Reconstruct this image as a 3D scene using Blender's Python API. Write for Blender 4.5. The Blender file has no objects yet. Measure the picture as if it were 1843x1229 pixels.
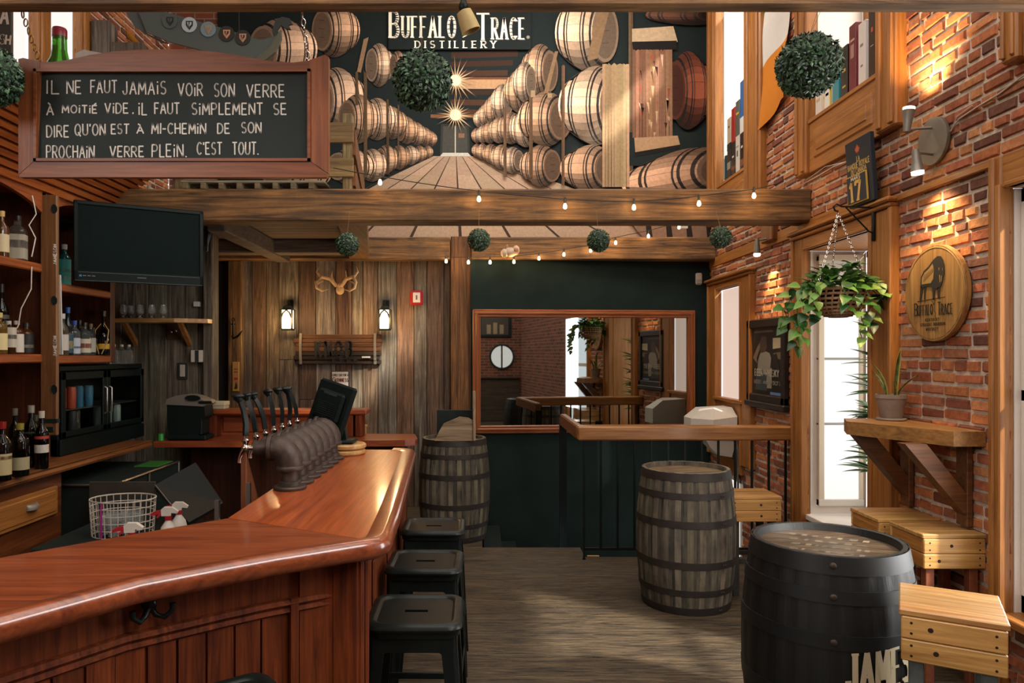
import bpy, bmesh, math, random
from mathutils import Vector, Matrix
random.seed(7)
SC = bpy.context.scene
COL = SC.collection
PI = math.pi
R = math.radians
F, CX, CY, EYE = 1300.0, 860.0, 636.0, 1.67          # focal length and principal point in pixels of the 1843x1229 frame


def hexc(h, k=1.0):
    h = h.lstrip('#')
    o = []
    for i in (0, 2, 4):
        c = int(h[i:i + 2], 16) / 255
        o.append(k * (c / 12.92 if c <= .04045 else ((c + .055) / 1.055) ** 2.4))
    return tuple(o)


# ------------------------------------------------------------------ camera
cd = bpy.data.cameras.new('camera')
cd.sensor_width = 36
cd.lens = 36 * F / 1843
cd.shift_x = (921.5 - CX) / 1843
cd.shift_y = (CY - 614.5) / 1843
cd.clip_start = .05
cam = bpy.data.objects.new('camera', cd)
cam.location = (0, 0, EYE)
cam.rotation_euler = (PI / 2, 0, 0)
COL.objects.link(cam)
SC.camera = cam
# ------------------------------------------------------------------ view and sky
vs = SC.view_settings
vs.view_transform = 'Standard'
vs.look = 'None'
vs.gamma = 1
vs.use_curve_mapping = False
vs.exposure = 0.5
w = bpy.data.worlds.new('sky')
SC.world = w
w.use_nodes = True
w.node_tree.nodes['Background'].inputs[0].default_value = (.86, .93, 1, 1)
w.node_tree.nodes['Background'].inputs[1].default_value = 1.0


# ------------------------------------------------------------------ large lights
def area(name, loc, rot, sx, sy, watts, col):
    l = bpy.data.lights.new(name, 'AREA')
    l.shape = 'RECTANGLE'
    l.size, l.size_y, l.energy, l.color = sx, sy, watts, col
    o = bpy.data.objects.new(name, l)
    o.location = loc
    o.rotation_euler = rot
    COL.objects.link(o)
    return o


area('added_ceiling_fill', (.2, 2.2, 5.35), (0, 0, 0), 3.6, 3.6, 74, (1, .95, .87))  # unseen area light added overhead as soft interior fill
area('window_and_fill_light', (2.48, .9, 4.2), (0, R(72), 0), 1.6, 1.4, 78, (1, .98, .95))
area('window_and_fill_light', (2.44, 2.75, 1.5), (0, R(90), 0), 1.6, .8, 26, (1, .98, .95))
area('window_and_fill_light', (2.48, -1.2, 4.2), (0, R(72), 0), 1.6, 1.4, 78, (1, .98, .95))
area('window_and_fill_light', (-3.2, -1.2, 3.4), (0, R(-90), 0), 1.6, 2.4, 95, (1, .98, .95))  # added fill that brightens the brick wall opposite; no window stands here


area('added_ceiling_fill', (.6, 6.2, 5.4), (R(32), 0, 0), 2.4, 1.0, 64, (1, .96, .9))  # unseen area light added to brighten the mural and loft
sun = bpy.data.lights.new('sun', 'SUN')
sun.energy, sun.color, sun.angle = 7.0, (1, .94, .84), R(3)
suno = bpy.data.objects.new('sun', sun)
suno.location = (8, -3, 6)
suno.rotation_euler = Vector((-2.285, 1.75, -2.42)).to_track_quat('-Z', 'Y').to_euler()
COL.objects.link(suno)


def point(name, loc, watts, col, r=.03):
    l = bpy.data.lights.new(name, 'POINT')
    l.energy, l.color, l.shadow_soft_size = watts, col, r
    o = bpy.data.objects.new(name, l)
    o.location = loc
    COL.objects.link(o)
    return o


def spot(name, loc, target, watts, col, deg, blend=.6, r=.02):
    l = bpy.data.lights.new(name, 'SPOT')
    l.energy, l.color, l.shadow_soft_size = watts, col, r
    l.spot_size, l.spot_blend = R(deg), blend
    o = bpy.data.objects.new(name, l)
    o.location = loc
    d = Vector(target) - Vector(loc)
    o.rotation_euler = d.to_track_quat('-Z', 'Y').to_euler()
    COL.objects.link(o)
    return o


# ------------------------------------------------------------------ helpers
def at(px, py, Y):
    return Vector(((px - CX) / F * Y, Y, EYE - (py - CY) / F * Y))


def tag(o, label=None, cat=None, group=None, kind=None):
    if label: o['label'] = label
    if cat: o['category'] = cat
    if group: o['group'] = group
    if kind: o['kind'] = kind
    return o


def thing(name, label, cat, loc=(0, 0, 0), rz=0, group=None):
    o = bpy.data.objects.new(name, None)
    o.empty_display_size = .05
    COL.objects.link(o)
    o.location = loc
    o.rotation_euler = (0, 0, rz)
    return tag(o, label, cat, group)


def dup(root, loc, rz=None, label=None, group=None, scale=None):
    r = root.copy()
    COL.objects.link(r)
    r.location = loc
    if rz is not None: r.rotation_euler = (0, 0, rz)
    if scale: r.scale = (scale,) * 3 if not isinstance(scale, tuple) else scale
    if label: r['label'] = label
    if group: r['group'] = group
    for ch in list(root.children):
        c = ch.copy()
        COL.objects.link(c)
        c.parent = r
        for g in ch.children:
            d = g.copy()
            COL.objects.link(d)
            d.parent = c
    return r


def wloc(o):
    v = Vector(o.location)
    while o.parent:
        o = o.parent
        v = v + Vector(o.location)
    return v


class MB:
    def __init__(s):
        s.v, s.f, s.c = [], [], []

    def add(s, vs, fs, col=(1, 1, 1), M=None):
        b = len(s.v)
        s.v += [(M @ Vector(p)) if M else Vector(p) for p in vs]
        multi = isinstance(col, list)
        for i, f in enumerate(fs):
            s.f.append([b + k for k in f])
            s.c.append(col[i] if multi else col)
        return s

    def box(s, x0, x1, y0, y1, z0, z1, b=0, col=(1, 1, 1), M=None):
        X, Y, Z = (min(x0, x1), max(x0, x1)), (min(y0, y1), max(y0, y1)), (min(z0, z1), max(z0, z1))
        if b <= 0:
            vs = [(X[i], Y[j], Z[k]) for k in (0, 1) for j in (0, 1) for i in (0, 1)]
            return s.add(vs, [(0, 2, 3, 1), (4, 5, 7, 6), (0, 1, 5, 4), (2, 6, 7, 3), (0, 4, 6, 2), (1, 3, 7, 5)], col, M)
        b = min(b, .49 * (X[1] - X[0]), .49 * (Y[1] - Y[0]), .49 * (Z[1] - Z[0]))
        vs, ix = [], {}
        for i in (0, 1):
            for j in (0, 1):
                for k in (0, 1):
                    q = (X[i], Y[j], Z[k])
                    n = (b if i == 0 else -b, b if j == 0 else -b, b if k == 0 else -b)
                    for a in range(3):
                        ix[i, j, k, a] = len(vs)
                        vs.append(tuple(q[t] + (0 if t == a else n[t]) for t in range(3)))
        fs = []
        for a in range(3):
            o1, o2 = [t for t in range(3) if t != a]
            for sa in (0, 1):
                q = []
                for (p, r) in ((0, 0), (1, 0), (1, 1), (0, 1)):
                    c = [0, 0, 0]
                    c[a], c[o1], c[o2] = sa, p, r
                    q.append(ix[c[0], c[1], c[2], a])
                fs.append(q)
            for p in (0, 1):
                for r in (0, 1):
                    q = []
                    for (sa, ax) in ((0, o1), (1, o1), (1, o2), (0, o2)):
                        c = [0, 0, 0]
                        c[a], c[o1], c[o2] = sa, p, r
                        q.append(ix[c[0], c[1], c[2], ax])
                    fs.append(q)
        for i in (0, 1):
            for j in (0, 1):
                for k in (0, 1):
                    fs.append([ix[i, j, k, 0], ix[i, j, k, 1], ix[i, j, k, 2]])
        return s.add(vs, fs, col, M)

    def tube(s, path, r, n=8, closed=False, col=(1, 1, 1), M=None, flat=None):
        P = [Vector(p) for p in path]
        m = len(P)
        T = []
        for i in range(m):
            a = P[(i - 1) % m] if (closed or i) else P[i]
            c = P[(i + 1) % m] if (closed or i < m - 1) else P[i]
            T.append((c - a).normalized())
        up = Vector((0, 0, 1)) if abs(T[0].z) < .9 else Vector((1, 0, 0))
        N = T[0].cross(up).normalized()
        vs, fs = [], []
        for i in range(m):
            N = (N - T[i] * N.dot(T[i])).normalized()
            B = T[i].cross(N)
            rr = r[i] if isinstance(r, (list, tuple)) else r
            for k in range(n):
                a = 2 * PI * k / n
                vs.append(P[i] + (N * math.cos(a) + B * math.sin(a) * (flat or 1)) * rr)
        for i in range(m if closed else m - 1):
            j = (i + 1) % m
            for k in range(n):
                l = (k + 1) % n
                fs.append((i * n + k, i * n + l, j * n + l, j * n + k))
        if not closed:
            fs.append(tuple(range(n - 1, -1, -1)))
            fs.append(tuple((m - 1) * n + k for k in range(n)))
        return s.add(vs, fs, col, M)

    def lathe(s, prof, n=24, c=(0, 0, 0), sq=0, cols=None, col=(1, 1, 1), M=None, a0=0, a1=2 * PI, caps=True, rot=0):
        full = abs(a1 - a0 - 2 * PI) < 1e-6
        m = n if full else n + 1
        vs, fs, cc = [], [], []
        for (r, z) in prof:
            for k in range(m):
                a = a0 + (a1 - a0) * k / n
                q = 1
                if sq:
                    q = 1 / (abs(math.cos(a)) ** sq + abs(math.sin(a)) ** sq) ** (1 / sq)
                vs.append((c[0] + r * q * math.cos(a + rot), c[1] + r * q * math.sin(a + rot), c[2] + z))
        for i in range(len(prof) - 1):
            for k in range(n):
                l = (k + 1) % m
                fs.append((i * m + k, i * m + l, (i + 1) * m + l, (i + 1) * m + k))
                cc.append(cols(i, k) if cols else col)
        if caps and full:
            if prof[0][0] > 1e-5:
                fs.append(tuple(range(m - 1, -1, -1))); cc.append(cols(0, 0) if cols else col)
            if prof[-1][0] > 1e-5:
                fs.append(tuple((len(prof) - 1) * m + k for k in range(m))); cc.append(cols(len(prof) - 2, 0) if cols else col)
        return s.add(vs, fs, cc, M)

    def prism(s, poly, d0, d1, ax='z', col=(1, 1, 1), M=None):
        n = len(poly)
        f = {'z': lambda p, d: (p[0], p[1], d), 'x': lambda p, d: (d, p[0], p[1]), 'y': lambda p, d: (p[0], d, p[1])}[ax]
        vs = [f(p, d0) for p in poly] + [f(p, d1) for p in poly]
        fs = [tuple(range(n - 1, -1, -1)), tuple(range(n, 2 * n))]
        fs += [(i, (i + 1) % n, n + (i + 1) % n, n + i) for i in range(n)]
        return s.add(vs, fs, col, M)

    def sweep(s, path, prof, closed=False, col=(1, 1, 1)):
        """path in XY, prof a closed loop of (offset to the right of travel, z)"""
        P = [Vector((p[0], p[1])) for p in path]
        m, n = len(P), len(prof)
        vs, fs = [], []
        for i in range(m):
            a = P[(i - 1) % m] if (closed or i) else None
            b = P[(i + 1) % m] if (closed or i < m - 1) else None
            d1 = (P[i] - a).normalized() if a is not None else None
            d2 = (b - P[i]).normalized() if b is not None else None
            d1 = d1 or d2
            d2 = d2 or d1
            n1, n2 = Vector((d1.y, -d1.x)), Vector((d2.y, -d2.x))
            nn = (n1 + n2)
            nn = nn / max(.3, (1 + n1.dot(n2)))
            for (o, z) in prof:
                q = P[i] + nn * o
                vs.append((q.x, q.y, z))
        for i in range(m if closed else m - 1):
            j = (i + 1) % m
            for k in range(n):
                l = (k + 1) % n
                fs.append((i * n + k, i * n + l, j * n + l, j * n + k))
        if not closed:
            fs.append(tuple(range(n)))
            fs.append(tuple((m - 1) * n + k for k in range(n - 1, -1, -1)))
        return s.add(vs, fs, col)

    def ball(s, c, r, nu=12, nv=8, col=(1, 1, 1), sc=(1, 1, 1), M=None):
        prof = [(r * math.sin(PI * i / nv), -r * math.cos(PI * i / nv)) for i in range(nv + 1)]
        vs, fs = [], []
        for (q, z) in prof:
            for k in range(nu):
                a = 2 * PI * k / nu
                vs.append((c[0] + sc[0] * q * math.cos(a), c[1] + sc[1] * q * math.sin(a), c[2] + sc[2] * z))
        for i in range(nv):
            for k in range(nu):
                l = (k + 1) % nu
                fs.append((i * nu + k, i * nu + l, (i + 1) * nu + l, (i + 1) * nu + k))
        return s.add(vs, fs, col, M)

    def quad(s, a, b, c, d, col=(1, 1, 1)):
        return s.add([a, b, c, d], [(0, 1, 2, 3)], col)

    def build(s, name, mat, parent=None, smooth=None, recalc=True, kind=None):
        me = bpy.data.meshes.new(name)
        if parent:
            loc = wloc(parent)
            off = Vector((0, 0, 0))
        else:
            lo = Vector([min(p[i] for p in s.v) for i in range(3)])
            hi = Vector([max(p[i] for p in s.v) for i in range(3)])
            loc = Vector(((lo.x + hi.x) / 2, (lo.y + hi.y) / 2, lo.z))
            off = loc
        me.from_pydata([tuple(p - loc) for p in s.v], [], s.f)
        at_ = me.color_attributes.new('Col', 'FLOAT_COLOR', 'CORNER')
        buf = []
        for p, c in zip(me.polygons, s.c):
            if isinstance(c[0], (tuple, list)):
                for q in range(p.loop_total):
                    buf += [*c[q][:3], 1.0]
            else:
                buf += [*c[:3], 1.0] * p.loop_total
        if len(buf) == 4 * len(me.loops):
            at_.data.foreach_set('color', buf)
        if recalc:
            bm = bmesh.new()
            bm.from_mesh(me)
            bmesh.ops.remove_doubles(bm, verts=bm.verts, dist=1e-6)
            bmesh.ops.recalc_face_normals(bm, faces=bm.faces)
            bm.to_mesh(me)
            bm.free()
        if smooth:
            me.polygons.foreach_set('use_smooth', [True] * len(me.polygons))
            me.set_sharp_from_angle(angle=R(smooth))
        me.materials.append(mat)
        o = bpy.data.objects.new(name, me)
        COL.objects.link(o)
        if parent:
            o.parent = parent
        else:
            o.location = off
        if kind: o['kind'] = kind
        return o


def TR(loc=(0, 0, 0), rx=0, ry=0, rz=0, s=1):
    return Matrix.Translation(loc) @ Matrix.Rotation(rz, 4, 'Z') @ Matrix.Rotation(ry, 4, 'Y') @ Matrix.Rotation(rx, 4, 'X') @ Matrix.Scale(s, 4)


def jit(c, a=.12):
    k = 1 + random.uniform(-a, a)
    return tuple(max(0, x * k * (1 + random.uniform(-a, a) * .25)) for x in c)


# ------------------------------------------------------------------ materials
def newmat(name):
    m = bpy.data.materials.new(name)
    m.use_nodes = True
    nt = m.node_tree
    b = nt.nodes['Principled BSDF']
    return m, nt, b


def N(nt, t, **kw):
    n = nt.nodes.new(t)
    for k, v in kw.items():
        setattr(n, k, v)
    return n


def mixc(nt, fac, a, b, mode='MIX'):
    n = N(nt, 'ShaderNodeMix', data_type='RGBA', blend_type=mode)
    for sock, v in ((n.inputs[0], fac), (n.inputs[6], a), (n.inputs[7], b)):
        if isinstance(v, (int, float)): sock.default_value = v
        elif isinstance(v, tuple): sock.default_value = (*v[:3], 1)
        else: nt.links.new(v, sock)
    return n.outputs[2]


def colattr(nt):
    return N(nt, 'ShaderNodeVertexColor', layer_name='Col').outputs[0]


def noise(nt, vec, scale, detail=4, rough=.55, dist=0):
    n = N(nt, 'ShaderNodeTexNoise')
    n.inputs['Scale'].default_value = scale
    n.inputs['Detail'].default_value = detail
    n.inputs['Roughness'].default_value = rough
    n.inputs['Distortion'].default_value = dist
    if vec is not None: nt.links.new(vec, n.inputs['Vector'])
    return n.outputs['Fac']


def ramp(nt, fac, p0, p1, c0=(0, 0, 0), c1=(1, 1, 1)):
    r = N(nt, 'ShaderNodeValToRGB')
    r.color_ramp.elements[0].position, r.color_ramp.elements[1].position = p0, p1
    r.color_ramp.elements[0].color, r.color_ramp.elements[1].color = (*c0, 1), (*c1, 1)
    nt.links.new(fac, r.inputs[0])
    return r.outputs[0]


def bump(nt, b, h, strength, dist=.01):
    n = N(nt, 'ShaderNodeBump')
    n.inputs['Strength'].default_value = strength
    n.inputs['Distance'].default_value = dist
    nt.links.new(h, n.inputs['Height'])
    nt.links.new(n.outputs[0], b.inputs['Normal'])


def plain(name, col, rough=.5, metal=0, coat=0, var=.12, bmp=0, scale=30, spec=.5):
    m, nt, b = newmat(name)
    tc = N(nt, 'ShaderNodeTexCoord').outputs['Object']
    n1 = noise(nt, tc, scale, 5)
    c = mixc(nt, ramp(nt, n1, .3, .7), tuple(x * (1 - var) for x in col), tuple(min(1, x * (1 + var)) for x in col))
    c = mixc(nt, 1.0, c, colattr(nt), 'MULTIPLY')
    nt.links.new(c, b.inputs['Base Color'])
    b.inputs['Roughness'].default_value = rough
    b.inputs['Metallic'].default_value = metal
    b.inputs['Coat Weight'].default_value = coat
    b.inputs['Specular IOR Level'].default_value = spec
    if bmp: bump(nt, b, n1, bmp, .004)
    return m


def wood(name, dark, light, axis='x', s=1.0, rough=.5, bmp=.25, wear=None, wearamt=.5, coat=0, contrast=(.32, .68), streak=.45):
    m, nt, b = newmat(name)
    tc = N(nt, 'ShaderNodeTexCoord').outputs['Object']
    ca = colattr(nt)
    sc = N(nt, 'ShaderNodeVectorMath', operation='SCALE')
    nt.links.new(ca, sc.inputs[0])
    sc.inputs['Scale'].default_value = 23.0
    ad = N(nt, 'ShaderNodeVectorMath', operation='ADD')
    nt.links.new(tc, ad.inputs[0])
    nt.links.new(sc.outputs[0], ad.inputs[1])
    mp = N(nt, 'ShaderNodeMapping')
    nt.links.new(ad.outputs[0], mp.inputs[0])
    k = {'x': (.9, 14, 14), 'y': (14, .9, 14), 'z': (14, 14, .9)}[axis]
    mp.inputs['Scale'].default_value = tuple(q * s for q in k)
    g = noise(nt, mp.outputs[0], 2.2, 7, .62, 1.1)
    mp2 = N(nt, 'ShaderNodeMapping')
    nt.links.new(ad.outputs[0], mp2.inputs[0])
    k = {'x': (3, 90, 90), 'y': (90, 3, 90), 'z': (90, 90, 3)}[axis]
    mp2.inputs['Scale'].default_value = tuple(q * s for q in k)
    g2 = noise(nt, mp2.outputs[0], 1.3, 3)
    c = mixc(nt, ramp(nt, g, *contrast), dark, light)
    c = mixc(nt, streak, c, ramp(nt, g2, .3, .62, (.45, .42, .4), (1, 1, 1)), 'MULTIPLY')
    if wear:
        wv = noise(nt, ad.outputs[0], 3.1, 6, .65)
        wm = N(nt, 'ShaderNodeMath', operation='MULTIPLY')
        nt.links.new(ramp(nt, wv, .42, .66), wm.inputs[0])
        wm.inputs[1].default_value = wearamt
        c = mixc(nt, wm.outputs[0], c, wear)
    c = mixc(nt, 1.0, c, ca, 'MULTIPLY')
    nt.links.new(c, b.inputs['Base Color'])
    b.inputs['Roughness'].default_value = rough
    b.inputs['Coat Weight'].default_value = coat
    b.inputs['Coat Roughness'].default_value = .12
    mh = N(nt, 'ShaderNodeMath', operation='ADD')
    nt.links.new(g, mh.inputs[0])
    nt.links.new(g2, mh.inputs[1])
    if bmp: bump(nt, b, mh.outputs[0], bmp, .004)
    return m


def glass(name, col, rough=.03, trans=.9):
    m, nt, b = newmat(name)
    c = mixc(nt, 1.0, tuple(col), colattr(nt), 'MULTIPLY')
    nt.links.new(c, b.inputs['Base Color'])
    b.inputs['Roughness'].default_value = rough
    b.inputs['Transmission Weight'].default_value = trans
    b.inputs['IOR'].default_value = 1.45
    return m


def emit(name, col, strength, base=(.8, .8, .8)):
    m, nt, b = newmat(name)
    b.inputs['Base Color'].default_value = (*base, 1)
    c = mixc(nt, 1.0, tuple(col), colattr(nt), 'MULTIPLY')
    nt.links.new(c, b.inputs['Emission Color'])
    b.inputs['Emission Strength'].default_value = strength
    b.inputs['Roughness'].default_value = .4
    return m


M = {}
M['red_wood_x'] = wood('polished red wood', hexc('#6a2d16'), hexc('#9a4d27'), 'x', .8, .36, .03, coat=.22)
M['red_wood_y'] = wood('polished orange wood', hexc('#8a3c1a'), hexc('#b85a28'), 'y', .8, .33, .03, coat=.3)
M['rail_wood'] = wood('glossy rail wood', hexc('#6a2d16'), hexc('#9a4d27'), 'x', .8, .3, .02, coat=.8)
M['panel_wood'] = wood('bar panel wood', hexc('#3d190c'), hexc('#84401c'), 'z', .9, .7, .08, wear=hexc('#4a1e0e'), wearamt=.5)
M['panel_wood'].node_tree.nodes['Principled BSDF'].inputs['Specular IOR Level'].default_value = .15
M['brown_wood_x'] = wood('brown wood', hexc('#4d2c16'), hexc('#80502a'), 'x', .9, .5, .12)
M['brown_wood_y'] = wood('brown wood along', hexc('#5a3216'), hexc('#935a2c'), 'y', .9, .45, .12)
M['brown_wood_z'] = wood('brown wood upright', hexc('#5a3216'), hexc('#935a2c'), 'z', .9, .45, .12)
M['dark_wood_z'] = wood('dark cabinet wood', hexc('#3a1d0e'), hexc('#5e3018'), 'z', .9, .45, .1)
M['dark_wood_y'] = wood('dark cabinet wood along', hexc('#4c2611'), hexc('#7c421f'), 'y', .9, .4, .1)
M['beam_x'] = wood('old beam', hexc('#402a15'), hexc('#a0733f'), 'x', .7, .72, .7, wear=hexc('#4a3a28'), wearamt=.6, contrast=(.36, .64))
M['beam_y'] = wood('old joist', hexc('#5c3c1e'), hexc('#94683a'), 'y', .8, .72, .5, wear=hexc('#4a3722'), wearamt=.5)
M['barn_z'] = wood('barn board', (.2, .18, .16), (1, .98, .95), 'z', .8, .78, .7, wear=(.30, .26, .23), wearamt=.65, contrast=(.36, .64), streak=.85)
M['barn_x'] = wood('barn board flat', (.25, .23, .21), (.95, .95, .95), 'x', .8, .78, .6, wear=(.5, .46, .42), wearamt=.5)
M['barn_y'] = wood('barn board along', (.42, .42, .42), (.95, .95, .95), 'y', .8, .78, .6, wear=(.5, .46, .42), wearamt=.5)
M['casing_z'] = wood('casing wood', hexc('#8a5626'), hexc('#b87a3c'), 'z', .8, .42, .1)
M['casing_y'] = wood('casing wood along', hexc('#8a5626'), hexc('#b87a3c'), 'y', .8, .42, .1)
M['pine_x'] = wood('varnished pine', hexc('#a87840'), hexc('#d6aa6a'), 'x', .8, .4, .1, coat=.2)
M['pine_y'] = wood('varnished pine top', hexc('#94602c'), hexc('#bd8444'), 'y', .8, .4, .1, coat=.2)
M['mirror_frame'] = wood('mirror frame wood', hexc('#7d3f1c'), hexc('#a8602e'), 'x', .8, .4, .1)
M['mirror_frame_z'] = wood('mirror frame wood upright', hexc('#7d3f1c'), hexc('#a8602e'), 'z', .8, .4, .1)
M['stave'] = wood('weathered oak stave', hexc('#24211c'), hexc('#665c4a'), 'z', .7, .78, .5, wear=hexc('#8a7f66'), wearamt=.5, contrast=(.36, .64))
M['stave_dark'] = wood('black stained oak stave', hexc('#090c0b'), hexc('#151614'), 'z', .9, .55, .25)
M['head_wood'] = wood('barrel head oak', hexc('#5e4930'), hexc('#9a8060'), 'x', .9, .6, .3, wear=hexc('#40321f'), wearamt=.5)
M['head_dark'] = wood('dark barrel head oak', hexc('#33271c'), hexc('#6e5a45'), 'x', .9, .38, .3, wear=hexc('#1e1812'), wearamt=.6)
M['hoop'] = plain('rusty hoop iron', hexc('#2c2520'), .6, .3, var=.3, bmp=.1, scale=18)
M['hoop_black'] = plain('black hoop iron', hexc('#0e1211'), .5, .0, var=.3, bmp=.1, scale=18)
M['black'] = plain('black paint', (.010, .0175, .0155), .6, spec=.3)
M['black_gloss'] = plain('black plastic', (.006, .0105, .0095), .42, spec=.14)
M['black_metal'] = plain('black lacquered steel', (.007, .0105, .0095), .34, .0, var=.25, spec=.25)
M['wall_black'] = plain('black wall paint', (.012, .0225, .0195), .8, spec=.15, var=.2, scale=4)
M['iron'] = plain('old pipe iron', hexc('#4d423c'), .55, .7, var=.3, bmp=.15, scale=40)
M['chrome'] = plain('chrome', (.75, .73, .7), .12, 1, var=.02)
M['steel'] = plain('brushed steel', (.48, .47, .44), .35, 1, var=.06)
M['dull_steel'] = plain('satin nickel', hexc('#8f8a80'), .45, .6, var=.05)
M['white'] = plain('white plastic', hexc('#cfc7bb'), .45, var=.04)
M['plaster'] = plain('white plaster', hexc('#e6ddd2'), .8, var=.03, scale=5)
M['paint'] = plain('flat colour', (1, 1, 1), .6, var=.03)
M['gloss_paint'] = plain('gloss colour', (1, 1, 1), .3, var=.03)
M['print'] = plain('printed sheet', (1, 1, 1), .75, var=.22, scale=38, spec=.2)
M['slate'] = plain('chalkboard slate', hexc('#1c2624'), .75, var=.2, scale=6)
M['chalk'] = plain('chalk', hexc('#d8d4c8'), .9, var=.15, scale=160)
M['cloth'] = plain('cloth', (1, 1, 1), .9, var=.06, scale=12, spec=.1)
M['leaf'] = plain('leaf', (1, 1, 1), .4, var=.2, scale=25)
M['terracotta'] = plain('washed grey clay', hexc('#8a7a6c'), .85, var=.25, scale=9)
M['wicker'] = plain('wicker', hexc('#8a6a45'), .7, var=.3, scale=60)
M['soil'] = plain('soil', hexc('#2a1d12'), .95, var=.4, scale=60)
M['bone'] = plain('antler bone', hexc('#c4a478'), .5, var=.3, scale=25)
M['rubber'] = plain('black rubber', (.012, .013, .013), .8)
M['screen'] = plain('dark screen', (.0045, .0105, .0095), .6, spec=.06)
M['clear_glass'] = glass('clear glass', (.93, .95, .94))
M['fridge_pane'] = glass('fridge pane', (.75, .8, .78), .02, 1)
M['fridge_pane'].node_tree.nodes['Principled BSDF'].inputs['Specular IOR Level'].default_value = .15
M['fridge_pane'].node_tree.nodes['Principled BSDF'].inputs['IOR'].default_value = 1.05
M['tint_glass'] = glass('bottle glass', (1, 1, 1), .04, .85)
M['daylight'] = emit('frosted daylight glass', (1, .96, .92), .66, (.12, .12, .12))
M['bulb'] = emit('filament glow', (1, .66, .32), 9)
M['lamp_glow'] = emit('lantern glow', (1, .66, .33), 7, (.2, .18, .15))
M['mirror'] = plain('mirror glass', (.46, .48, .45), .015, 1, var=.01)


def thin_glass(name):
    m, nt, b = newmat(name)
    tr = N(nt, 'ShaderNodeBsdfTransparent')
    gl = N(nt, 'ShaderNodeBsdfGlossy')
    gl.inputs['Roughness'].default_value = .03
    mx = N(nt, 'ShaderNodeMixShader')
    mx.inputs[0].default_value = .06
    nt.links.new(tr.outputs[0], mx.inputs[1])
    nt.links.new(gl.outputs[0], mx.inputs[2])
    nt.links.new(mx.outputs[0], nt.nodes['Material Output'].inputs[0])
    return m


M['window_glass'] = thin_glass('clear window glass')


def brickmat(name):
    m, nt, b = newmat(name)
    tc = N(nt, 'ShaderNodeTexCoord').outputs['Object']
    ca = colattr(nt)
    n1 = noise(nt, tc, 26, 7, .7)
    n2 = noise(nt, tc, 7, 5, .6)
    c = mixc(nt, 1, ca, ramp(nt, n1, .25, .75, (.6, .56, .54), (1.3, 1.28, 1.22)), 'MULTIPLY')
    c = mixc(nt, .5, c, ramp(nt, n2, .3, .7, (.65, .62, .62), (1.15, 1.15, 1.15)), 'MULTIPLY')
    nt.links.new(c, b.inputs['Base Color'])
    b.inputs['Roughness'].default_value = .82
    b.inputs['Specular IOR Level'].default_value = .25
    bump(nt, b, n1, .7, .012)
    return m


M['brick'] = brickmat('old brick')


def brick_plane(name):
    m, nt, b = newmat(name)
    tc = N(nt, 'ShaderNodeTexCoord').outputs['Object']
    sep = N(nt, 'ShaderNodeSeparateXYZ')
    nt.links.new(tc, sep.inputs[0])
    a = N(nt, 'ShaderNodeMath', operation='ADD')
    nt.links.new(sep.outputs[0], a.inputs[0])
    nt.links.new(sep.outputs[1], a.inputs[1])
    cmb = N(nt, 'ShaderNodeCombineXYZ')
    nt.links.new(a.outputs[0], cmb.inputs[0])
    nt.links.new(sep.outputs[2], cmb.inputs[1])
    br = N(nt, 'ShaderNodeTexBrick')
    nt.links.new(cmb.outputs[0], br.inputs['Vector'])
    br.inputs['Scale'].default_value = 1
    br.inputs['Brick Width'].default_value = .21
    br.inputs['Row Height'].default_value = .068
    br.inputs['Mortar Size'].default_value = .006
    br.inputs['Color1'].default_value = (*hexc('#8a4a30'), 1)
    br.inputs['Color2'].default_value = (*hexc('#5f3527'), 1)
    br.inputs['Mortar'].default_value = (*hexc('#8a7c6c'), 1)
    nt.links.new(br.outputs[0], b.inputs['Base Color'])
    b.inputs['Roughness'].default_value = .85
    return m


M['brick_plane'] = brick_plane('brick courses')


def floormat():
    m, nt, b = newmat('worn floor boards')
    tc = N(nt, 'ShaderNodeTexCoord').outputs['Object']
    mp = N(nt, 'ShaderNodeMapping')
    nt.links.new(tc, mp.inputs[0])
    mp.inputs['Scale'].default_value = (1.5, 30, 1)
    g = noise(nt, mp.outputs[0], 2.3, 9, .72, 1.6)
    mp2 = N(nt, 'ShaderNodeMapping')
    nt.links.new(tc, mp2.inputs[0])
    mp2.inputs['Scale'].default_value = (.9, 6.6, 1)
    pl = noise(nt, mp2.outputs[0], 1.0, 2, .5)
    c = mixc(nt, ramp(nt, g, .41, .61), hexc('#100e0a'), hexc('#665640'))
    c = mixc(nt, .6, c, ramp(nt, pl, .35, .65, (.55, .52, .5), (1.15, 1.1, 1.0)), 'MULTIPLY')
    sp = noise(nt, tc, 45, 4, .8)
    c = mixc(nt, ramp(nt, sp, .62, .74), c, hexc('#6b6150'))
    nt.links.new(c, b.inputs['Base Color'])
    b.inputs['Roughness'].default_value = .6
    bump(nt, b, g, .35, .006)
    return m


M['floor'] = floormat()


# ------------------------------------------------------------------ stroke lettering
def arc(cx, cy, rx, ry, a0, a1, n=8):
    return [(cx + rx * math.cos(R(a0 + (a1 - a0) * i / n)), cy + ry * math.sin(R(a0 + (a1 - a0) * i / n))) for i in range(n + 1)]


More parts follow.
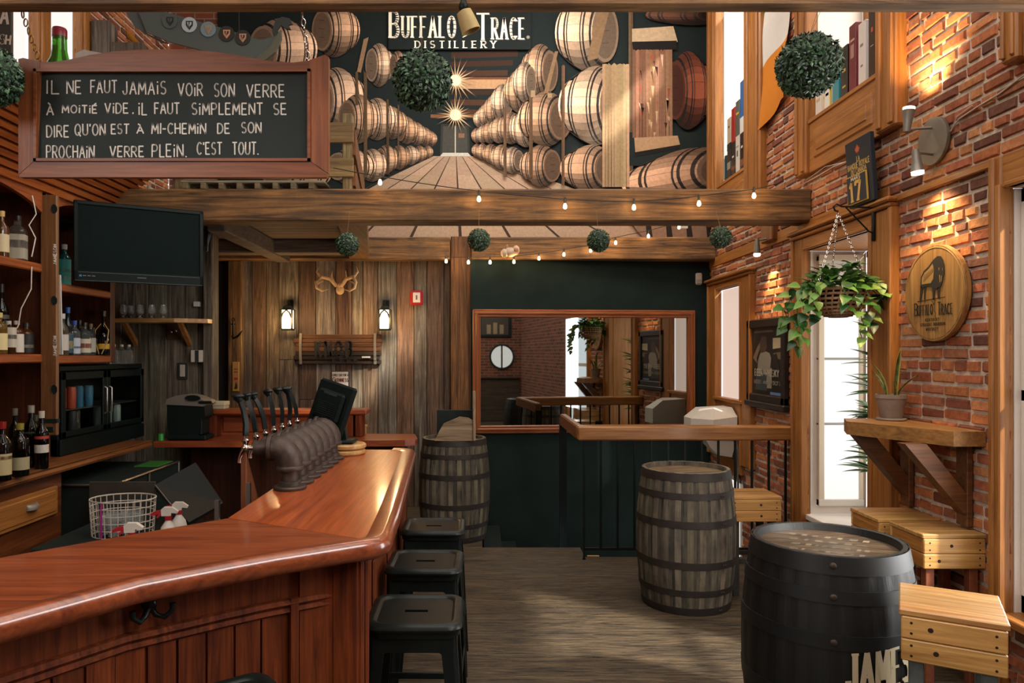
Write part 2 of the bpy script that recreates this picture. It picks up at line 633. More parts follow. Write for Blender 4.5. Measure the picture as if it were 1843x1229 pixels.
GL = {
    'A': (.62, [[(0, 0), (.31, 1), (.62, 0)], [(.12, .36), (.5, .36)]]),
    'B': (.55, [[(0, 0), (0, 1)], [(0, 1)] + arc(.28, .76, .24, .24, 90, -90) + [(0, .52)], [(0, .52)] + arc(.3, .26, .26, .26, 90, -90) + [(0, 0)]]),
    'C': (.58, [arc(.33, .5, .32, .5, 50, 310, 12)]),
    'D': (.58, [[(0, 0), (0, 1)], [(0, 1)] + arc(.2, .5, .38, .5, 90, -90, 10) + [(0, 0)]]),
    'E': (.5, [[(0, 0), (0, 1)], [(0, 1), (.48, 1)], [(0, .5), (.4, .5)], [(0, 0), (.5, 0)]]),
    'F': (.48, [[(0, 0), (0, 1)], [(0, 1), (.48, 1)], [(0, .5), (.38, .5)]]),
    'G': (.62, [arc(.33, .5, .32, .5, 50, 330, 12) + [(.62, .45), (.36, .45)]]),
    'H': (.58, [[(0, 0), (0, 1)], [(.58, 0), (.58, 1)], [(0, .5), (.58, .5)]]),
    'I': (.04, [[(.02, 0), (.02, 1)]]),
    'i': (.1, [[(.05, 0), (.05, .68)], [(.05, .9), (.05, .98)]]),
    '!': (.3, [[(.15, 0), (.15, 1)], [(0, 0), (.3, 0)], [(0, 1), (.3, 1)]]),
    'J': (.45, [[(.4, 1), (.4, .25)] + arc(.2, .25, .2, .25, 0, -180, 6)]),
    'K': (.56, [[(0, 0), (0, 1)], [(.54, 1), (0, .42)], [(.18, .6), (.56, 0)]]),
    'L': (.46, [[(0, 1), (0, 0)], [(0, 0), (.46, 0)]]),
    'M': (.72, [[(0, 0), (.05, 1), (.36, .25), (.67, 1), (.72, 0)]]),
    'N': (.6, [[(0, 0), (0, 1), (.6, 0), (.6, 1)]]),
    'O': (.66, [arc(.33, .5, .33, .5, 90, 450, 14)]),
    'P': (.52, [[(0, 0), (0, 1)], [(0, 1)] + arc(.27, .74, .25, .26, 90, -90) + [(0, .48)]]),
    'Q': (.68, [arc(.33, .5, .33, .5, 90, 450, 14), [(.4, .25), (.68, -.08)]]),
    'R': (.56, [[(0, 0), (0, 1)], [(0, 1)] + arc(.27, .75, .25, .25, 90, -90) + [(0, .5)], [(.22, .5), (.56, 0)]]),
    'S': (.52, [arc(.27, .75, .24, .25, 50, 270, 8) + arc(.26, .25, .25, .25, 90, -140, 8)]),
    'T': (.58, [[(.29, 0), (.29, 1)], [(0, 1), (.58, 1)]]),
    'U': (.58, [[(0, 1), (0, .3)] + arc(.29, .3, .29, .3, 180, 360, 8) + [(.58, 1)]]),
    'V': (.6, [[(0, 1), (.3, 0), (.6, 1)]]),
    'W': (.85, [[(0, 1), (.22, 0), (.43, .8), (.63, 0), (.85, 1)]]),
    'X': (.58, [[(0, 1), (.58, 0)], [(0, 0), (.58, 1)]]),
    'Y': (.58, [[(0, 1), (.29, .48), (.58, 1)], [(.29, .48), (.29, 0)]]),
    'Z': (.55, [[(0, 1), (.55, 1), (0, 0), (.55, 0)]]),
    '1': (.3, [[(0, .78), (.16, 1), (.16, 0)]]),
    '7': (.5, [[(0, .85), (0, 1), (.5, 1), (.18, 0)]]),
    '-': (.35, [[(0, .45), (.35, .45)]]),
    '.': (.1, [[(.02, 0), (.06, .05)]]),
    ',': (.1, [[(.08, .08), (0, -.12)]]),
    "'": (.08, [[(.05, 1.02), (.03, .82)]]),
    ' ': (.35, []),
    'É': (.5, [[(0, 0), (0, 1)], [(0, 1), (.48, 1)], [(0, .5), (.4, .5)], [(0, 0), (.5, 0)], [(.2, 1.1), (.42, 1.3)]]),
    'À': (.62, [[(0, 0), (.31, 1), (.62, 0)], [(.12, .36), (.5, .36)], [(.12, 1.3), (.32, 1.1)]]),
}


def text(mb, s, O, U, V, width, height, th, col=(1, 1, 1), serif=0, thin=1.0, gap=.22, wob=0):
    """strokes of s as flat ribbons from the point O; U, V unit directions; serif adds slab ends"""
    O, U, V = Vector(O), Vector(U).normalized(), Vector(V).normalized()
    Nn = U.cross(V)
    adv = sum(GL[c][0] for c in s) + gap * (len(s) - 1)
    kx = width / max(adv, .05)
    if len(s) == 1 and adv < .2: kx = height
    x = 0
    lay = 0
    for c in s:
        gw, strokes = GL[c]
        dx, dy = (random.uniform(-wob, wob), random.uniform(-wob, wob)) if wob else (0, 0)
        sl = random.uniform(-wob, wob) if wob else 0
        for st in strokes:
            P = [Vector(((x + p[0] + dx) * kx + sl * p[1] * height, (p[1] + dy) * height)) for p in st]
            lay = (lay + 1) % 5
            for a, b in zip(P, P[1:]):
                d = b - a
                if d.length < 1e-6: continue
                d.normalize()
                t = th * (thin + (1 - thin) * abs(d.y)) / 2
                n = Vector((-d.y, d.x)) * t
                e = d * t * .35
                q = [a - e + n, a - e - n, b + e - n, b + e + n]
                mb.add([O + U * p.x + V * p.y + Nn * (1e-5 * lay) for p in q], [(0, 1, 2, 3)], col)
            if serif:
                for e_, i_ in ((P[0], P[1]), (P[-1], P[-2])):
                    d = (e_ - i_)
                    if abs(d.y) > abs(d.x) * 1.2 and (e_.y < height * .12 or e_.y > height * .88):
                        q = [e_ + Vector((u * serif, v * th * .22)) for u, v in ((-1, -1), (1, -1), (1, 1), (-1, 1))]
                        mb.add([O + U * p.x + V * p.y + Nn * 6e-5 for p in q], [(0, 1, 2, 3)], col)
        x += gw + gap
# ================================================================== the room
XR, XL, YB, YF = 2.55, -3.4, 7.93, -2.2
# ---- floor with the stair opening left out
mb = MB()
mb.box(XL - .1, XR + .1, YF, 5.93, -.12, 0)
mb.box(XL - .1, .88, 5.93, 6.22, -.12, 0)
mb.box(XL - .1, .04, 6.22, YB, -.12, 0)
mb.build('floor', M['floor'], kind='structure')
mb = MB()
mb.box(-.1, XR + .6, 5.8, YB + .1, -1.75, -1.65)
for k in range(5):
    mb.box(.06 + .17 * k, .06 + .17 * (k + 1), 6.26, YB, -1.65, -.17 * (k + 1))
mb.build('floor_stairwell', M['black'], kind='structure')
mb = MB()
mb.box(0, .04, 6.22, YB, -1.65, -.13)
mb.box(.84, XR, 5.86, 5.9, -1.65, -.13)
mb.build('wall_stairwell', M['wall_black'], kind='structure')

# ---- plank wall at the back: every board as measured, with its own tone
edges = [435, 453.6, 479, 502, 538, 569, 604, 632.6, 653, 680, 714, 745, 768, 799, 810.5]
tones = ['#6c665e', '#7a5a3c', '#8c7a64', '#857c70', '#6b4a30', '#9a948a', '#8a5f3a', '#94866e', '#9a7f5c', '#8f877a', '#8a6038', '#8b7f6c', '#6b4a2c', '#57412c']
mb = MB()
ykw = YB - .06
for a, b_, t in zip(edges, edges[1:], tones):
    xa, xb = (a - CX) / F * ykw, (b_ - CX) / F * ykw
    d = random.uniform(-.006, .006)
    cut = random.choice([None, None, random.uniform(.9, 2.2)])
    segs = [(0, cut - .002), (cut + .002, 2.7)] if cut else [(0, 2.7)]
    for i, (z0, z1) in enumerate(segs):
        mb.box(xa + .003, xb - .003, ykw + d, YB, z0, z1, .003, tuple(.62 * q + .38 * g_ for q, g_ in zip((lambda h: [1.4 * v for v in h])(jit(hexc(t), .14 + .12 * i)), (.21, .19, .165))))
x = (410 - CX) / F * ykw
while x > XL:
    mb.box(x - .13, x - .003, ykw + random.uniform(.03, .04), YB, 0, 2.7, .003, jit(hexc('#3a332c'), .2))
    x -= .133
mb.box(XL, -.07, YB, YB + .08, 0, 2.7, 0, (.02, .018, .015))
mb.build('wall_back', M['barn_z'], kind='structure')
mb = MB()
mb.box((410 - CX) / F * (ykw - .08), (434.5 - CX) / F * (ykw - .08), ykw - .08, ykw + .01, 0, 2.67, .008, hexc('#9a7a50'))
mb.build('trim_1', M['barn_z'], kind='structure')
mb = MB()
mb.box((811 - CX) / F * (ykw - .1), (848 - CX) / F * (ykw - .1), ykw - .1, YB, 0, 2.93, .008, hexc('#96683a'))
mb.build('trim_2', M['barn_z'], kind='structure')
mb = MB()
mb.prism([(-.075, 7.715), (XR + .05, 7.911), (XR + .05, YB + .08), (-.075, YB + .08)], -1.65, 2.672)
mb.build('wall_back_black', M['wall_black'], kind='structure')
mb = MB()
mb.box(XL, XR, YB + .02, YB + .1, 2.7, 5.6)
mb.build('wall_back_upper', M['brick_plane'], kind='structure')


# ---- brick walls laid brick by brick
BR = ['#ab6a46', '#985a3e', '#b2764e', '#8b543e', '#a46448', '#b98056', '#784838', '#946248', '#6a463a', '#b07048']


def brick_wall(name, X, inward, y0, y1, z0, z1, holes, seed):
    rnd = random.Random(seed)
    mb = MB()
    ys = sorted({y0, y1} | {v for h in holes for v in h[:2] if y0 < v < y1})
    zs = sorted({z0, z1} | {v for h in holes for v in h[2:] if z0 < v < z1})
    mort = hexc('#d2c6b6')
    xm = X - inward * .002
    for ya, yb in zip(ys, ys[1:]):
        for za, zb in zip(zs, zs[1:]):
            cy, cz = (ya + yb) / 2, (za + zb) / 2
            if any(h[0] < cy < h[1] and h[2] < cz < h[3] for h in holes): continue
            mb.quad((xm, ya, za), (xm, yb, za), (xm, yb, zb), (xm, ya, zb), mort)
    pitch, z, row = .0665, z0, 0
    while z < z1 - .03:
        y = y0 - (row % 2) * .105 - rnd.uniform(0, .03)
        hdr = row % 6 == 5
        while y < y1:
            L = (.105 if hdr or rnd.random() < .13 else .208) * rnd.uniform(.94, 1.05)
            a, b_ = max(y, y0), min(y + L - .019, y1)
            segs = [(a, b_)]
            zc = z + pitch / 2
            for h in holes:
                if h[2] - .02 < zc < h[3] + .02:
                    out = []
                    for (p, q) in segs:
                        if q <= h[0] or p >= h[1]: out.append((p, q))
                        else:
                            if p < h[0]: out.append((p, h[0]))
                            if q > h[1]: out.append((h[1], q))
                    segs = out
            for (p, q) in segs:
                if q - p < .02: continue
                c = tuple(min(1, 1.22 * q) for q in jit(hexc(rnd.choice(BR)), .14))
                d = inward * rnd.uniform(.006, .014)
                j = lambda k=.0042: rnd.uniform(-k, k)
                za, zb = z + j(), z + pitch - .0175 + j()
                e = .005
                vs = [(xm, p + j(), za + j()), (xm, q + j(), za + j()), (xm, q + j(), zb + j()), (xm, p + j(), zb + j())]
                vs = vs + [(X + d, p + e + j(.002), za + e), (X + d + inward * j(.003), q - e + j(.002), za + e), (X + d, q - e, zb - e), (X + d + inward * j(.003), p + e, zb - e)]
                mb.add(vs, [(4, 5, 6, 7), (0, 1, 5, 4), (1, 2, 6, 5), (2, 3, 7, 6), (3, 0, 4, 7)], c)
            y += L
        z += pitch
        row += 1
    return mb.build(name, M['brick'], kind='structure', recalc=False)


LOW_FAR = (6.90, 7.61, 1.22, 2.33)
LOW_STAIR = (6.95, 7.8, -1.2, .46)
LOW_MID = (4.62, 5.58, .43, 2.46)
LOW_NEAR = (2.25, 3.46, .43, 2.46)
UP_FAR = (6.73, 7.54, 3.42, 5.55)
UP_MID = (4.50, 5.46, 3.43, 5.55)
UP_NEAR = (2.2, 3.32, 3.43, 5.55)
brick_wall('wall_right', XR, -1, 2.0, YB, -.35, 5.6, [LOW_FAR, LOW_STAIR, LOW_MID, LOW_NEAR, UP_FAR, UP_MID, UP_NEAR], 3)
mb = MB()
mb.box(XR, XR + .1, YF, 2.0, 0, 5.6)
mb.build('wall_right_rear', M['brick_plane'], kind='structure')
mb = MB()
mb.box(XR + .01, XR + .1, 5.9, YB, -1.65, -.9)
mb.build('wall_right_low', M['wall_black'], kind='structure')
UPL = [(5.22, 5.5, 3.2, 5.4), (5.68, 6.1, 3.2, 5.4)]
brick_wall('wall_left', XL, 1, 4.2, YB, 2.6, 5.6, UPL, 5)
mb = MB()
mb.box(XL - .1, XL, YF, YB, 0, 2.6)
mb.box(XL - .1, XL, YF, 4.2, 2.6, 5.6)
mb.build('wall_left_low', M['brick_plane'], kind='structure')
mb = MB()
mb.box(XL, XR, YF - .1, YF, 0, 5.6)
mb.build('wall_rear', M['brick_plane'], kind='structure')
mb = MB()
mb.box(XL - .1, XR + .1, YF - .1, YB + .1, 5.6, 5.7)
mb.build('ceiling', M['plaster'], kind='structure')

# ---- timber frame
mb = MB()
mb.box(XL, XR - .004, 5.5, 5.72, 2.677, 2.925, .012)
mb.build('beam_front', M['beam_x'], kind='structure')
mb = MB()
mb.box(XL, -.297, 7.70, YB - .07, 2.67, 2.912, .012)
mb.box(-.068, XR - .004, 7.70, YB, 2.67, 2.912, .012)
mb.build('beam_back', M['beam_x'], kind='structure')
mb = MB()
mb.prism([(-1.10, 5.7), (-.875, 5.7), (-1.165, 7.72), (-1.37, 7.72)], 2.68, 2.90)
mb.build('beam_side', M['beam_y'], kind='structure')
mb = MB()
for k in range(14):
    y0 = 5.73 + k * .15
    mb.box(XL, -1.0 - k * .021, y0, y0 + .146, 2.79, 2.83, .004, jit((.25, .16, .09), .2))
mb.build('floor_loft', M['barn_x'], kind='structure')
mb = MB()
mb.box(XL, -1.2, 7.1, 7.3, 2.66, 2.79, 0.01, (.28, .2, .14))
mb.box(-2.15, -2.0, 5.72, 7.7, 2.64, 2.79, .01, (.2, .15, .11))
mb.build('beam_loft', M['barn_x'], kind='structure')
mb = MB()
mb.box(XL, XR, 2.5, 2.562, 2.879, 3.12, .003)
mb.build('beam_near', M['beam_x'], kind='structure')
# plank partition behind the bar
mb = MB()
x = XL
while x < -2.44:
    wd = random.uniform(.11, .17)
    mb.box(x, min(x + wd, -2.42) - .003, 6.40 + random.uniform(-.006, .006), 6.46, 0, 2.95, .003, jit(hexc('#8a8170'), .3))
    x += wd
mb.build('wall_partition', M['barn_z'], kind='structure')
mb = MB()
mb.box(-2.415, -2.33, 6.34, 6.5, 0, 2.93, .008, hexc('#8f8470'))
mb.build('trim_3', M['barn_z'], kind='structure')

# ---- windows of the brick wall
XC = XR - .045


def sill_frame(root, y0, y1, z0, z1, wl, wr, hh, crown, below=0, mz='casing_z', my='casing_y'):
    f = MB()
    f.box(XC, XR + .02, y1, y1 + wl, z0 - below, z1 + hh, .008)
    f.box(XC - .012, XR, y1 - .004, y1 + .03, z0 - below, z1 + .02, .006)
    f.box(XC - .018, XR, y1 + wl - .035, y1 + wl + .003, z0 - below, z1 + hh - .002, .008)
    f.box(XC, XR + .02, y0 - wr, y0, z0 - below, z1 + hh, .008)
    f.box(XC - .012, XR, y0 - .03, y0 + .004, z0 - below, z1 + .02, .006)
    f.box(XC - .018, XR, y0 - wr - .003, y0 - wr + .035, z0 - below, z1 + hh - .002, .008)
    f.build('window_frame', M[mz], root)
    h = MB()
    h.box(XC + .004, XR + .02, y0, y1, z1, z1 + hh, .006)
    h.box(XC - .012, XR, y0 + .03, y1 - .03, z1, z1 + .025, .006)
    if crown:
        h.box(XC - .022, XR, y0 - wr, y1 + wl, z1 + hh, z1 + hh + .03, .008)
        h.box(XC - .045, XR, y0 - wr - .02, y1 + wl + .02, z1 + hh + .03, z1 + hh + .06, .01)
    h.build('window_head', M[my], root)


# tall lower window by the plants (deep bay)
w2 = thing('window_1', 'tall deep-set window with frosted side light behind the hanging plant', None, (XR, 5.2, .43))
w2['kind'] = 'structure'
y0, y1, z0, z1 = LOW_MID
sill_frame(w2, y0, y1, z0, z1, .17, .26, .1, True, .25)
D = .45
m = MB()
m.box(XR + .021, XR + D, y1, y1 + .04, z0, z1)          # far jamb, carries the side light
m.build('jamb', M['plaster'], w2)
m = MB()
m.box(XR + .021, XR + D, y0 - .04, y0, z0, z1)
m.box(XR + .021, XR + D, y0, y1, z1 + .001, z1 + .03)
m.build('reveal_lining', M['casing_z'], w2)
m = MB()
m.box(XR - .02, XR + D, y0, y1, z0 - .04, z0, .004)
m.build('window_sill', M['plaster'], w2)
m = MB()
s0, s1 = 2.615, 2.96
for (a, b_) in ((s0, s0 + .045), (s1 - .03, s1)):
    m.box(a, b_, y1 - .04, y1, .50, 2.42, .004, hexc('#d0c0a8'))
for zz in (.50, 1.62, 2.06, 2.38, 1.12):
    m.box(s0, s1, y1 - (.035 if zz not in (.5, 2.38) else .045), y1, zz, zz + (.018 if zz not in (.5, 2.38) else .05), .003, hexc('#b8a890') if zz > 2.3 else (.3, .29, .27) if zz != .5 else hexc('#d0c8bc'))
m.build('side_sash', M['paint'], w2)
m = MB()
m.box(s0 + .04, s1 - .03, y1 - .022, y1 - .008, .53, 2.04)
m.build('side_pane', M['daylight'], w2)
m = MB()
m.box(s0 + .04, s1 - .03, y1 - .03, y1 - .008, 2.09, 2.38, 0, hexc('#c9c3b8'))
m.build('transom_panel', M['paint'], w2)
m = MB()
for a in (y0, y0 + .44, y1 - .06):
    m.box(XR + D, XR + D + .04, a, a + .05, z0, z1, .004)
m.box(XR + D, XR + D + .04, y0, y1, z0, z0 + .06, .004)
m.box(XR + D, XR + D + .04, y0, y1, z1 - .05, z1, .004)
m.build('sash', M['casing_z'], w2)
m = MB()
m.box(XR + D + .045, XR + D + .055, y0, y1, z0, z1)
m.build('pane', M['daylight'], w2)
area('window_and_fill_light', (XR + D - .02, (y0 + y1) / 2, 1.5), (0, R(90), 0), 1.7, .7, 5, (1, .95, .9))

# near lower window at the frame's edge
w3 = thing('window_2', 'tall lower window with wooden casing nearest the camera', None, (XR, 2.9, .43))
w3['kind'] = 'structure'
y0, y1, z0, z1 = LOW_NEAR
sill_frame(w3, y0, y1, z0, z1, .065, .14, .16, False, .43)
m = MB()
m.box(XR + .021, XR + .10, y1, y1 + .03, z0, z1)
m.box(XR + .021, XR + .10, y0, y1, z1 + .001, z1 + .03)
m.build('reveal_lining', M['plaster'], w3)
m = MB()
for a, b_ in ((y1 - .07, y1), (y0, y0 + .07)):
    m.box(XR + .05, XR + .09, a, b_, z0, z1, .005)
for a, b_ in ((z0, z0 + .09), (1.44, 1.5), (z1 - .07, z1)):
    m.box(XR + .05, XR + .09, y0, y1, a, b_, .005)
m.build('sash', M['plaster'], w3)
m = MB()
m.box(XR + .07, XR + .08, y0, y1, z0, z1)
m.build('pane', M['window_glass'], w3)
m = MB()
m.box(XC - .03, XR + .1, y0 - .1, y1 + .1, z0 - .04, z0, .005)
m.build('window_sill', M['casing_y'], w3)

# far lower window by the mirror
w4 = thing('window_3', 'frosted window in a wooden casing by the mirror corner', None, (XR, 7.35, 1.2))
w4['kind'] = 'structure'
y0, y1, z0, z1 = LOW_FAR
sill_frame(w4, y0, y1, z0, z1, .25, .28, .07, True, .62)
m = MB()
m.box(XC + .01, XR + .03, y0, y1, .5, z0 - .03, .005)
m.box(XC - .005, XR, y0 + .08, y1 - .08, .62, z0 - .14, .02)
m.build('apron_panel', M['casing_z'], w4)
m = MB()
m.box(XR + .03, XR + .04, y0, y1, z0, z1)
m.build('pane', emit('peach frosted glass', (1, .74, .62), .52, (.12, .1, .09)), w4)
m = MB()
m.box(XC - .02, XR + .03, y0 - .05, y1 + .03, z0 - .035, z0, .006)
m.build('window_sill', M['casing_y'], w4)
w5 = thing('window_4', 'low bright window down in the stair opening', None, (XR, 7.35, -1.2))
w5['kind'] = 'structure'
y0, y1, z0, z1 = LOW_STAIR
m = MB()
m.box(XR + .02, XR + .03, y0, y1, z0, z1)
m.build('pane', M['daylight'], w5)
m = MB()
for a, b_ in ((y0, y0 + .05), (y1 - .05, y1)):
    m.box(XR - .01, XR + .05, a, b_, z0, z1, .004)
m.box(XR - .01, XR + .05, y0, y1, z1 - .05, z1, .004)
m.build('window_frame', M['plaster'], w5)


# upper windows with sill panels
def upper_window(n, hole, wl, wr, D, label, sash=True):
    y0, y1, z0, z1 = hole
    rt = thing(n, label, None, (XR, (y0 + y1) / 2, z0))
    rt['kind'] = 'structure'
    f = MB()
    for (a, b_) in ((y1, y1 + wl), (y0 - wr, y0)):
        f.box(XC - .03, XR + .02, a, b_, 3.03, 5.58, .01)
        f.box(XC - .045, XR, a + (b_ - a) * .1, a + (b_ - a) * .32, 3.05, 5.58, .006)
        f.box(XC - .045, XR, a + (b_ - a) * .68, a + (b_ - a) * .9, 3.05, 5.58, .006)
    f.build('window_frame', M['casing_z'], rt)
    p = MB()
    p.box(XC, XR + .03, y0, y1, 3.03, z0 - .02, .004)
    p.box(XC - .012, XR, y0 + .08, y1 - .08, 3.12, z0 - .1, .012)
    p.box(XC - .02, XR, y0 + .13, y1 - .13, 3.16, z0 - .14, .012)
    p.build('sill_panel', M['casing_y'], rt)
    s = MB()
    s.box(XC - .012, XR + D + .02, y0, y1, z0 - .03, z0, .004)
    s.build('window_sill', M['casing_y'], rt)
    j = MB()
    j.box(XR + .02, XR + D, y1, y1 + .04, z0, z1)
    j.box(XR + .02, XR + D, y0 - .04, y0, z0, z1)
    j.build('jamb', M['plaster'], rt)
    h = MB()
    for a in (y0, (y0 + y1) / 2 - .02, y1 - .05):
        h.box(XR + D, XR + D + .04, a, a + .05, z0, z1, .004)
    for a in (z0, 4.08, 4.72, z1 - .05):
        h.box(XR + D, XR + D + .04, y0, y1, a, a + .045, .004)
    h.build('sash', M['casing_z'], rt)
    g = MB()
    g.box(XR + D + .045, XR + D + .055, y0, y1, z0, z1)
    g.build('pane', M['daylight'], rt)
    area('window_and_fill_light', (XR + D - .02, (y0 + y1) / 2, 4.5), (0, R(90), 0), 1.8, (y1 - y0) * .8, 9, (1, .95, .88))


upper_window('window_5', UP_FAR, .26, .38, .36, 'upper window with white reveal and boxes beside the mural')
upper_window('window_6', UP_MID, .18, .22, .36, 'upper window with a sill of boxed bottles above the calendar')
upper_window('window_7', UP_NEAR, .1, .12, .36, 'upper window casing above the wall lamp, nearest the camera')
# left wall windows
w8 = thing('window_8', 'bright upper window behind the green bottle', None, (XL, 5.6, 3.2))
w8['kind'] = 'structure'
m = MB()
for (y0, y1, z0, z1) in UPL:
    for a, b_ in ((y0 - .1, y0), (y1, y1 + .16)):
        m.box(XL - .03, XL + .05, a, b_, 2.9, 5.5, .01)
        m.box(XL, XL + .065, a + .03, b_ - .03, 2.9, 5.5, .01)
m.build('window_frame', M['casing_z'], w8)
m = MB()
for (y0, y1, z0, z1) in UPL:
    m.box(XL - .05, XL - .04, y0, y1, z0, z1)
m.build('pane', M['daylight'], w8)
# old moulding strip that runs along the brick wall, and the small cable under it
mb = MB()
mb.box(XR - .03, XR - .004, 3.52, 5.85, 2.585, 2.625, .005)
mb.box(XR - .02, XR - .004, 4.45, 7.9, 2.60, 2.70, .005)
mb.build('trim_4', M['casing_y'], kind='structure')
# ================================================================== the bar counter
OUT = [(-2.3, .55), (-1.75, .98), (-1.40, 1.28), (-1.075, 1.60), (-.879, 1.88), (-.70, 2.03), (-.592, 2.115), (-.47, 2.195), (-.36, 2.265), (-.315, 2.295), (-.293, 2.335), (-.290, 2.40),
       (-.30, 2.7), (-.335, 3.4), (-.385, 4.40), (-.40, 4.47), (-.45, 4.515), (-.52, 4.53)]
INN = [(-.91, 4.53), (-.91, 2.635), (-1.19, 2.36), (-1.406, 2.125), (-2.2, 1.42), (-2.9, .9)]
bar = thing('bar_counter', 'long polished red wood bar counter with panelled front', 'bar counter', (-.6, 2.9, 0))
ZT = 1.07


def offset(path, d):
    P = [Vector(p) for p in path]
    o = []
    for i, p in enumerate(P):
        a = (p - P[i - 1]).normalized() if i else None
        b = (P[i + 1] - p).normalized() if i < len(P) - 1 else None
        a = a or b
        b = b or a
        n = Vector((a.y, -a.x)) + Vector((b.y, -b.x))
        n = n / max(.3, 1 + Vector((a.y, -a.x)).dot(Vector((b.y, -b.x))))
        q = p + n * d
        o.append((q.x, q.y))
    return o


m = MB()
o_in = offset(OUT, -.03)
fr = [p for p in o_in if p[1] < 2.34]
side = [p for p in o_in if p[1] >= 2.34]
seam_in = (-.91, 2.635)
m.prism([seam_in, fr[-1]] + side + [INN[0]], ZT - .045, ZT)
m.build('counter_top', M['red_wood_y'], bar)
m = MB()
m.prism(fr + [(-.91, 2.631), (-1.19, 2.355), (-1.406, 2.12), (-2.2, 1.415), (-2.9, .9)], ZT - .045, ZT - .0005)
m.build('curved_top', M['red_wood_x'], bar)
m = MB()
prof = [(.04 * math.cos(a) - .035, ZT - .018 + .036 * math.sin(a)) for a in [2 * PI * k / 14 for k in range(14)]]
prof = [(-.075, ZT + .002)] + [(-.02 + .03 * math.cos(R(a)), ZT - .022 + .034 * math.sin(R(a))) for a in (100, 75, 50, 25, 0, -25, -50, -75, -90)] + [(-.075, ZT - .056)]
m.sweep(OUT, prof)
m.build('bar_rail', M['rail_wood'], bar, smooth=60)
# panelled front
FP = [p for p in offset(OUT, -.10) if p[1] < 2.42]
FP = FP[:-3] + [(-.425, 2.335)]
m = MB()
m.sweep(FP, [(0, .02), (0, ZT - .05), (-.03, ZT - .05), (-.03, .02)])
m.build('front_board', M['panel_wood'], bar)
m = MB()
m.sweep(FP, [(.0, ZT - .155), (.018, ZT - .158), (.026, ZT - .17), (.014, ZT - .182), (.022, ZT - .194), (.008, ZT - .205), (0, ZT - .21)])
m.sweep(FP, [(.0, .0), (.02, .0), (.02, .14), (.012, .155), (0, .16)])
m.build('front_moulding', M['panel_wood'], bar)
# slats along the front
m = MB()
pts = [Vector(p) for p in FP]
L = [0]
for a, b in zip(pts, pts[1:]): L.append(L[-1] + (b - a).length)


def along(t):
    for i in range(len(pts) - 1):
        if t <= L[i + 1] or i == len(pts) - 2:
            u = (t - L[i]) / (L[i + 1] - L[i])
            d = (pts[i + 1] - pts[i]).normalized()
            return pts[i].lerp(pts[i + 1], u), d


t = L[-1] - .27
while t > .1:
    p, d = along(t)
    n = Vector((d.y, -d.x))
    a, b = p - d * .037, p + d * .037
    vs = []
    for q in (a, b):
        for o_ in (.0, .011):
            for z in (.15, ZT - .2):
                e = q + n * o_
                vs.append((e.x, e.y, z))
    m.add(vs, [(2, 3, 7, 6), (0, 2, 6, 4), (1, 3, 2, 0), (5, 7, 6, 4), (1, 3, 7, 5)], jit((1, 1, 1), .1))
    t -= .0815
m.build('front_slats', M['panel_wood'], bar)
# plain stile, framed moulding and corner pilaster
m = MB()
for t0, t1, z0, z1, o0, o1 in ((L[-1] - .19, L[-1] - .03, .15, ZT - .06, 0, .012), (L[-1] - .222, L[-1] - .197, .15, ZT - .155, 0, .024)):
    a, d = along(t0)
    b, d2 = along(t1)
    n = Vector((d.y, -d.x))
    vs = []
    for q in (a, b):
        for o_ in (o0, o1):
            for z in (z0, z1):
                e = q + n * o_
                vs.append((e.x, e.y, z))
    m.add(vs, [(2, 3, 7, 6), (0, 2, 6, 4), (1, 3, 2, 0), (5, 7, 6, 4), (1, 3, 7, 5)])
m.build('front_stile', M['panel_wood'], bar)
m = MB()
m.box(-.47, -.375, 2.30, 2.42, 0, ZT - .05, .01)
m.box(-.41, -.365, 2.305, 2.335, 0, ZT - .05, .008)
m.box(-.375, -.36, 2.36, 2.40, 0, ZT - .05, .008)
m.build('corner_pilaster', M['panel_wood'], bar)
m = MB()
m.box(-.47, -.44, 2.42, 4.42, 0, ZT - .05)
m.box(-.44, -.425, 2.42, 4.42, ZT - .17, ZT - .06, .005)
m.box(-.44, -.425, 2.42, 4.42, 0, .16, .005)
for k in range(4):
    yy = 2.5 + k * .49
    m.box(-.44, -.43, yy, yy + .38, .26, ZT - .26, .02)
m.box(-.88, -.44, 4.39, 4.42, 0, ZT - .05)
m.build('side_panel', M['panel_wood'], bar)
m = MB()
m.box(-.88, -.86, 2.75, 4.42, 0, ZT - .05)
ib = offset(INN, .05)
m.build('inner_panel', M['black'], bar)
# hook under the top
p, d = along(L[-1] - .63)
n3 = Vector((d.y, -d.x, 0))
d3 = Vector((d.x, d.y, 0))
c = Vector((p.x, p.y, .985)) + n3 * .012
hk = MB()
hk.ball(c, .022, 10, 6, sc=(1, .7, 1))
for s_ in (-1, 1):
    hk.tube([c + d3 * s_ * q[0] + n3 * q[1] + Vector((0, 0, q[2])) for q in ((.0, .005, -.005), (.015, .012, -.03), (.032, .03, -.035), (.05, .035, -.02), (.052, .035, .0))], [.009, .008, .007, .007, .009], 8)
hk.build('coat_hook', M['black_metal'], bar, smooth=50)
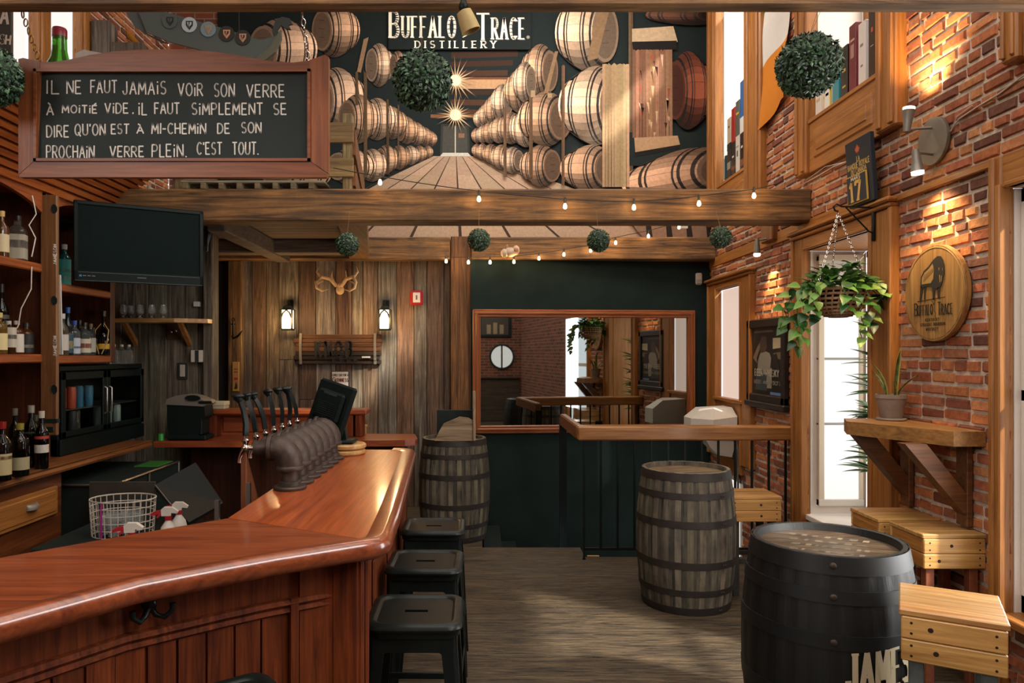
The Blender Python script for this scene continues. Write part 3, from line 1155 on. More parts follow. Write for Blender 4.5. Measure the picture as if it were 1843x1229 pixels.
# ------------------------------------------------------------------ taps: pipe elbows on round flanges with spike handles
tap = thing('beer_tap', 'rusty pipe elbow beer tap nearest the curved bar end', 'beer tap', (0, 0, 0), 0, 'pipe elbow beer taps along the bar')
m = MB()
m.lathe([(0, 0), (.070, 0), (.0725, .004), (.0725, .011), (.068, .016), (.047, .017), (.047, .034), (.042, .038)], 28)
m.build('flange', M['iron'], tap, smooth=40)
m = MB()
m.lathe([(.036, .015), (.036, .125)], 20, caps=False)
m.build('pipe', M['iron'], tap, smooth=50)
m = MB()
m.lathe([(.036, .082), (.056, .082), (.059, .087), (.059, .099), (.055, .104), (.05, .104)], 24)
el = [(0, 0, .095)] + [(-.062 + .062 * math.cos(R(a)), 0, .115 + .066 * math.sin(R(a))) for a in range(0, 91, 15)] + [(-.085, 0, .181)]
m.tube(el, [.053] + [.055] * (len(el) - 2) + [.052], 20)
m.lathe([(.05, 0), (.058, 0), (.06, .004), (.06, .016), (.055, .02), (.04, .02)], 24, M=TR((-.075, 0, .183), 0, -PI / 2))
m.tube([(-.09, 0, .185), (-.155, 0, .18)], .034, 16)
m.build('elbow', M['iron'], tap, smooth=50)
m = MB()
m.tube([(-.15, 0, .18), (-.20, 0, .18)], .013, 12)
m.lathe([(.012, 0), (.019, .006), (.019, .014), (.012, .02), (.012, .03), (.017, .036), (.017, .044), (.009, .05), (.009, .066)], 14, c=(-.197, 0, .172))
m.tube([(-.197, 0, .18), (-.212, 0, .16), (-.222, 0, .135), (-.224, 0, .115)], [.013, .011, .009, .01], 12)
m.build('faucet', M['chrome'], tap, smooth=50)
m = MB()
m.tube([(-.197, 0, .235), (-.195, .0, .29), (-.205, 0, .345), (-.222, 0, .39)], [.014, .0145, .0135, .0115], 4)
m.tube([(-.22, 0, .383), (-.231, 0, .407)], [.011, .024], 10)
m.ball((-.232, 0, .41), .026, 12, 6, sc=(1.15, .9, .45))
m.build('spike_handle', M['black_metal'], tap, smooth=45)
ords = ['nearest the curved bar end', 'second from the curved bar end', 'third from the curved bar end', 'fourth of the row, the middle one', 'third from the till screen', 'second from the till screen', 'nearest the till screen']
for k in range(7):
    loc = (-.832, 3.2 + k * .150, ZT + .0006)
    rzk = random.uniform(-.08, .08)
    lb = 'rusty pipe elbow beer tap with black spike handle, ' + ords[k]
    if k == 0:
        tap.location = loc
        tap['label'] = lb
    else:
        t_ = dup(tap, loc, rzk, lb)
        for ch in t_.children:
            if ch.name.startswith('spike_handle'):
                pv = Vector((-.197, 0, .235))
                rot = Matrix.Rotation(random.uniform(-.9, .9), 4, 'Z') @ Matrix.Rotation(random.uniform(-.18, .12), 4, 'Y') @ Matrix.Rotation(random.uniform(-.22, .22), 4, 'X')
                ch.matrix_local = Matrix.Translation(pv) @ rot @ Matrix.Translation(-pv)
# ------------------------------------------------------------------ till screen on two round boards
for k, (dz, rr, lb) in enumerate(((0, .128, 'lower round wooden board stacked under the till screen'), (.034, .126, 'upper round wooden board directly under the till screen'))):
    m = MB()
    m.lathe([(0, 0), (rr - .008, 0), (rr, .008), (rr, .022), (rr - .008, .03), (0, .03)], 40, c=(-.80 + .006 * k, 4.315, ZT + .001 + dz))
    tag(m.build('round_board', M['pine_x'], smooth=40), lb, 'round board', 'round boards under the till')
till = thing('till_screen', 'black touch screen till seen from behind on round boards', 'till', (-.815, 4.315, ZT + .066))
m = MB()
m.box(-.90, -.73, 4.235, 4.405, ZT + .066, ZT + .088, .01)
m.build('base', M['black_gloss'], till)
m = MB()
m.prism([(-.835, ZT + .08), (-.765, ZT + .08), (-.775, ZT + .16), (-.78, ZT + .25), (-.83, ZT + .25), (-.828, ZT + .16)], 4.285, 4.345, 'y', M=TR((-.015, 0, 0)))
m.build('stand', M['black_gloss'], till)
S = TR((-.875, 4.315, ZT + .275), R(-12), R(14), R(-28))
m = MB()
m.box(-.135, .135, -.02, .02, -.15, .155, .012, M=S)
m.box(-.10, .10, -.05, -.02, -.08, .10, .02, M=S)
m.build('screen_body', M['black_gloss'], till)
m = MB()
m.box(-.05, .05, -.053, -.049, .07, .085, .002, (3, 3, 3), M=S)
for k in range(7):
    m.box(-.07, .07, -.0525, -.049, -.05 + k * .012, -.045 + k * .012, 0, (2, 2, 2), M=S)
m.build('vent', M['black_metal'], till)
# steel drip rack behind the taps
drip = thing('bottle_rack', 'slim steel framed bottle rack behind the beer taps', 'rack', (-1.1, 3.6, 0))
for (x, y) in ((-1.19, 3.3), (-1.19, 3.75), (-1.0, 3.3), (-1.0, 3.75)):
    m = MB()
    m.box(x - .01, x + .01, y - .01, y + .01, 0, 1.0)
    m.build('post', M['steel'], drip)
for z in (.45, .80):
    m = MB()
    m.box(-1.2, -.99, 3.29, 3.76, z, z + .014)
    m.build('tray', M['black_metal'], drip)
m = MB()
m.lathe([(0, 0), (.06, 0), (.075, .02), (.078, .05), (.07, .052), (.06, .03), (0, .03)], 20, c=(-1.1, 3.4, .815))
tag(m.build('metal_bowl', M['chrome'], smooth=40), 'small shiny bowl standing on the rack behind the taps', 'bowl')
# ------------------------------------------------------------------ black metal stools
st = thing('metal_stool', 'black metal stool', 'stool', (0, 0, 0), 0, 'black metal stools at the bar')


def rrect(hw, r, n=5):
    o = []
    for (sx, sy, a0) in ((1, 1, 0), (-1, 1, 90), (-1, -1, 180), (1, -1, 270)):
        for k in range(n + 1):
            a = R(a0 + 90 * k / n)
            o.append((sx * (hw - r) + r * math.cos(a), sy * (hw - r) + r * math.sin(a)))
    return o


m = MB()
rings = [(.158, .050, .70), (.160, .050, .722), (.168, .052, .724), (.170, .052, .732), (.166, .05, .742), (.158, .048, .748), (.146, .044, .750), (.136, .042, .747), (.130, .040, .741), (.06, .02, .740)]
vs, fs = [], []
n_ = 24
for (hw, r, z) in rings:
    vs += [(p[0], p[1], z) for p in rrect(hw, r)]
for i in range(len(rings) - 1):
    for k in range(n_):
        fs.append((i * n_ + k, i * n_ + (k + 1) % n_, (i + 1) * n_ + (k + 1) % n_, (i + 1) * n_ + k))
# hole-shaped slot in the middle
slot = []
for k in range(n_):
    a = 2 * PI * (k + .5) / n_ + 0
    q = rrect(.06, .02)[k]
    slot.append((max(-.042, min(.042, q[0] * .8)), max(-.012, min(.012, q[1] * .3)), .740))
b0 = len(vs)
vs += slot
for k in range(n_):
    fs.append(((len(rings) - 1) * n_ + k, (len(rings) - 1) * n_ + (k + 1) % n_, b0 + (k + 1) % n_, b0 + k))
b1 = len(vs)
vs += [(p[0], p[1], .715) for p in slot]
for k in range(n_):
    fs.append((b0 + k, b0 + (k + 1) % n_, b1 + (k + 1) % n_, b1 + k))
m.add(vs, fs)
m.build('seat', M['black_metal'], st, smooth=35)
for sx in (-1, 1):
    for sy in (-1, 1):
        m = MB()
        prof = [(.0, .7), (.30, .55), (.62, .3), (1, 0)]
        top, bot = .148, .185
        vs, fs = [], []
        for (u, z) in prof:
            c_ = top + (bot - top) * u
            wd = .058 - .026 * u
            q = [(c_, c_ - wd), (c_, c_ - .014), (c_ - .014, c_), (c_ - wd, c_), (c_ - wd, c_ - .008), (c_ - .018, c_ - .012), (c_ - .012, c_ - .018), (c_ - .008, c_ - wd)]
            vs += [(sx * a, sy * b, z if z < .69 else .722) for a, b in q]
        for i in range(3):
            for k in range(8):
                fs.append((i * 8 + k, i * 8 + (k + 1) % 8, (i + 1) * 8 + (k + 1) % 8, (i + 1) * 8 + k))
        fs.append(tuple(24 + k for k in range(8)))
        m.add(vs, fs)
        m.build('leg', M['black_metal'], st, smooth=30)
for (z, hw) in ((.30, .168), (.60, .150)):
    for k in range(4):
        m = MB()
        M4 = Matrix.Rotation(k * PI / 2, 4, 'Z')
        if z > .5:      # arched skirt between the legs
            pr = [(-.14, .705), (.14, .705), (.142, .64), (.115, .632), (.09, .65), (-.09, .65), (-.115, .632), (-.142, .64)]
            m.prism(pr, hw - .006, hw + .0, 'y', M=M4)
            m.build('skirt', M['black_metal'], st)
        else:
            m.box(-hw + .02, hw - .02, hw - .004, hw + .004, z - .014, z + .014, .002, M=M4)
            m.build('stretcher', M['black_metal'], st)
for k, (x, y, rz, lb) in enumerate(((-.222, 2.61, .0, 'black metal stool at the bar corner, nearest of the row along the side'), (-.235, 3.24, -.02, 'black metal stool in the middle of the row along the bar side'),
                                    (-.238, 3.90, .0, 'black metal stool beside the back barrel, last of the row at the bar'), (-.66, 1.885, .66, 'black metal stool in front of the curved bar panel, only its seat showing'))):
    if k == 0:
        st.location = (x, y, 0)
        st.rotation_euler.z = rz
        st['label'] = lb
    else:
        dup(st, (x, y, 0), rz, lb)
# ================================================================== barrels
def barrel(name, label, loc, rz, dark, rb=.325, rt=.285, H=.905, seed=1, script=False):
    rnd = random.Random(seed)
    b = thing(name, label, 'barrel', (0, 0, 0), 0, 'whisky barrels standing on the floor')
    rad = lambda z: rt + (rb - rt) * (1 - abs((z - H / 2) / (H / 2)) ** 1.9)
    ns = 26
    cols = [jit((1, 1, 1), .22 if not dark else .3) for _ in range(ns)]
    m = MB()
    zs = [0, .05, .14, .25, .36, H / 2, H - .36, H - .25, H - .14, H - .05, H]
    n = ns * 4
    vs, fs, cc = [], [], []
    for z in zs:
        for k in range(n):
            a = 2 * PI * k / n
            r = rad(z) - (.0045 if k % 4 == 0 else 0)
            vs.append((r * math.cos(a), r * math.sin(a), z))
    for i in range(len(zs) - 1):
        for k in range(n):
            fs.append((i * n + k, i * n + (k + 1) % n, (i + 1) * n + (k + 1) % n, (i + 1) * n + k))
            cc.append(cols[(k // 4) % ns] if k % 4 not in (0, 3) else tuple(c * .55 for c in cols[(k // 4) % ns]))
    # chime: thickness of the rim and the inner croze
    base = len(vs)
    for r, z in ((rad(H) - .022, H), (rad(H) - .03, H - .032)):
        for k in range(n):
            a = 2 * PI * k / n
            vs.append((r * math.cos(a), r * math.sin(a), z))
    t = (len(zs) - 1) * n
    for k in range(n):
        l = (k + 1) % n
        fs.append((t + k, t + l, base + l, base + k)); cc.append(tuple(c * 1.5 for c in cols[(k // 4) % ns]))
        fs.append((base + k, base + l, base + n + l, base + n + k)); cc.append((.8, .8, .8))
    m.add(vs, fs, cc)
    m.build('staves', M['stave_dark'] if dark else M['stave'], b, smooth=25)
    m = MB()
    r0 = rad(H) - .028
    k = -7
    wd = r0 * 2 / 7.0
    for q in range(7):
        x0, x1 = -r0 + q * wd, -r0 + (q + 1) * wd - .003
        pts = []
        for x in [x0 + (x1 - x0) * i / 5 for i in range(6)]:
            pts.append((x, -math.sqrt(max(0, r0 * r0 - x * x))))
        for x in [x1 - (x1 - x0) * i / 5 for i in range(6)]:
            pts.append((x, math.sqrt(max(0, r0 * r0 - x * x)) + 1e-5))
        mm = Matrix.Rotation(R(90 if not dark else 62), 4, 'Z')
        m.prism(pts, H - .052, H - .030, 'z', jit((1, 1, 1), .18), M=mm)
    m.build('head', M['head_dark'] if dark else M['head_wood'], b)
    hz = [(.0, .05), (.125, .04), (.30, .045), (H - .345, .045), (H - .165, .04), (H - .052, .05)]
    if dark: hz = [(.0, .06), (.125, .05), (.29, .055), (H - .345, .055), (H - .175, .05), (H - .068, .068)]
    for z0, hh in hz:
        m = MB()
        m.lathe([(rad(z0) - .004, z0), (rad(z0) + .0035, z0), (rad(z0 + hh) + .0035, z0 + hh), (rad(z0 + hh) - .004, z0 + hh)], 64, caps=False)
        h = m.build('hoop', M['hoop_black'] if dark else M['hoop'], b, smooth=30)
        m = MB()
        a = R(-112) - rz if dark else R(-60) - rz
        for dd in ((0,) if dark else (0, .06)):
            rr = rad(z0 + hh / 2) + .004
            mm = TR((rr * math.cos(a + dd), rr * math.sin(a + dd), z0 + hh / 2), 0, PI / 2, a + dd)
            m.lathe([(.0135, 0), (.0135, .002), (.009, .005), (.004, .0062), (0, .0062)] if dark else [(.007, 0), (.006, .003), (0, .004)], 14, M=mm)
        m.build('rivet', M['iron'], h, smooth=40)
    b.location, b.rotation_euler.z = loc, rz
    return b, rad


b1, rad1 = barrel('whisky_barrel', 'black stained barrel with white stencilled name, beside the wooden crate stools', (1.485, 3.07, 0), 0, True, seed=4, rb=.345, rt=.30, H=.885)
b2, _ = barrel('whisky_barrel', 'weathered grey barrel standing in front of the railing', (1.40, 4.87, 0), .3, False, seed=9)
b3, _ = barrel('whisky_barrel', 'weathered barrel at the back behind the bar end, wooden caddy on top', (-.215, 6.60, 0), .9, False, seed=12)
# stencilled name on the black barrel
tm = MB()
text(tm, 'JAMESON', (0, 0, 0), (1, 0, 0), (0, 1, 0), .37, .135, .021, hexc('#c8b896'), serif=.013, thin=.5, gap=.34)
a_start = R(-104)
nv = []
for p in tm.v:
    a = a_start + p.x / .345
    z = .395 + p.y + p.x * .12
    r = rad1(z) + .006 + p.z
    nv.append(Vector((r * math.cos(a), r * math.sin(a), z)) + Vector((1.485, 3.07, 0)))
tm.v = nv
tm.build('stencil_lettering', M['paint'], b1, recalc=False)
# worn stencil marks on its head
m = MB()
rnd = random.Random(2)
for row in range(4):
    u = -.13 + row * .085
    t = -.17 + rnd.uniform(0, .03)
    while t < .15:
        wv = rnd.uniform(.01, .035)
        c_, s_ = math.cos(R(62)), math.sin(R(62))
        q = [(t, u), (t + wv, u), (t + wv + .006, u + .035), (t + .006, u + .035)]
        m.add([(1.485 + a * math.cos(R(-28)) - b * math.sin(R(-28)), 3.07 + a * math.sin(R(-28)) + b * math.cos(R(-28)), .885 - .0296) for a, b in q], [(0, 1, 2, 3)], jit(hexc('#665a48'), .3))
        t += wv + rnd.uniform(.012, .03)
m.build('worn_stencil', M['paint'], b1, recalc=False)
# wooden caddy on the back barrel
cad = thing('bar_caddy', 'rustic wooden caddy standing on the back barrel', 'caddy', (-.2, 6.45, .905))
m = MB()
m.prism([(-.40, 0), (-.05, 0), (-.05, .17), (-.10, .20), (-.18, .21), (-.25, .18), (-.32, .15), (-.36, .08)], 6.32, 6.345, 'y', (.5, .36, .22), M=TR((.02, 0, .9055)))
m.build('side_board', M['barn_x'], cad)
m = MB()
m.box(-.045, -.02, 6.30, 6.56, .9055, 1.20, .006, (.5, .36, .22))
m.prism([(6.30, 1.19), (6.56, 1.19), (6.56, 1.27), (6.46, 1.30), (6.36, 1.34), (6.30, 1.34)], -.045, -.02, 'x', (.5, .36, .22))
m.build('end_board', M['barn_z'], cad)
m = MB()
m.box(-.37, -.045, 6.53, 6.55, .907, 1.16, .004)
m.build('chalk_panel', M['black'], cad)
m = MB()
text(m, 'JAMESON', (-.08, 6.5515, .94), (-1, 0, 0), (0, 0, 1), .25, .045, .008, hexc('#8a8a80'))
m.build('lettering', M['paint'], cad, recalc=False)

# ================================================================== crate stools
def crate_stool(label, loc, rz, w, d, zs, leg, hb=.152, mleg='steel_grey'):
    t = thing('crate_stool', label, 'stool', (0, 0, 0), 0, 'wooden crate top stools')
    b = zs - hb - .022
    for k in range(4):
        y0 = -d / 2 + k * d / 4
        m = MB()
        m.box(-w / 2 - .006, w / 2 + .006, y0 + .001, y0 + d / 4 - .001, zs - .022, zs, .004, jit((.95, .92, .88), .12))
        m.build('top_board', M['pine_x'], t)
    for k in range(2):
        z0 = b + k * (hb / 2)
        for nm, (x0, x1, y0, y1) in (('front_board', (-w / 2, w / 2, -d / 2, -d / 2 + .019)), ('back_board', (-w / 2, w / 2, d / 2 - .019, d / 2))):
            m = MB()
            m.box(x0, x1, y0, y1, z0 + .001, z0 + hb / 2 - .001, .004, jit((1.12, 1.08, 1.0), .1))
            o = m.build(nm, M['pine_x'], t)
            if nm == 'front_board':
                for sx in (-1, 1):
                    for dz in (.02, .055):
                        m = MB()
                        m.lathe([(.0045, 0), (.0045, .0008), (0, .001)], 8, c=(0, 0, 0), M=TR((sx * (w / 2 - .03), y0 + .0002, z0 + dz), PI / 2))
                        m.build('screw', M['soil'], o)
                m = MB()
                m.lathe([(.009, 0), (.008, .0006), (0, .0008)], 10, M=TR((random.uniform(-.08, .08), y0 + .0002, z0 + .04), PI / 2))
                m.build('knot', M['soil'], o)
        for s_ in (-1, 1):
            m = MB()
            xa = s_ * w / 2
            m.box(xa, xa - s_ * .019, -d / 2 + .02, d / 2 - .02, z0 + .001, z0 + hb / 2 - .001, .004, jit((1.05, 1, .92), .1))
            m.build('side_board', M['pine_y'], t)
    for sx in (-1, 1):
        for sy in (-1, 1):
            m = MB()
            x, y = sx * (w / 2 - .045), sy * (d / 2 - .045)
            m.box(x - .022, x + .022, y - .022, y + .022, 0, b + .04, .003)
            m.build('leg', M[mleg], t)
    for sy in (-1, 1):
        m = MB()
        m.box(-w / 2 + .06, w / 2 - .06, sy * (d / 2 - .045) - .012, sy * (d / 2 - .045) + .012, .22, .25)
        m.build('footrest', M[mleg], t)
    t.location, t.rotation_euler.z = loc, rz
    return t


M['steel_grey'] = plain('grey painted steel', hexc('#5d6664'), .5, .2, var=.2)
M['dark_leg'] = plain('dark stool leg', hexc('#33302a'), .6, var=.3)
M['copper_leg'] = plain('copper coloured stool leg', hexc('#8f5238'), .5, .2, var=.2)
crate_stool('pale wooden crate stool on grey steel legs, nearest the camera', (1.645, 2.516, 0), -.53, .295, .33, .805, 0)
crate_stool('wooden crate stool against the brick under the wall shelf, striped with light', (2.385, 3.76, 0), 0, .31, .30, .765, 0, mleg='copper_leg')
crate_stool('reddish wooden crate stool half hidden below the tall window', (2.36, 4.10, 0), 0, .33, .30, .765, 0, mleg='dark_leg')
crate_stool('small pale crate stool beside the grey barrel and railing', (1.905, 5.10, 0), 0, .345, .31, .69, 0, mleg='dark_leg')

# ================================================================== stair railing
rl = thing('stair_railing', 'wooden topped black metal railing around the stair opening', 'railing', (1.7, 5.84, 0))
m = MB()
m.box(.80, XR - .01, 5.79, 5.93, 1.085 - .115, 1.085, .012)
m.build('top_rail', M['pine_x_dark'] if 'pine_x_dark' in M else wood('rail oak', hexc('#7d4e26'), hexc('#b07a42'), 'x', .8, .4, .1, coat=.2), rl)
m = MB()
m.box(.795, .86, 5.93, 7.0, 1.085 - .115, 1.085, .012)
m.build('return_rail', M['brown_wood_y'], rl)
x = .862
while x < XR - .04:
    m = MB()
    m.box(x - .008, x + .008, 5.852, 5.868, 0 if x < .9 else .085, .975)
    m.build('baluster', M['black_metal'], rl)
    x += .1362
m = MB()
m.box(.862, XR - .005, 5.85, 5.87, .075, .095)
m.build('bottom_rail', M['black_metal'], rl)
m = MB()
m.box(.85, .874, 5.85, 5.87, 0, .012)
m.box(.79, .86, 6.98, 7.02, -1.6, 1.0)
m.build('post', M['black_metal'], rl)
mb = MB()
mb.box(.90, 1.0, 5.94, 5.96, -.02, .006, .003)
mb.build('trim_5', M['pine_x'], kind='structure')

# ================================================================== white wall unit by the far window
wu = thing('wall_heater', 'white angular heater unit on the wall behind the railing', 'heater', (2.33, 7.2, .7))
m = MB()
def hull(mb, pts):
    bm = bmesh.new()
    for p in pts: bm.verts.new(p)
    r = bmesh.ops.convex_hull(bm, input=bm.verts)
    bm.verts.index_update()
    mb.add([v.co.copy() for v in bm.verts], [[v.index for v in f.verts] for f in bm.faces])
    bm.free()


X0, X1 = 2.10, XR - .05
hull(m, [(X0, 7.12, .86), (X0, 7.36, .86), (X0, 7.12, 1.03), (X0, 7.36, 1.03), (X0 + .17, 6.96, .84), (X0 + .17, 6.96, 1.03), (X1, 6.96, .84), (X1, 6.96, 1.06), (X1, 7.36, .84), (X0 + .12, 7.2, 1.125), (X0 + .12, 7.36, 1.125), (X0 + .22, 7.1, 1.14), (X1, 7.1, 1.14), (X1, 7.36, 1.14)])
m.build('cover', M['white'], wu)
m = MB()
hull(m, [(2.2, 6.98, .84), (2.5, 6.98, .84), (2.2, 7.3, .84), (2.5, 7.3, .84), (2.34, 7.02, .68), (2.47, 7.02, .66), (2.34, 7.2, .68), (2.47, 7.2, .66), (2.26, 7.0, .75)])
m.build('lower_cover', M['white'], wu)
m = MB()
for k in range(5):
    m.ball((2.24 + k * .05, 6.995, .835), .012, 8, 6)
m.build('control_knobs', M['black_gloss'], wu)
m = MB()
m.tube([(2.44, 7.0, .84), (2.50, 6.98, .82), (2.515, 6.98, .70), (2.515, 6.98, .1)], .012, 8)
tag(m.build('conduit_pipe', M['steel'], smooth=50), 'thin grey conduit pipe running down from the white heater unit', 'pipe')
# dark lean-to beside window: detector
m = MB()
c = at(1257, 502, 7.9)
m.box(c.x - .035, c.x + .035, 7.87, YB, c.z - .065, c.z + .065, .012)
m.box(c.x - .03, c.x + .03, 7.862, 7.872, c.z - .055, c.z - .01, .006, (.6, .62, .6))
tag(m.build('motion_detector', M['white']), 'small white motion detector on the black wall by the corner', 'detector')

# ================================================================== mirror
mr = thing('wall_mirror', 'wide wood framed mirror on the black wall', 'mirror', (1.19, 7.86, .81))
am = R(4.2)
cx_, w_, z0, z1 = 1.155, 2.43, .815, 2.14


def mp(u, v, d):         # point on the slightly turned mirror plane
    return Vector((cx_ + u * math.cos(am) + d * math.sin(am), 7.795 + u * math.sin(am) - d * math.cos(am), v))


m = MB()
m.quad(mp(-w_ / 2 + .05, z0 + .05, 0), mp(w_ / 2 - .05, z0 + .05, 0), mp(w_ / 2 - .05, z1 - .05, 0), mp(-w_ / 2 + .05, z1 - .05, 0))
m.quad(mp(-w_ / 2 + .05, z0 + .05, -.01), mp(w_ / 2 - .05, z0 + .05, -.01), mp(w_ / 2 - .05, z1 - .05, -.01), mp(-w_ / 2 + .05, z1 - .05, -.01))
m.build('mirror_glass', M['mirror'], mr)
Mm = Matrix.Translation((cx_, 7.795, 0)) @ Matrix.Rotation(am, 4, 'Z')
for nm, bx in (('horizontal', None),):
    for z in (z0, z1 - .085):
        m = MB()
        m.box(-w_ / 2, w_ / 2, -.03, .012, z, z + .085, .008, M=Mm)
        m.box(-w_ / 2 + .02, w_ / 2 - .02, -.042, -.02, z + .03, z + .058, .008, M=Mm)
        m.box(-w_ / 2 + .06, w_ / 2 - .06, -.036, -.02, z + (.068 if z == z0 else .003), z + (.082 if z == z0 else .017), .005, M=Mm)
        m.build('frame_rail', M['mirror_frame'], mr)
for s_ in (-1, 1):
    m = MB()
    a, b = s_ * w_ / 2, s_ * (w_ / 2 - .085)
    m.box(a, b, -.031, .012, z0 + .01, z1 - .01, .008, M=Mm)
    m.box(a - s_ * .03, a - s_ * .058, -.043, -.02, z0 + .03, z1 - .03, .008, M=Mm)
    m.box(a - s_ * .068, a - s_ * .082, -.036, -.02, z0 + .07, z1 - .07, .005, M=Mm)
    m.build('frame_stile', M['mirror_frame_z'], mr)
# what the mirror shows of the room behind the camera
m = MB()


def seen_in_mirror(px, py, Ywall):
    o = Vector((0, 0, EYE))
    d = Vector(((px - CX) / F, 1, -(py - CY) / F))
    nrm = Vector((math.sin(am), -math.cos(am), 0))
    p0 = Vector((cx_, 7.795, 1.4))
    t = (p0 - o).dot(nrm) / d.dot(nrm)
    h = o + d * t
    r = d - nrm * 2 * d.dot(nrm)
    return h + r * ((Ywall - h.y) / r.y)


p = seen_in_mirror(903, 642, YF)
pw = thing('round_window', 'round bright porthole window in the brick at the rear, seen in the mirror', 'window', (p.x, YF + .02, p.z - .28))
m = MB()
m.lathe([(.27, 0), (.31, 0), (.31, .03), (.27, .03)], 32, caps=False, M=TR((p.x, YF + .001, p.z), -PI / 2))
m.build('ring_frame', M['black'], pw)
m = MB()
m.lathe([(.275, .005), (.0, .006)], 32, M=TR((p.x, YF + .001, p.z), -PI / 2))
m.build('pane', M['daylight'], pw)
m = MB()
m.box(p.x - .02, p.x + .02, YF + .01, YF + .02, p.z - .27, p.z + .27)
m.build('mullion', M['dark_wood_z'], pw)
p = seen_in_mirror(890, 588, YF)
pc = thing('framed_picture', 'dark framed picture on the rear brick wall, seen in the mirror', 'picture', (p.x, YF + .03, p.z - .3))
m = MB()
m.box(p.x - .42, p.x + .42, YF, YF + .04, p.z - .26, p.z + .32, .01)
m.build('frame', M['black'], pc)
m = MB()
m.box(p.x - .34, p.x + .34, YF + .04, YF + .045, p.z - .20, p.z + .25, 0, hexc('#4a4036'))
for k in range(3):
    m.box(p.x - .2 + k * .16, p.x - .1 + k * .16, YF + .045, YF + .047, p.z - .18, p.z + .05 + .05 * (k % 2), 0, hexc('#a08a68'))
m.build('picture_sheet', M['paint'], pc)
m = MB()
m.box(-3.3, 2.5, YF, YF + .05, 0, 1.05, .01, (.12, .08, .05))
m.box(-3.3, 2.5, YF, YF + .09, 1.05, 1.10, .01, (.14, .09, .06))
m.build('baseboard_rear', M['barn_x'], kind='structure')
# ================================================================== printed mural on the upper back wall
YM = YB + .004
mural = thing('wall_mural', 'large printed mural of a barrel warehouse with distillery name on the upper back wall', 'mural', (0, YM, 2.9))
MU = MB()
lay = [0]


def mpt(x, y, l):
    return Vector(((x - CX) / F * YM, YM - .00022 * l, EYE - (y - CY) / F * YM))


def mpoly(pts, col, up=True):
    if up: lay[0] += .25
    MU.add([mpt(x, y, lay[0]) for x, y in pts], [tuple(range(len(pts)))], col)


def mquads(rows, colf):
    """grid of points rows[i][j] painted by colf(i, j) at the corners"""
    lay[0] += .25
    for i in range(len(rows) - 1):
        for j in range(len(rows[i]) - 1):
            p = [rows[i][j], rows[i][j + 1], rows[i + 1][j + 1], rows[i + 1][j]]
            MU.add([mpt(x, y, lay[0]) for x, y in p], [(0, 1, 2, 3)], colf(i, j))


rm = random.Random(11)
mpoly([(392, 10), (1281, 10), (1281, 434), (392, 434)], hexc('#1b2423'))
# ceiling boards of the aisle
for k in range(9):
    y = 60 + k * 17
    h = 8 + rm.uniform(0, 4)
    xw = 130 - k * 9
    c = jit(hexc('#4a3022'), .3)
    mpoly([(812, y), (820 + xw, y - 6 + k), (820 + xw, y + h - 6 + k), (812, y + h)], c)
mpoly([(815, 143), (912, 143), (912, 160), (815, 160)], hexc('#c79a70'))
mpoly([(815, 139), (915, 139), (915, 143), (815, 143)], hexc('#7a4a2e'))
mpoly([(775, 206), (862, 206), (862, 212), (775, 212)], hexc('#8a5c3c'))
# door at the end of the aisle
mpoly([(794, 223), (844, 223), (846, 282), (792, 282)], hexc('#3a3a36'))
mpoly([(798, 227), (840, 227), (842, 276), (796, 276)], hexc('#4d4b44'))
mpoly([(818.5, 226), (820.5, 226), (820.5, 276), (818.5, 276)], hexc('#cfc4b0'))
mpoly([(825, 240), (836, 240), (836, 248), (825, 248)], hexc('#8c6a50'))
mpoly([(797, 275), (842, 275), (848, 281), (792, 281)], hexc('#d9d2c4'))
# floor boards converging on the door
VX = 820


def fx(u, y):            # u in floor boards across, perspective toward the vanishing line
    k = (y - 262) / (340 - 262)
    return VX + u * 42 * k + (4 * k)


for u in range(-8, 10):
    for (ya, yb) in ((281, 296), (296, 315), (315, 340), (340, 366), (366, 434)):
        c = jit(hexc('#c0a084'), .12)
        xa, xb, xc, xd = fx(u, ya), fx(u + 1, ya), fx(u + 1, yb), fx(u, yb)
        xa, xb, xc, xd = [min(1279, max(664 if ya < 330 else 500, q)) for q in (xa, xb, xc, xd)]
        if xb - xa < .5 and xc - xd < .5: continue
        if ya < 340 and (u < -4 or u > 4): continue
        mpoly([(xa + .1, ya), (xb, ya), (xc, yb), (xd, yb)], c, False)
    lay[0] += .02
lay[0] += .5
for u in range(-7, 10):
    if abs(u) > 4 and True:
        ys = 345
    else:
        ys = 282
    a, b = fx(u, ys), fx(u, 434)
    if b < 420 or a > 1270: continue
    mpoly([(a - .5, ys), (a + .6, ys), (b + 3, 434), (b - 3, 434)], hexc('#4a3a30'), False)
lay[0] += .3


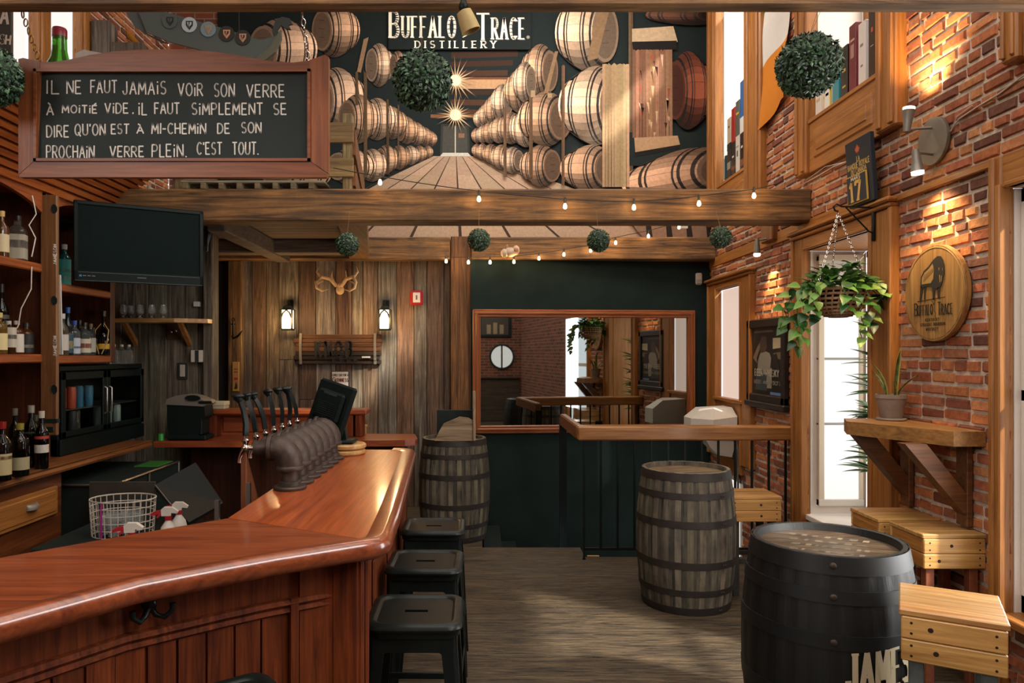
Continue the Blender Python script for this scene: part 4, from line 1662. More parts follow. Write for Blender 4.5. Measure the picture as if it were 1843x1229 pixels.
def cask(cx, cy, w, h, ang=0, head=0, tone='#b58862', dark=.35, hoops=(-.62, -.36, .36, .62), light=-.3):
    """a cask seen side on: w across, h high, standing staves run along its axis"""
    ca, sa = math.cos(R(ang)), math.sin(R(ang))
    base = hexc(tone)
    NA, NR = 12, 14

    def pt(u, v):       # u along the axis -1..1, v across -1..1
        bulge = 1 - .28 * u * u
        x = v * w / 2 * bulge
        y = u * h / 2 + .10 * h * (1 - v * v) * (.6 if u < 0 else -.2)
        return (cx + x * ca - y * sa, cy + x * sa + y * ca)
    rows = [[pt(-1 + 2 * i / NA, -1 + 2 * j / NR) for j in range(NR + 1)] for i in range(NA + 1)]
    st = [rm.uniform(.78, 1.15) for _ in range(NR)]

    def shade(i, j, s):
        v = -1 + 2 * j / NR
        k = max(.10, 1 - .85 * abs(v - light) ** 1.4) * s
        u = -1 + 2 * i / NA
        k *= 1 - .25 * max(0, u)
        return tuple(b * k for b in base)
    mquads(rows, lambda i, j: [shade(i, j, st[j]), shade(i, j + 1, st[j]), shade(i + 1, j + 1, st[j]), shade(i + 1, j, st[j])])
    for hp in hoops:
        t = .075
        rr = [[pt(hp - t, -1 + 2 * j / NR) for j in range(NR + 1)], [pt(hp + t, -1 + 2 * j / NR) for j in range(NR + 1)]]
        mquads(rr, lambda i, j: tuple(c * max(.25, 1 - .7 * abs(-1 + 2 * j / NR - light)) for c in hexc('#54443a')))
    if head:
        lay[0] += .25
        pts = [(cx + (math.cos(2 * PI * k / 20) * w * .40 * .92) * ca - (head * h * .44 + math.sin(2 * PI * k / 20) * h * .075) * sa,
                cy + (math.cos(2 * PI * k / 20) * w * .40 * .92) * sa + (head * h * .44 + math.sin(2 * PI * k / 20) * h * .075) * ca) for k in range(20)]
        mpoly(pts, tuple(b * .55 for b in base))


def lyingcask(cx, cy, w, h, side=1, tone='#b58862', tilt=0, lit=1.0):
    """a cask lying in a rack beside the aisle: near head turned to the viewer, hoops as arcs bulging to the aisle"""
    base = hexc(tone)
    NA, NR = 14, 14
    ca, sa = math.cos(R(tilt)), math.sin(R(tilt))

    def pt(u, v):       # u from the far end -1 to the near head 1, v up (-1..1)
        y = v * h / 2 * (1 - .30 * u * u) * (.93 + .07 * u)
        x = side * (u * w * .36 - .26 * w * math.sqrt(max(0, 1 - v * v)) + .10 * w)
        return (cx + x * ca - y * sa, cy + x * sa + y * ca)

    def vv(j): return -math.cos(PI * j / NR)
    rows = [[pt(-1 + 2 * i / NA, vv(j)) for j in range(NR + 1)] for i in range(NA + 1)]
    st = [rm.uniform(.80, 1.12) for _ in range(NR)]

    def shade(i, j, s):
        u, v = -1 + 2 * i / NA, vv(j)
        k = lit * (.13 + 1.6 * math.exp(-((v + .28) / .55) ** 2)) * (1.0 - .32 * u) * s
        return tuple(b * k for b in base)
    # near head, then the body over it
    R0 = .70 * h / 2
    lay[0] += .25
    mpoly([pt(-1, vv(j)) for j in range(NR + 1)] + [(cx + side * (-.26 * w + .02 * w), cy)], tuple(b * .2 for b in base))
    mquads(rows, lambda i, j: [shade(i, j, st[j]), shade(i, j + 1, st[j]), shade(i + 1, j + 1, st[j]), shade(i + 1, j, st[j])])
    e = [pt(1, vv(j)) for j in range(NR + 1)] + [(2 * (cx + side * (.46 * w)) - pt(1, vv(j))[0], pt(1, vv(j))[1]) for j in range(NR, -1, -1)]
    mpoly(e, tuple(b * .34 * lit for b in base))
    e2 = [((p[0] - (cx + side * .46 * w)) * .84 + cx + side * .46 * w, (p[1] - cy) * .88 + cy) for p in e]
    mpoly(e2, tuple(b * .20 * lit for b in base))
    for k in range(3):
        y0 = cy - R0 * .5 + R0 * .42 * k
        mpoly([(cx + side * w * .40, y0), (cx + side * w * .54, y0 - 1), (cx + side * w * .54, y0 - .2), (cx + side * w * .40, y0 + 1)], tuple(b * .08 for b in base))
    for hp, t in ((-.86, .05), (-.52, .045), (-.38, .03), (.34, .03), (.50, .045), (.88, .06)):
        rr = [[pt(hp - t, vv(j)) for j in range(NR + 1)], [pt(hp + t, vv(j)) for j in range(NR + 1)]]
        mquads(rr, lambda i, j: tuple(c * lit * max(.2, 1.25 * math.exp(-((vv(j) + .3) / .5) ** 2)) for c in hexc('#3c332d')))
    lay[0] += .25
    for j in range(2, NR - 1, 2):
        a = [pt(-1 + 2 * i / 6, vv(j)) for i in range(7)]
        for p, q in zip(a, a[1:]):
            MU.add([mpt(p[0], p[1] - .25, lay[0]), mpt(q[0], q[1] - .25, lay[0]), mpt(q[0], q[1] + .25, lay[0]), mpt(p[0], p[1] + .25, lay[0])], [(0, 1, 2, 3)], tuple(b * .22 for b in base))


def cask_list(rows, side):
    for (x, y, w, h) in rows:
        lyingcask(x, y, w, h, side, rm.choice(['#cda482', '#bf9472', '#d8b494', '#c49a78']))


def post(x0, x1, y0, y1, tone, n=6):
    for k in range(n):
        a, b = x0 + (x1 - x0) * k / n, x0 + (x1 - x0) * (k + 1) / n
        j = rm.uniform(-3, 3)
        mpoly([(a, y0 + j), (b, y0 - j), (b + rm.uniform(-1, 1), y1), (a, y1)], jit(hexc(tone), .25), False)
    lay[0] += .25


# left racks, far to near
cask_list([(778, 250, 17, 30), (768, 246, 20, 36), (754, 241, 26, 44), (772, 274, 15, 26), (758, 277, 20, 32), (742, 280, 26, 38), (736, 235, 34, 54), (722, 284, 30, 48), (711, 222, 44, 64), (700, 287, 34, 56),
           (686, 215, 54, 82), (676, 298, 44, 64), (688, 118, 42, 84), (720, 120, 26, 60)], -1)
cask_list([(640, 300, 70, 70), (618, 182, 82, 128), (652, 215, 60, 96), (612, 56, 70, 104), (540, 200, 90, 130), (520, 90, 100, 120), (545, 315, 100, 70)], -1)
for (x0, x1, y0, y1) in ((655, 661, 130, 320), (696, 700, 180, 315), (716, 719, 190, 305), (640, 645, 130, 190)):
    post(x0, x1, y0, y1, '#5a4632', 2)
mpoly([(643, 130), (655, 72), (664, 68), (650, 132)], hexc('#9a7a5a'))
# right racks
cask_list([(860, 215, 16, 34), (870, 208, 20, 42), (884, 198, 26, 56), (900, 184, 32, 68), (928, 165, 40, 84), (856, 245, 15, 30), (866, 243, 18, 34), (878, 240, 24, 42), (894, 236, 30, 50), (914, 232, 40, 62),
           (856, 272, 14, 26), (866, 274, 18, 32), (880, 278, 24, 38), (898, 284, 32, 48), (918, 290, 34, 52), (940, 232, 44, 74), (965, 130, 54, 104), (940, 150, 34, 80)], 1)
cask_list([(966, 300, 60, 82), (972, 216, 78, 106), (1046, 62, 92, 150), (1052, 305, 86, 92), (1058, 192, 104, 152)], 1)
mpoly([(1056, 112), (1075, 20), (1096, 20), (1074, 108)], hexc('#8a6c4e'))
mpoly([(978, 170), (998, 95), (1004, 95), (986, 170)], hexc('#8a6c4e'))
for (x0, x1, y0, y1) in ((906, 911, 195, 320), (952, 958, 175, 322), (1010, 1016, 120, 335), (1130, 1138, 20, 340)):
    post(x0, x1, y0, y1, '#6a5038', 2)
for (x, y, w, h) in ((955, 165, 8, 12), (985, 170, 8, 8)):
    mpoly([(x, y), (x + w, y), (x + w, y + h), (x, y + h)], hexc('#a58a68'))
# right uprights
mpoly([(1130, 240), (1281, 240), (1281, 300), (1130, 300)], hexc('#1a2422'))
lyingcask(1246, 165, 70, 150, -1, '#8a4a32')
lyingcask(1215, 320, 190, 100, 1, '#b98f70', -10)
lyingcask(1228, 30, 130, 40, 1, '#5a3a2a')
post(1083, 1131, 118, 338, '#b0906a', 9)
post(1137, 1208, 92, 250, '#8a6248', 12)
for k in range(26):
    x, y = rm.uniform(1142, 1200), rm.uniform(100, 240)
    mpoly([(x, y), (x + rm.uniform(2, 6), y + 1), (x + rm.uniform(1, 5), y + rm.uniform(8, 28))], jit(hexc(rm.choice(['#c09a78', '#3a2018', '#a04a30'])), .2), False)
lay[0] += .3
mpoly([(1136, 55), (1210, 50), (1218, 78), (1136, 80)], hexc('#c0a482'))
mpoly([(1136, 78), (1216, 76), (1216, 92), (1138, 92)], hexc('#1a1512'))
mpoly([(1140, 250), (1218, 246), (1222, 262), (1142, 276)], hexc('#b08a66'))
mpoly([(1140, 276), (1222, 262), (1222, 270), (1142, 284)], hexc('#1a1512'))
mpoly([(1140, 338), (1132, 338), (1132, 400), (1160, 434), (1281, 434), (1281, 345)], hexc('#8a6c58'))
for k in range(4):
    x = 1160 + k * 36
    mpoly([(x, 398), (x + 9, 398), (x + 14, 434), (x + 3, 434)], hexc('#2a2220'))
mpoly([(1218, 400), (1236, 400), (1236, 412), (1218, 412)], hexc('#cfc8c0'))
# lamps: bursts of light in the printed picture
for (sx, sy, rr) in ((820, 147, 46), (820, 209, 38)):
    for k in range(22):
        a = 2 * PI * k / 22 + .1
        L = rr * rm.uniform(.55, 1.1)
        t = rm.uniform(.04, .09)
        p0 = (sx, sy)
        p1 = (sx + L * math.cos(a), sy + L * math.sin(a))
        lay[0] += .02
        MU.add([mpt(sx + 6 * math.cos(a - t * 4), sy + 6 * math.sin(a - t * 4), lay[0]), mpt(sx + 6 * math.cos(a + t * 4), sy + 6 * math.sin(a + t * 4), lay[0]), mpt(*p1, lay[0])], [(0, 1, 2)],
               [[hexc('#f0cfa0'), hexc('#f0cfa0'), hexc('#6a4c36')]])
    lay[0] += .25
    mpoly([(sx + 10 * math.cos(2 * PI * k / 18), sy + 10 * math.sin(2 * PI * k / 18)) for k in range(18)], hexc('#ffe9c8'))
# the dark band behind the title
mpoly([(700, 20), (955, 20), (955, 92), (700, 92)], hexc('#19211f'))
mob = MU.build('print', M['print'], mural, recalc=False)
m = MB()
zl = YM - .00022 * (lay[0] + 4)


def mtext(s, x0, x1, yb, hp, th, col, serif=0, thin=1, gap=.22, dy=0):
    O = Vector(((x0 - CX) / F * YM, zl - dy, EYE - (yb - CY) / F * YM))
    k = YM / F
    text(m, s, O, (1, 0, 0), (0, 0, 1), (x1 - x0) * k, hp * k, th * k, col, serif * k, thin, gap)


cr, sh = hexc('#fff4dc'), hexc('#8f8672')
for (s, x0, x1, yb, hp, th) in (('B', 703, 717, 70, 46, 5.6), ('UFFALO', 725, 819, 70, 37, 4.4), ('T', 858, 880, 74, 46, 5.6), ('RACE', 886, 943, 73, 37, 4.4)):
    mtext(s, x0 + 1.8, x1 + 1.8, yb + 1.5, hp, th * .5, hexc('#6a6454'), 2.6, .6, .38)
    mtext(s, x0, x1, yb, hp, th, cr, 3.4, .5, .38, .0012)
mtext('DISTILLERY', 748, 892, 89, 12, 2.6, cr, 2.3, .5, .62, .0012)
# the little tail mark between the two words
for q in ([(846, 48), (850, 52), (846, 58), (840, 66), (833, 70)], [(843, 50), (851, 49)], [(845, 56), (851, 53)]):
    for a, b in zip(q, q[1:]):
        P = [Vector(((x - CX) / F * YM, zl - .0012, EYE - (y - CY) / F * YM)) for x, y in ((a[0] - .8, a[1]), (a[0] + .8, a[1] + .8), (b[0] + .8, b[1] + .8), (b[0] - .8, b[1]))]
        m.quad(*P, cr)
m.add([Vector(((950 + 3 * math.cos(2 * PI * k / 14) - CX) / F * YM, zl - .001, EYE - (70 + 3 * math.sin(2 * PI * k / 14) - CY) / F * YM)) for k in range(14)], [tuple(range(14))], sh)
m.build('title_lettering', M['paint'], mural, recalc=False)
# ================================================================== hanging chalkboard
YC = 2.75
cb = thing('chalkboard_sign', 'wood framed chalkboard with handwritten French text hanging over the bar', 'chalkboard', at(318, 318, YC))


def cp(x, y, d=0):
    return Vector(((x - CX) / F * YC, YC - d, EYE - (y - CY) / F * YC))


def cpoly(mb, pts, d0, d1, col=(1, 1, 1)):
    mb.prism([((x - CX) / F * YC, EYE - (y - CY) / F * YC) for x, y in pts], YC - d0, YC - d1, 'y', col)


top = [(80, 116), (100, 117), (130, 113), (170, 104), (210, 98), (255, 95), (310, 94), (365, 96), (410, 101), (450, 108), (490, 115), (530, 118), (560, 114)]
m = MB()
for a, b in zip(top, top[1:]):
    cpoly(m, [(a[0], a[1]), (b[0], b[1]), (b[0], 134), (a[0], 134)], 0, .028)
m.build('frame_top', M['red_wood_x'] if False else wood('chalkboard frame wood', hexc('#6e3c20'), hexc('#99582f'), 'x', .9, .45, .1), cb)
fz = wood('chalkboard frame wood upright', hexc('#6e3c20'), hexc('#99582f'), 'z', .9, .45, .1)
m = MB()
cpoly(m, [(72, 291), (560, 291), (592, 318), (590, 322), (44, 322), (42, 318)], 0, .028)
m.build('frame_bottom', M['chalk_frame_x'] if 'chalk_frame_x' in M else bpy.data.materials['chalkboard frame wood'], cb)
m = MB()
cpoly(m, [(42, 112), (50, 110), (80, 116), (80, 134), (73, 290), (42, 318)], 0, .030)
m.build('frame_stile', fz, cb)
m = MB()
cpoly(m, [(560, 114), (588, 104), (594, 108), (594, 316), (560, 292)], 0, .030)
m.build('frame_stile', fz, cb)
m = MB()
for pts in ([(70, 130), (562, 130), (562, 135), (70, 135)], [(70, 289), (562, 289), (562, 294), (70, 294)]):
    cpoly(m, pts, .028, .036)
for pts in ([(70, 130), (75, 130), (75, 294), (70, 294)], [(557, 130), (562, 130), (562, 294), (557, 294)]):
    cpoly(m, pts, .028, .036)
m.build('inner_moulding', bpy.data.materials['chalkboard frame wood'], cb)
m = MB()
cpoly(m, [(70, 130), (562, 130), (562, 294), (70, 294)], .006, .016)
m.build('slate_panel', M['slate'], cb)
m = MB()
K = 620 / 1843
WORDS = [('IL', 262, 328, 440, 510), ('NE', 368, 446, 440, 508), ('FAUT', 495, 640, 440, 505), ('JAMAiS', 667, 903, 445, 512), ('VOiR', 962, 1096, 455, 520), ('SON', 1152, 1262, 455, 524), ('VERRE', 1325, 1533, 462, 528),
         ('À', 262, 298, 560, 622), ('MOiTiÉ', 345, 535, 562, 612), ('ViDE', 572, 698, 560, 612), (',', 718, 732, 580, 612), ('iL', 750, 795, 560, 622), ('FAUT', 835, 972, 558, 615), ('SiMPLEMENT', 1033, 1424, 560, 620), ('SE', 1467, 1537, 562, 620),
         ('DIRE', 262, 382, 680, 740), ("QU'ON", 412, 577, 672, 730), ('EST', 605, 702, 672, 722), ('À', 740, 776, 672, 720), ('MI-CHEMiN', 820, 1118, 668, 722), ('DE', 1170, 1235, 668, 720), ('SON', 1298, 1405, 663, 718),
         ('PROCHAiN', 260, 523, 787, 850), ('VERRE', 597, 783, 790, 845), ('PLEiN.', 822, 1012, 780, 845), ("C'EST", 1060, 1197, 770, 832), ('TOUT.', 1250, 1392, 768, 832)]
for (s, x0, x1, y0, y1) in WORDS:
    k = YC / F
    O = cp(x0 * K + 1, y1 * K, .0166)
    text(m, s, O, (1, 0, 0), (0, 0, 1), (x1 - x0) * K * k * (.96), (y1 - y0) * K * k * (.80 if 'É' in s or 'À' in s else 1), .0052, (1, 1, 1), 0, 1, .26, wob=.02)
m.build('chalk_writing', M['chalk'], cb, recalc=False)
for x in (75, 557):
    m = MB()
    z0, z1 = cp(x, 116).z, 3.0
    n = int((z1 - z0) / .021)
    for k in range(n + 1):
        cz = z0 + (z1 - z0) * k / n
        pts = []
        for q in range(10):
            a = 2 * PI * q / 10
            u, v = .007 * math.cos(a), .0145 * math.sin(a)
            pts.append((cp(x, 0).x + (u if k % 2 else 0), YC - .01 - (YC - .01 - 2.5665) * (cz - z0) / (z1 - z0) + (0 if k % 2 else u), cz + v))
        m.tube(pts, .0024, 6, closed=True)
    m.build('chain', M['chrome'] if x > 300 else plain('brass chain', hexc('#9a7434'), .4, .8), cb, smooth=60)
# tiny beam eyelets are left to the chain ends; spot lamp on the near beam
sl = thing('spot_lamp', 'small tan shaded spot lamp clipped under the near beam', 'lamp', at(836, 40, 2.49))
m = MB()
c = at(834, 12, 2.48)
m.ball(c, .018, 14, 8, sc=(.9, .9, 1.2))
m.tube([c, c + Vector((0, .01, .02))], .012, 10)
m.build('lamp_holder', M['black_gloss'], sl, smooth=50)
m = MB()
m.lathe([(.010, .012), (.026, .006), (.030, -.02), (.034, -.062), (.031, -.062), (.024, -.01)], 20, M=TR(at(836, 24, 2.48), .15, R(-22), 0))
m.build('lamp_shade', plain('tan lamp shade', hexc('#a8905a'), .6), sl, smooth=40)
# ================================================================== leafy balls
GREENS = ['#2c4a2e', '#35573a', '#23402a', '#4a6b4c', '#1c3324', '#5b7a58']


def ball_mesh(n, lw, ll, seed):
    rnd = random.Random(seed)
    m = MB()
    m.ball((0, 0, 0), .86, 20, 12, (.02, .035, .022))
    for k in range(n):
        z = 1 - 2 * (k + .5) / n
        a = k * 2.39996 + rnd.uniform(-.1, .1)
        r = math.sqrt(1 - z * z)
        nrm = Vector((r * math.cos(a), r * math.sin(a), z))
        t = nrm.cross(Vector((rnd.uniform(-1, 1), rnd.uniform(-1, 1), rnd.uniform(-1, 1)))).normalized()
        d = (nrm * rnd.uniform(.35, .9) + t).normalized()
        s = d.cross(nrm).normalized()
        p = nrm * rnd.uniform(.84, .94)
        u = lw * rnd.uniform(.8, 1.2)
        l = ll * rnd.uniform(.8, 1.25)
        e = nrm.cross(s) * 0 + nrm * .03
        c = jit(hexc(rnd.choice(GREENS)), .25)
        m.add([p, p + d * l * .5 + s * u - e * .5, p + d * l, p + d * l * .5 - s * u - e * .5, p + d * l * .5 + e * .4], [(0, 1, 4), (1, 2, 4), (2, 3, 4), (3, 0, 4)], c)
    return m


protos = {}


def leaf_ball(px, py, Y, rad, label, ztop, big):
    t = thing('boxwood_ball', label, 'leaf ball', at(px, py, Y), 0, 'hanging boxwood balls')
    if big not in protos:
        o = ball_mesh(1500 if big else 900, .060 if big else .062, .19 if big else .17, 5 + big).build('foliage', M['leaf'], None, recalc=False)
        protos[big] = o.data
        o.data.transform(Matrix.Translation(o.location))
        bpy.data.objects.remove(o)
    o = bpy.data.objects.new('foliage', protos[big])
    COL.objects.link(o)
    o.parent = t
    o.scale = (rad,) * 3
    o.rotation_euler = (random.uniform(0, 6), random.uniform(0, 6), 0)
    m = MB()
    p = at(px, py, Y)
    if big:
        for s_ in (-1, 1):
            m.tube([p + Vector((0, 0, rad * .85)), Vector((p.x + s_ * .006, 2.5655, ztop)), Vector((p.x + s_ * .006, 2.5655, ztop + .03))], .0007, 5)
    else:
        m.tube([p + Vector((0, 0, rad * .85)), Vector((p.x, 5.4985, 2.74)), Vector((p.x, 5.4985, 2.76))], .001, 5)
    m.build('string', M['wicker'], t)


for b in bpy.data.meshes: pass
leaf_ball(760, 145, 2.66, .110, 'large green leaf ball hanging before the mural title', 2.9, 1)
leaf_ball(1455, 118, 2.66, .116, 'large green leaf ball hanging before the upper window boxes', 2.9, 1)
leaf_ball(-20, 137, 2.595, .110, 'large green leaf ball cut off at the edge beside the chalkboard', 2.9, 1)
leaf_ball(625, 440, 5.40, .090, 'small leaf ball under the beam above the mounted antlers', 2.93, 0)
leaf_ball(862, 432, 5.40, .088, 'small leaf ball under the beam beside the cream ornament', 2.93, 0)
leaf_ball(1077, 433, 5.40, .088, 'small leaf ball over the string of bulbs above the mirror', 2.93, 0)
leaf_ball(1297, 427, 5.40, .085, 'small leaf ball by the brick wall corner next to the wall spot', 2.93, 0)


# ================================================================== string lights
def string_light(label, cable, bulbs, Y, Y2=None, drop=9, hb=None):
    Yf = lambda x: Y if Y2 is None else Y + (Y2 - Y) * (x - cable[0][0]) / (cable[-1][0] - cable[0][0])
    t = thing('string_lights', label, 'string lights', at(cable[len(cable) // 2][0], cable[len(cable) // 2][1], Y))
    m = MB()
    P = [at(x, y, Yf(x)) for x, y in cable]
    m.tube(P, .0035, 6)
    m.build('cable', M['rubber'], t, smooth=60)
    for (x, y) in bulbs:
        p = at(x, y, Yf(x))
        k = Yf(x) / F
        m = MB()
        m.lathe([(0, drop * k + .02), (.007, drop * k + .02), (.0095, drop * k), (.0095, .016), (0, .016)], 10, c=p)
        s = m.build('socket', M['rubber'], t, smooth=40)
        m = MB()
        m.lathe([(.006, .018), (.009, .012), (.014, .0), (.0155, -.009), (.014, -.018), (.007, -.025), (0, -.027)], 12, c=p)
        m.build('bulb', M['bulb'], s, smooth=60)
        point('bulb_glow', p + Vector((0, -.06, .0)), .55, (1, .62, .28), .02)


string_light('string of glowing bulbs draped in front of the front beam', [(600, 302), (640, 310), (680, 317), (740, 327), (800, 336), (862, 344), (940, 352), (1017, 358), (1090, 362), (1141, 362), (1200, 359), (1258, 353), (1310, 346), (1357, 341), (1402, 330)],
             [(684, 327), (862, 357), (1017, 370), (1141, 372), (1258, 365), (1357, 351)], 5.44, drop=10)
string_light('string of glowing bulbs along the back beam above the mirror', [(800, 463), (843, 463), (882, 463), (925, 461), (970, 456), (1015, 449), (1063, 441), (1108, 427), (1167, 415), (1222, 400), (1262, 388)],
             [(803, 469), (843, 471), (882, 471), (925, 470), (970, 464), (1015, 457), (1063, 450), (1108, 436), (1167, 424), (1222, 408)], 7.66, drop=6)

# ================================================================== loft things
lr = thing('loft_railing', 'rough timber loft railing above the front beam', 'railing', at(630, 338, 5.75))
m = MB()
for (x0, x1, y0, y1, Y, cl) in ((617, 635, 206, 340, 5.66, '#a89468'),):
    a, b = at(x0, y1, Y), at(x1, y0, Y)
    m.box(a.x, b.x, Y - .03, Y + .05, 2.925, b.z, .006, hexc(cl))
    m.build('post', M['barn_z'], lr)
    m = MB()
    m.box(-2.38, -2.30, Y - .03, Y + .05, 2.925, b.z, .006, hexc(cl))
m.build('post', M['barn_z'], lr)
for (y0, y1) in ((220, 256), (284, 318)):
    m = MB()
    a, b = at(300, y1, 5.6), at(636, y0, 5.6)
    m.box(-2.38, b.x, 5.60, 5.626, a.z, b.z, .005, hexc('#9a7f52'))
    m.build('rail_board', M['barn_x'], lr)
for (z0, z1) in ((3.22, 3.42), (2.98, 3.14)):
    m = MB()
    m.prism([(-.985, 5.64), (-.955, 5.64), (-1.16, 7.4), (-1.19, 7.4)], z0, z1, 'z', hexc('#8a5a30'))
    m.build('side_rail', M['barn_y'], lr)
for k in range(1):
    pl = thing('wooden_pallet', 'slatted wooden pallet lying on the front beam under the chalkboard', 'pallet', at(430, 338, 5.55))
    m = MB()
    a, b = at(326, 340, 5.52), at(585, 325, 5.52)
    m.box(a.x, b.x, 5.51, 5.53, b.z - .018, b.z, .003, hexc('#b0a890'))
    for q in range(4):
        m.box(a.x, b.x, 5.55 + q * .05, 5.585 + q * .05, b.z - .018, b.z, .003, hexc('#8a8068'))
    m.build('deck_board', M['barn_x'], pl)
    m = MB()
    for q in range(8):
        x = a.x + (b.x - a.x) * (q + .1) / 8
        m.box(x, x + .04, 5.505, 5.72, 2.925, b.z - .018, .003, hexc('#8a7a5a'))
    m.build('bearer', M['barn_x'], pl)
# longship sign
YS = 5.9
sh_ = thing('longship_sign', 'dark grey longship shaped sign with round emblems hanging above the chalkboard', 'sign', at(400, 100, YS))


def spoly(mb, pts, y0, y1, col=(1, 1, 1)):
    mb.prism([((x - CX) / F * YS, EYE - (y - CY) / F * YS) for x, y in pts], y0, y1, 'y', col)


m = MB()
for pts, d, cl in (([(224, 20), (251, 20), (262, 58), (300, 76), (284, 72), (262, 60), (240, 46)], .04, '#49504e'), ([(250, 20), (300, 24), (400, 52), (470, 74), (500, 66), (507, 56), (508, 72), (497, 96), (480, 110), (460, 112), (380, 96), (310, 78), (266, 60)], 0, '#4b5450'),
                   ([(480, 110), (497, 96), (508, 72), (507, 56), (500, 66), (486, 90), (466, 104), (460, 112)], -.012, '#575848')):
    spoly(m, pts, YS - .02 + d, YS + d, hexc(cl))
m.build('hull', M['paint'], sh_)
m = MB()
spoly(m, [(494, 72), (490, 56), (496, 38), (508, 31), (522, 34), (527, 44), (520, 46), (524, 54), (514, 52), (506, 46), (500, 54), (504, 70)], YS - .01, YS + .01, hexc('#2c3230'))
m.build('dragon_head', M['paint'], sh_)
for (x, y, c1, c2) in ((306, 38, '#4a5553', '#1c2322'), (341, 45, '#a8b4ba', '#222826'), (375, 53, '#6e8288', '#a0805a'), (408, 61, '#26261f', '#c08a66'), (437, 68, '#26261f', '#b48a6c')):
    m = MB()
    p = at(x, y, YS - .026)
    m.lathe([(0, 0), (.062, 0), (.062, .006), (0, .006)], 28, M=TR(p, PI / 2), col=hexc(c1))
    e = m.build('emblem', M['paint'], sh_, smooth=30)
    m = MB()
    q = at(x, y, YS - .034)
    sc_ = .036
    for pts in ([(-.8, .9), (.8, .9), (.75, -.1), (0, -1.1), (-.75, -.1)],):
        m.prism([(q.x + u * sc_, q.z + v * sc_) for u, v in pts], q.y, q.y - .003, 'y', hexc(c2))
    for pts in ([(-.5, .6), (-.15, .6), (-.3, -.4)], [(.1, .6), (.5, .6), (.45, .1), (.1, -.3)], [(-.1, .1), (.05, .1), (0, -.7)]):
        m.prism([(q.x + u * sc_, q.z + v * sc_) for u, v in pts], q.y - .003, q.y - .005, 'y', hexc(c1))
    m.build('shield', M['paint'], e)
m = MB()
for x in (270, 430):
    p = at(x, 40 if x < 300 else 60, YS)
    m.tube([p, (p.x, p.y, 5.6)], .003, 5)
m.build('cord', M['rubber'], sh_)

# ================================================================== things on the plank wall
YW = YB - .068
ant = thing('mounted_antlers', 'pair of deer antlers mounted on the plank wall', 'antlers', at(612, 520, YW))
m = MB()
p = at(612, 522, YW - .04)
m.ball(p, .045, 14, 10, sc=(1.0, .8, 1.15))
m.ball(p + Vector((0, -.01, .05)), .03, 12, 8, sc=(1.2, .8, 1))
m.build('skull_plate', M['bone'], ant, smooth=60)
for s_ in (-1, 1):
    m = MB()

    def ap(x, y, d):
        q = at(612, y, YW)
        return (q.x + s_ * (x - 612) / F * YW, YW - d, q.z)
    m.tube([ap(617, 514, .06), ap(624, 500, .09), ap(630, 502, .13)] if False else [ap(616, 516, .06), ap(626, 504, .09), ap(640, 501, .16), ap(647, 512, .22), ap(645, 522, .24), ap(636, 527, .23), ap(626, 524, .21)], [.021, .019, .018, .016, .014, .010, .003], 10)
    m.tube([ap(620, 511, .07), ap(625, 500, .07), ap(624, 488, .06)], [.016, .012, .003], 8)
    m.tube([ap(640, 503, .16), ap(648, 492, .15), ap(645, 482, .12)], [.016, .012, .003], 8)
    m.tube([ap(646, 516, .23), ap(640, 511, .21), ap(635, 509, .19)], [.011, .008, .002], 8)
    m.build('antler', M['bone'], ant, smooth=70)


def lantern(px, py, label):
    t = thing('wall_lantern', label, 'lantern', at(px, py + 22, YW - .08), 0, 'lanterns on the plank wall')
    c = at(px, py, YW - .11)
    k = YW / F
    m = MB()
    m.box(c.x - .035, c.x + .035, YW - .012, YW, c.z + .03, c.z + .20, .006)
    m.tube([(c.x, YW - .01, c.z + .15), (c.x, YW - .07, c.z + .19), (c.x, c.y, c.z + .17), (c.x, c.y, c.z + .13)], .008, 8)
    m.build('wall_bracket', M['black_metal'], t, smooth=40)
    m = MB()
    m.lathe([(.02, .135), (.05, .125), (.062, .10), (.078, .095), (.082, .085), (.07, .083), (0, .083)], 4, c=c, rot=PI / 4)
    m.lathe([(0, -.135), (.082, -.135), (.085, -.125), (.075, -.115), (0, -.115)], 4, c=c, rot=PI / 4)
    for sx in (-1, 1):
        for sy in (-1, 1):
            m.box(c.x + sx * .058 - .0095, c.x + sx * .058 + .0095, c.y + sy * .058 - .0095, c.y + sy * .058 + .0095, c.z - .12, c.z + .09)
    for sx in (-1, 1):
        m.tube([(c.x + sx * .054, c.y - .062, c.z + .0), (c.x + sx * .034, c.y - .062, c.z + .052), (c.x, c.y - .062, c.z + .083)], .009, 6)
    m.build('cage', M['black_metal'], t)
    m = MB()
    m.box(c.x - .048, c.x + .048, c.y - .048, c.y + .048, c.z - .115, c.z + .082)
    m.build('lamp_glass', M['lamp_glow'], t)
    point('lantern_light', c + Vector((0, -.22, -.02)), 7, (1, .60, .26), .05)


lantern(518, 572, 'lit black lantern on the plank wall by the stave sign end with the anchor hook')
lantern(693, 572, 'lit black lantern on the plank wall next to the red alarm box')

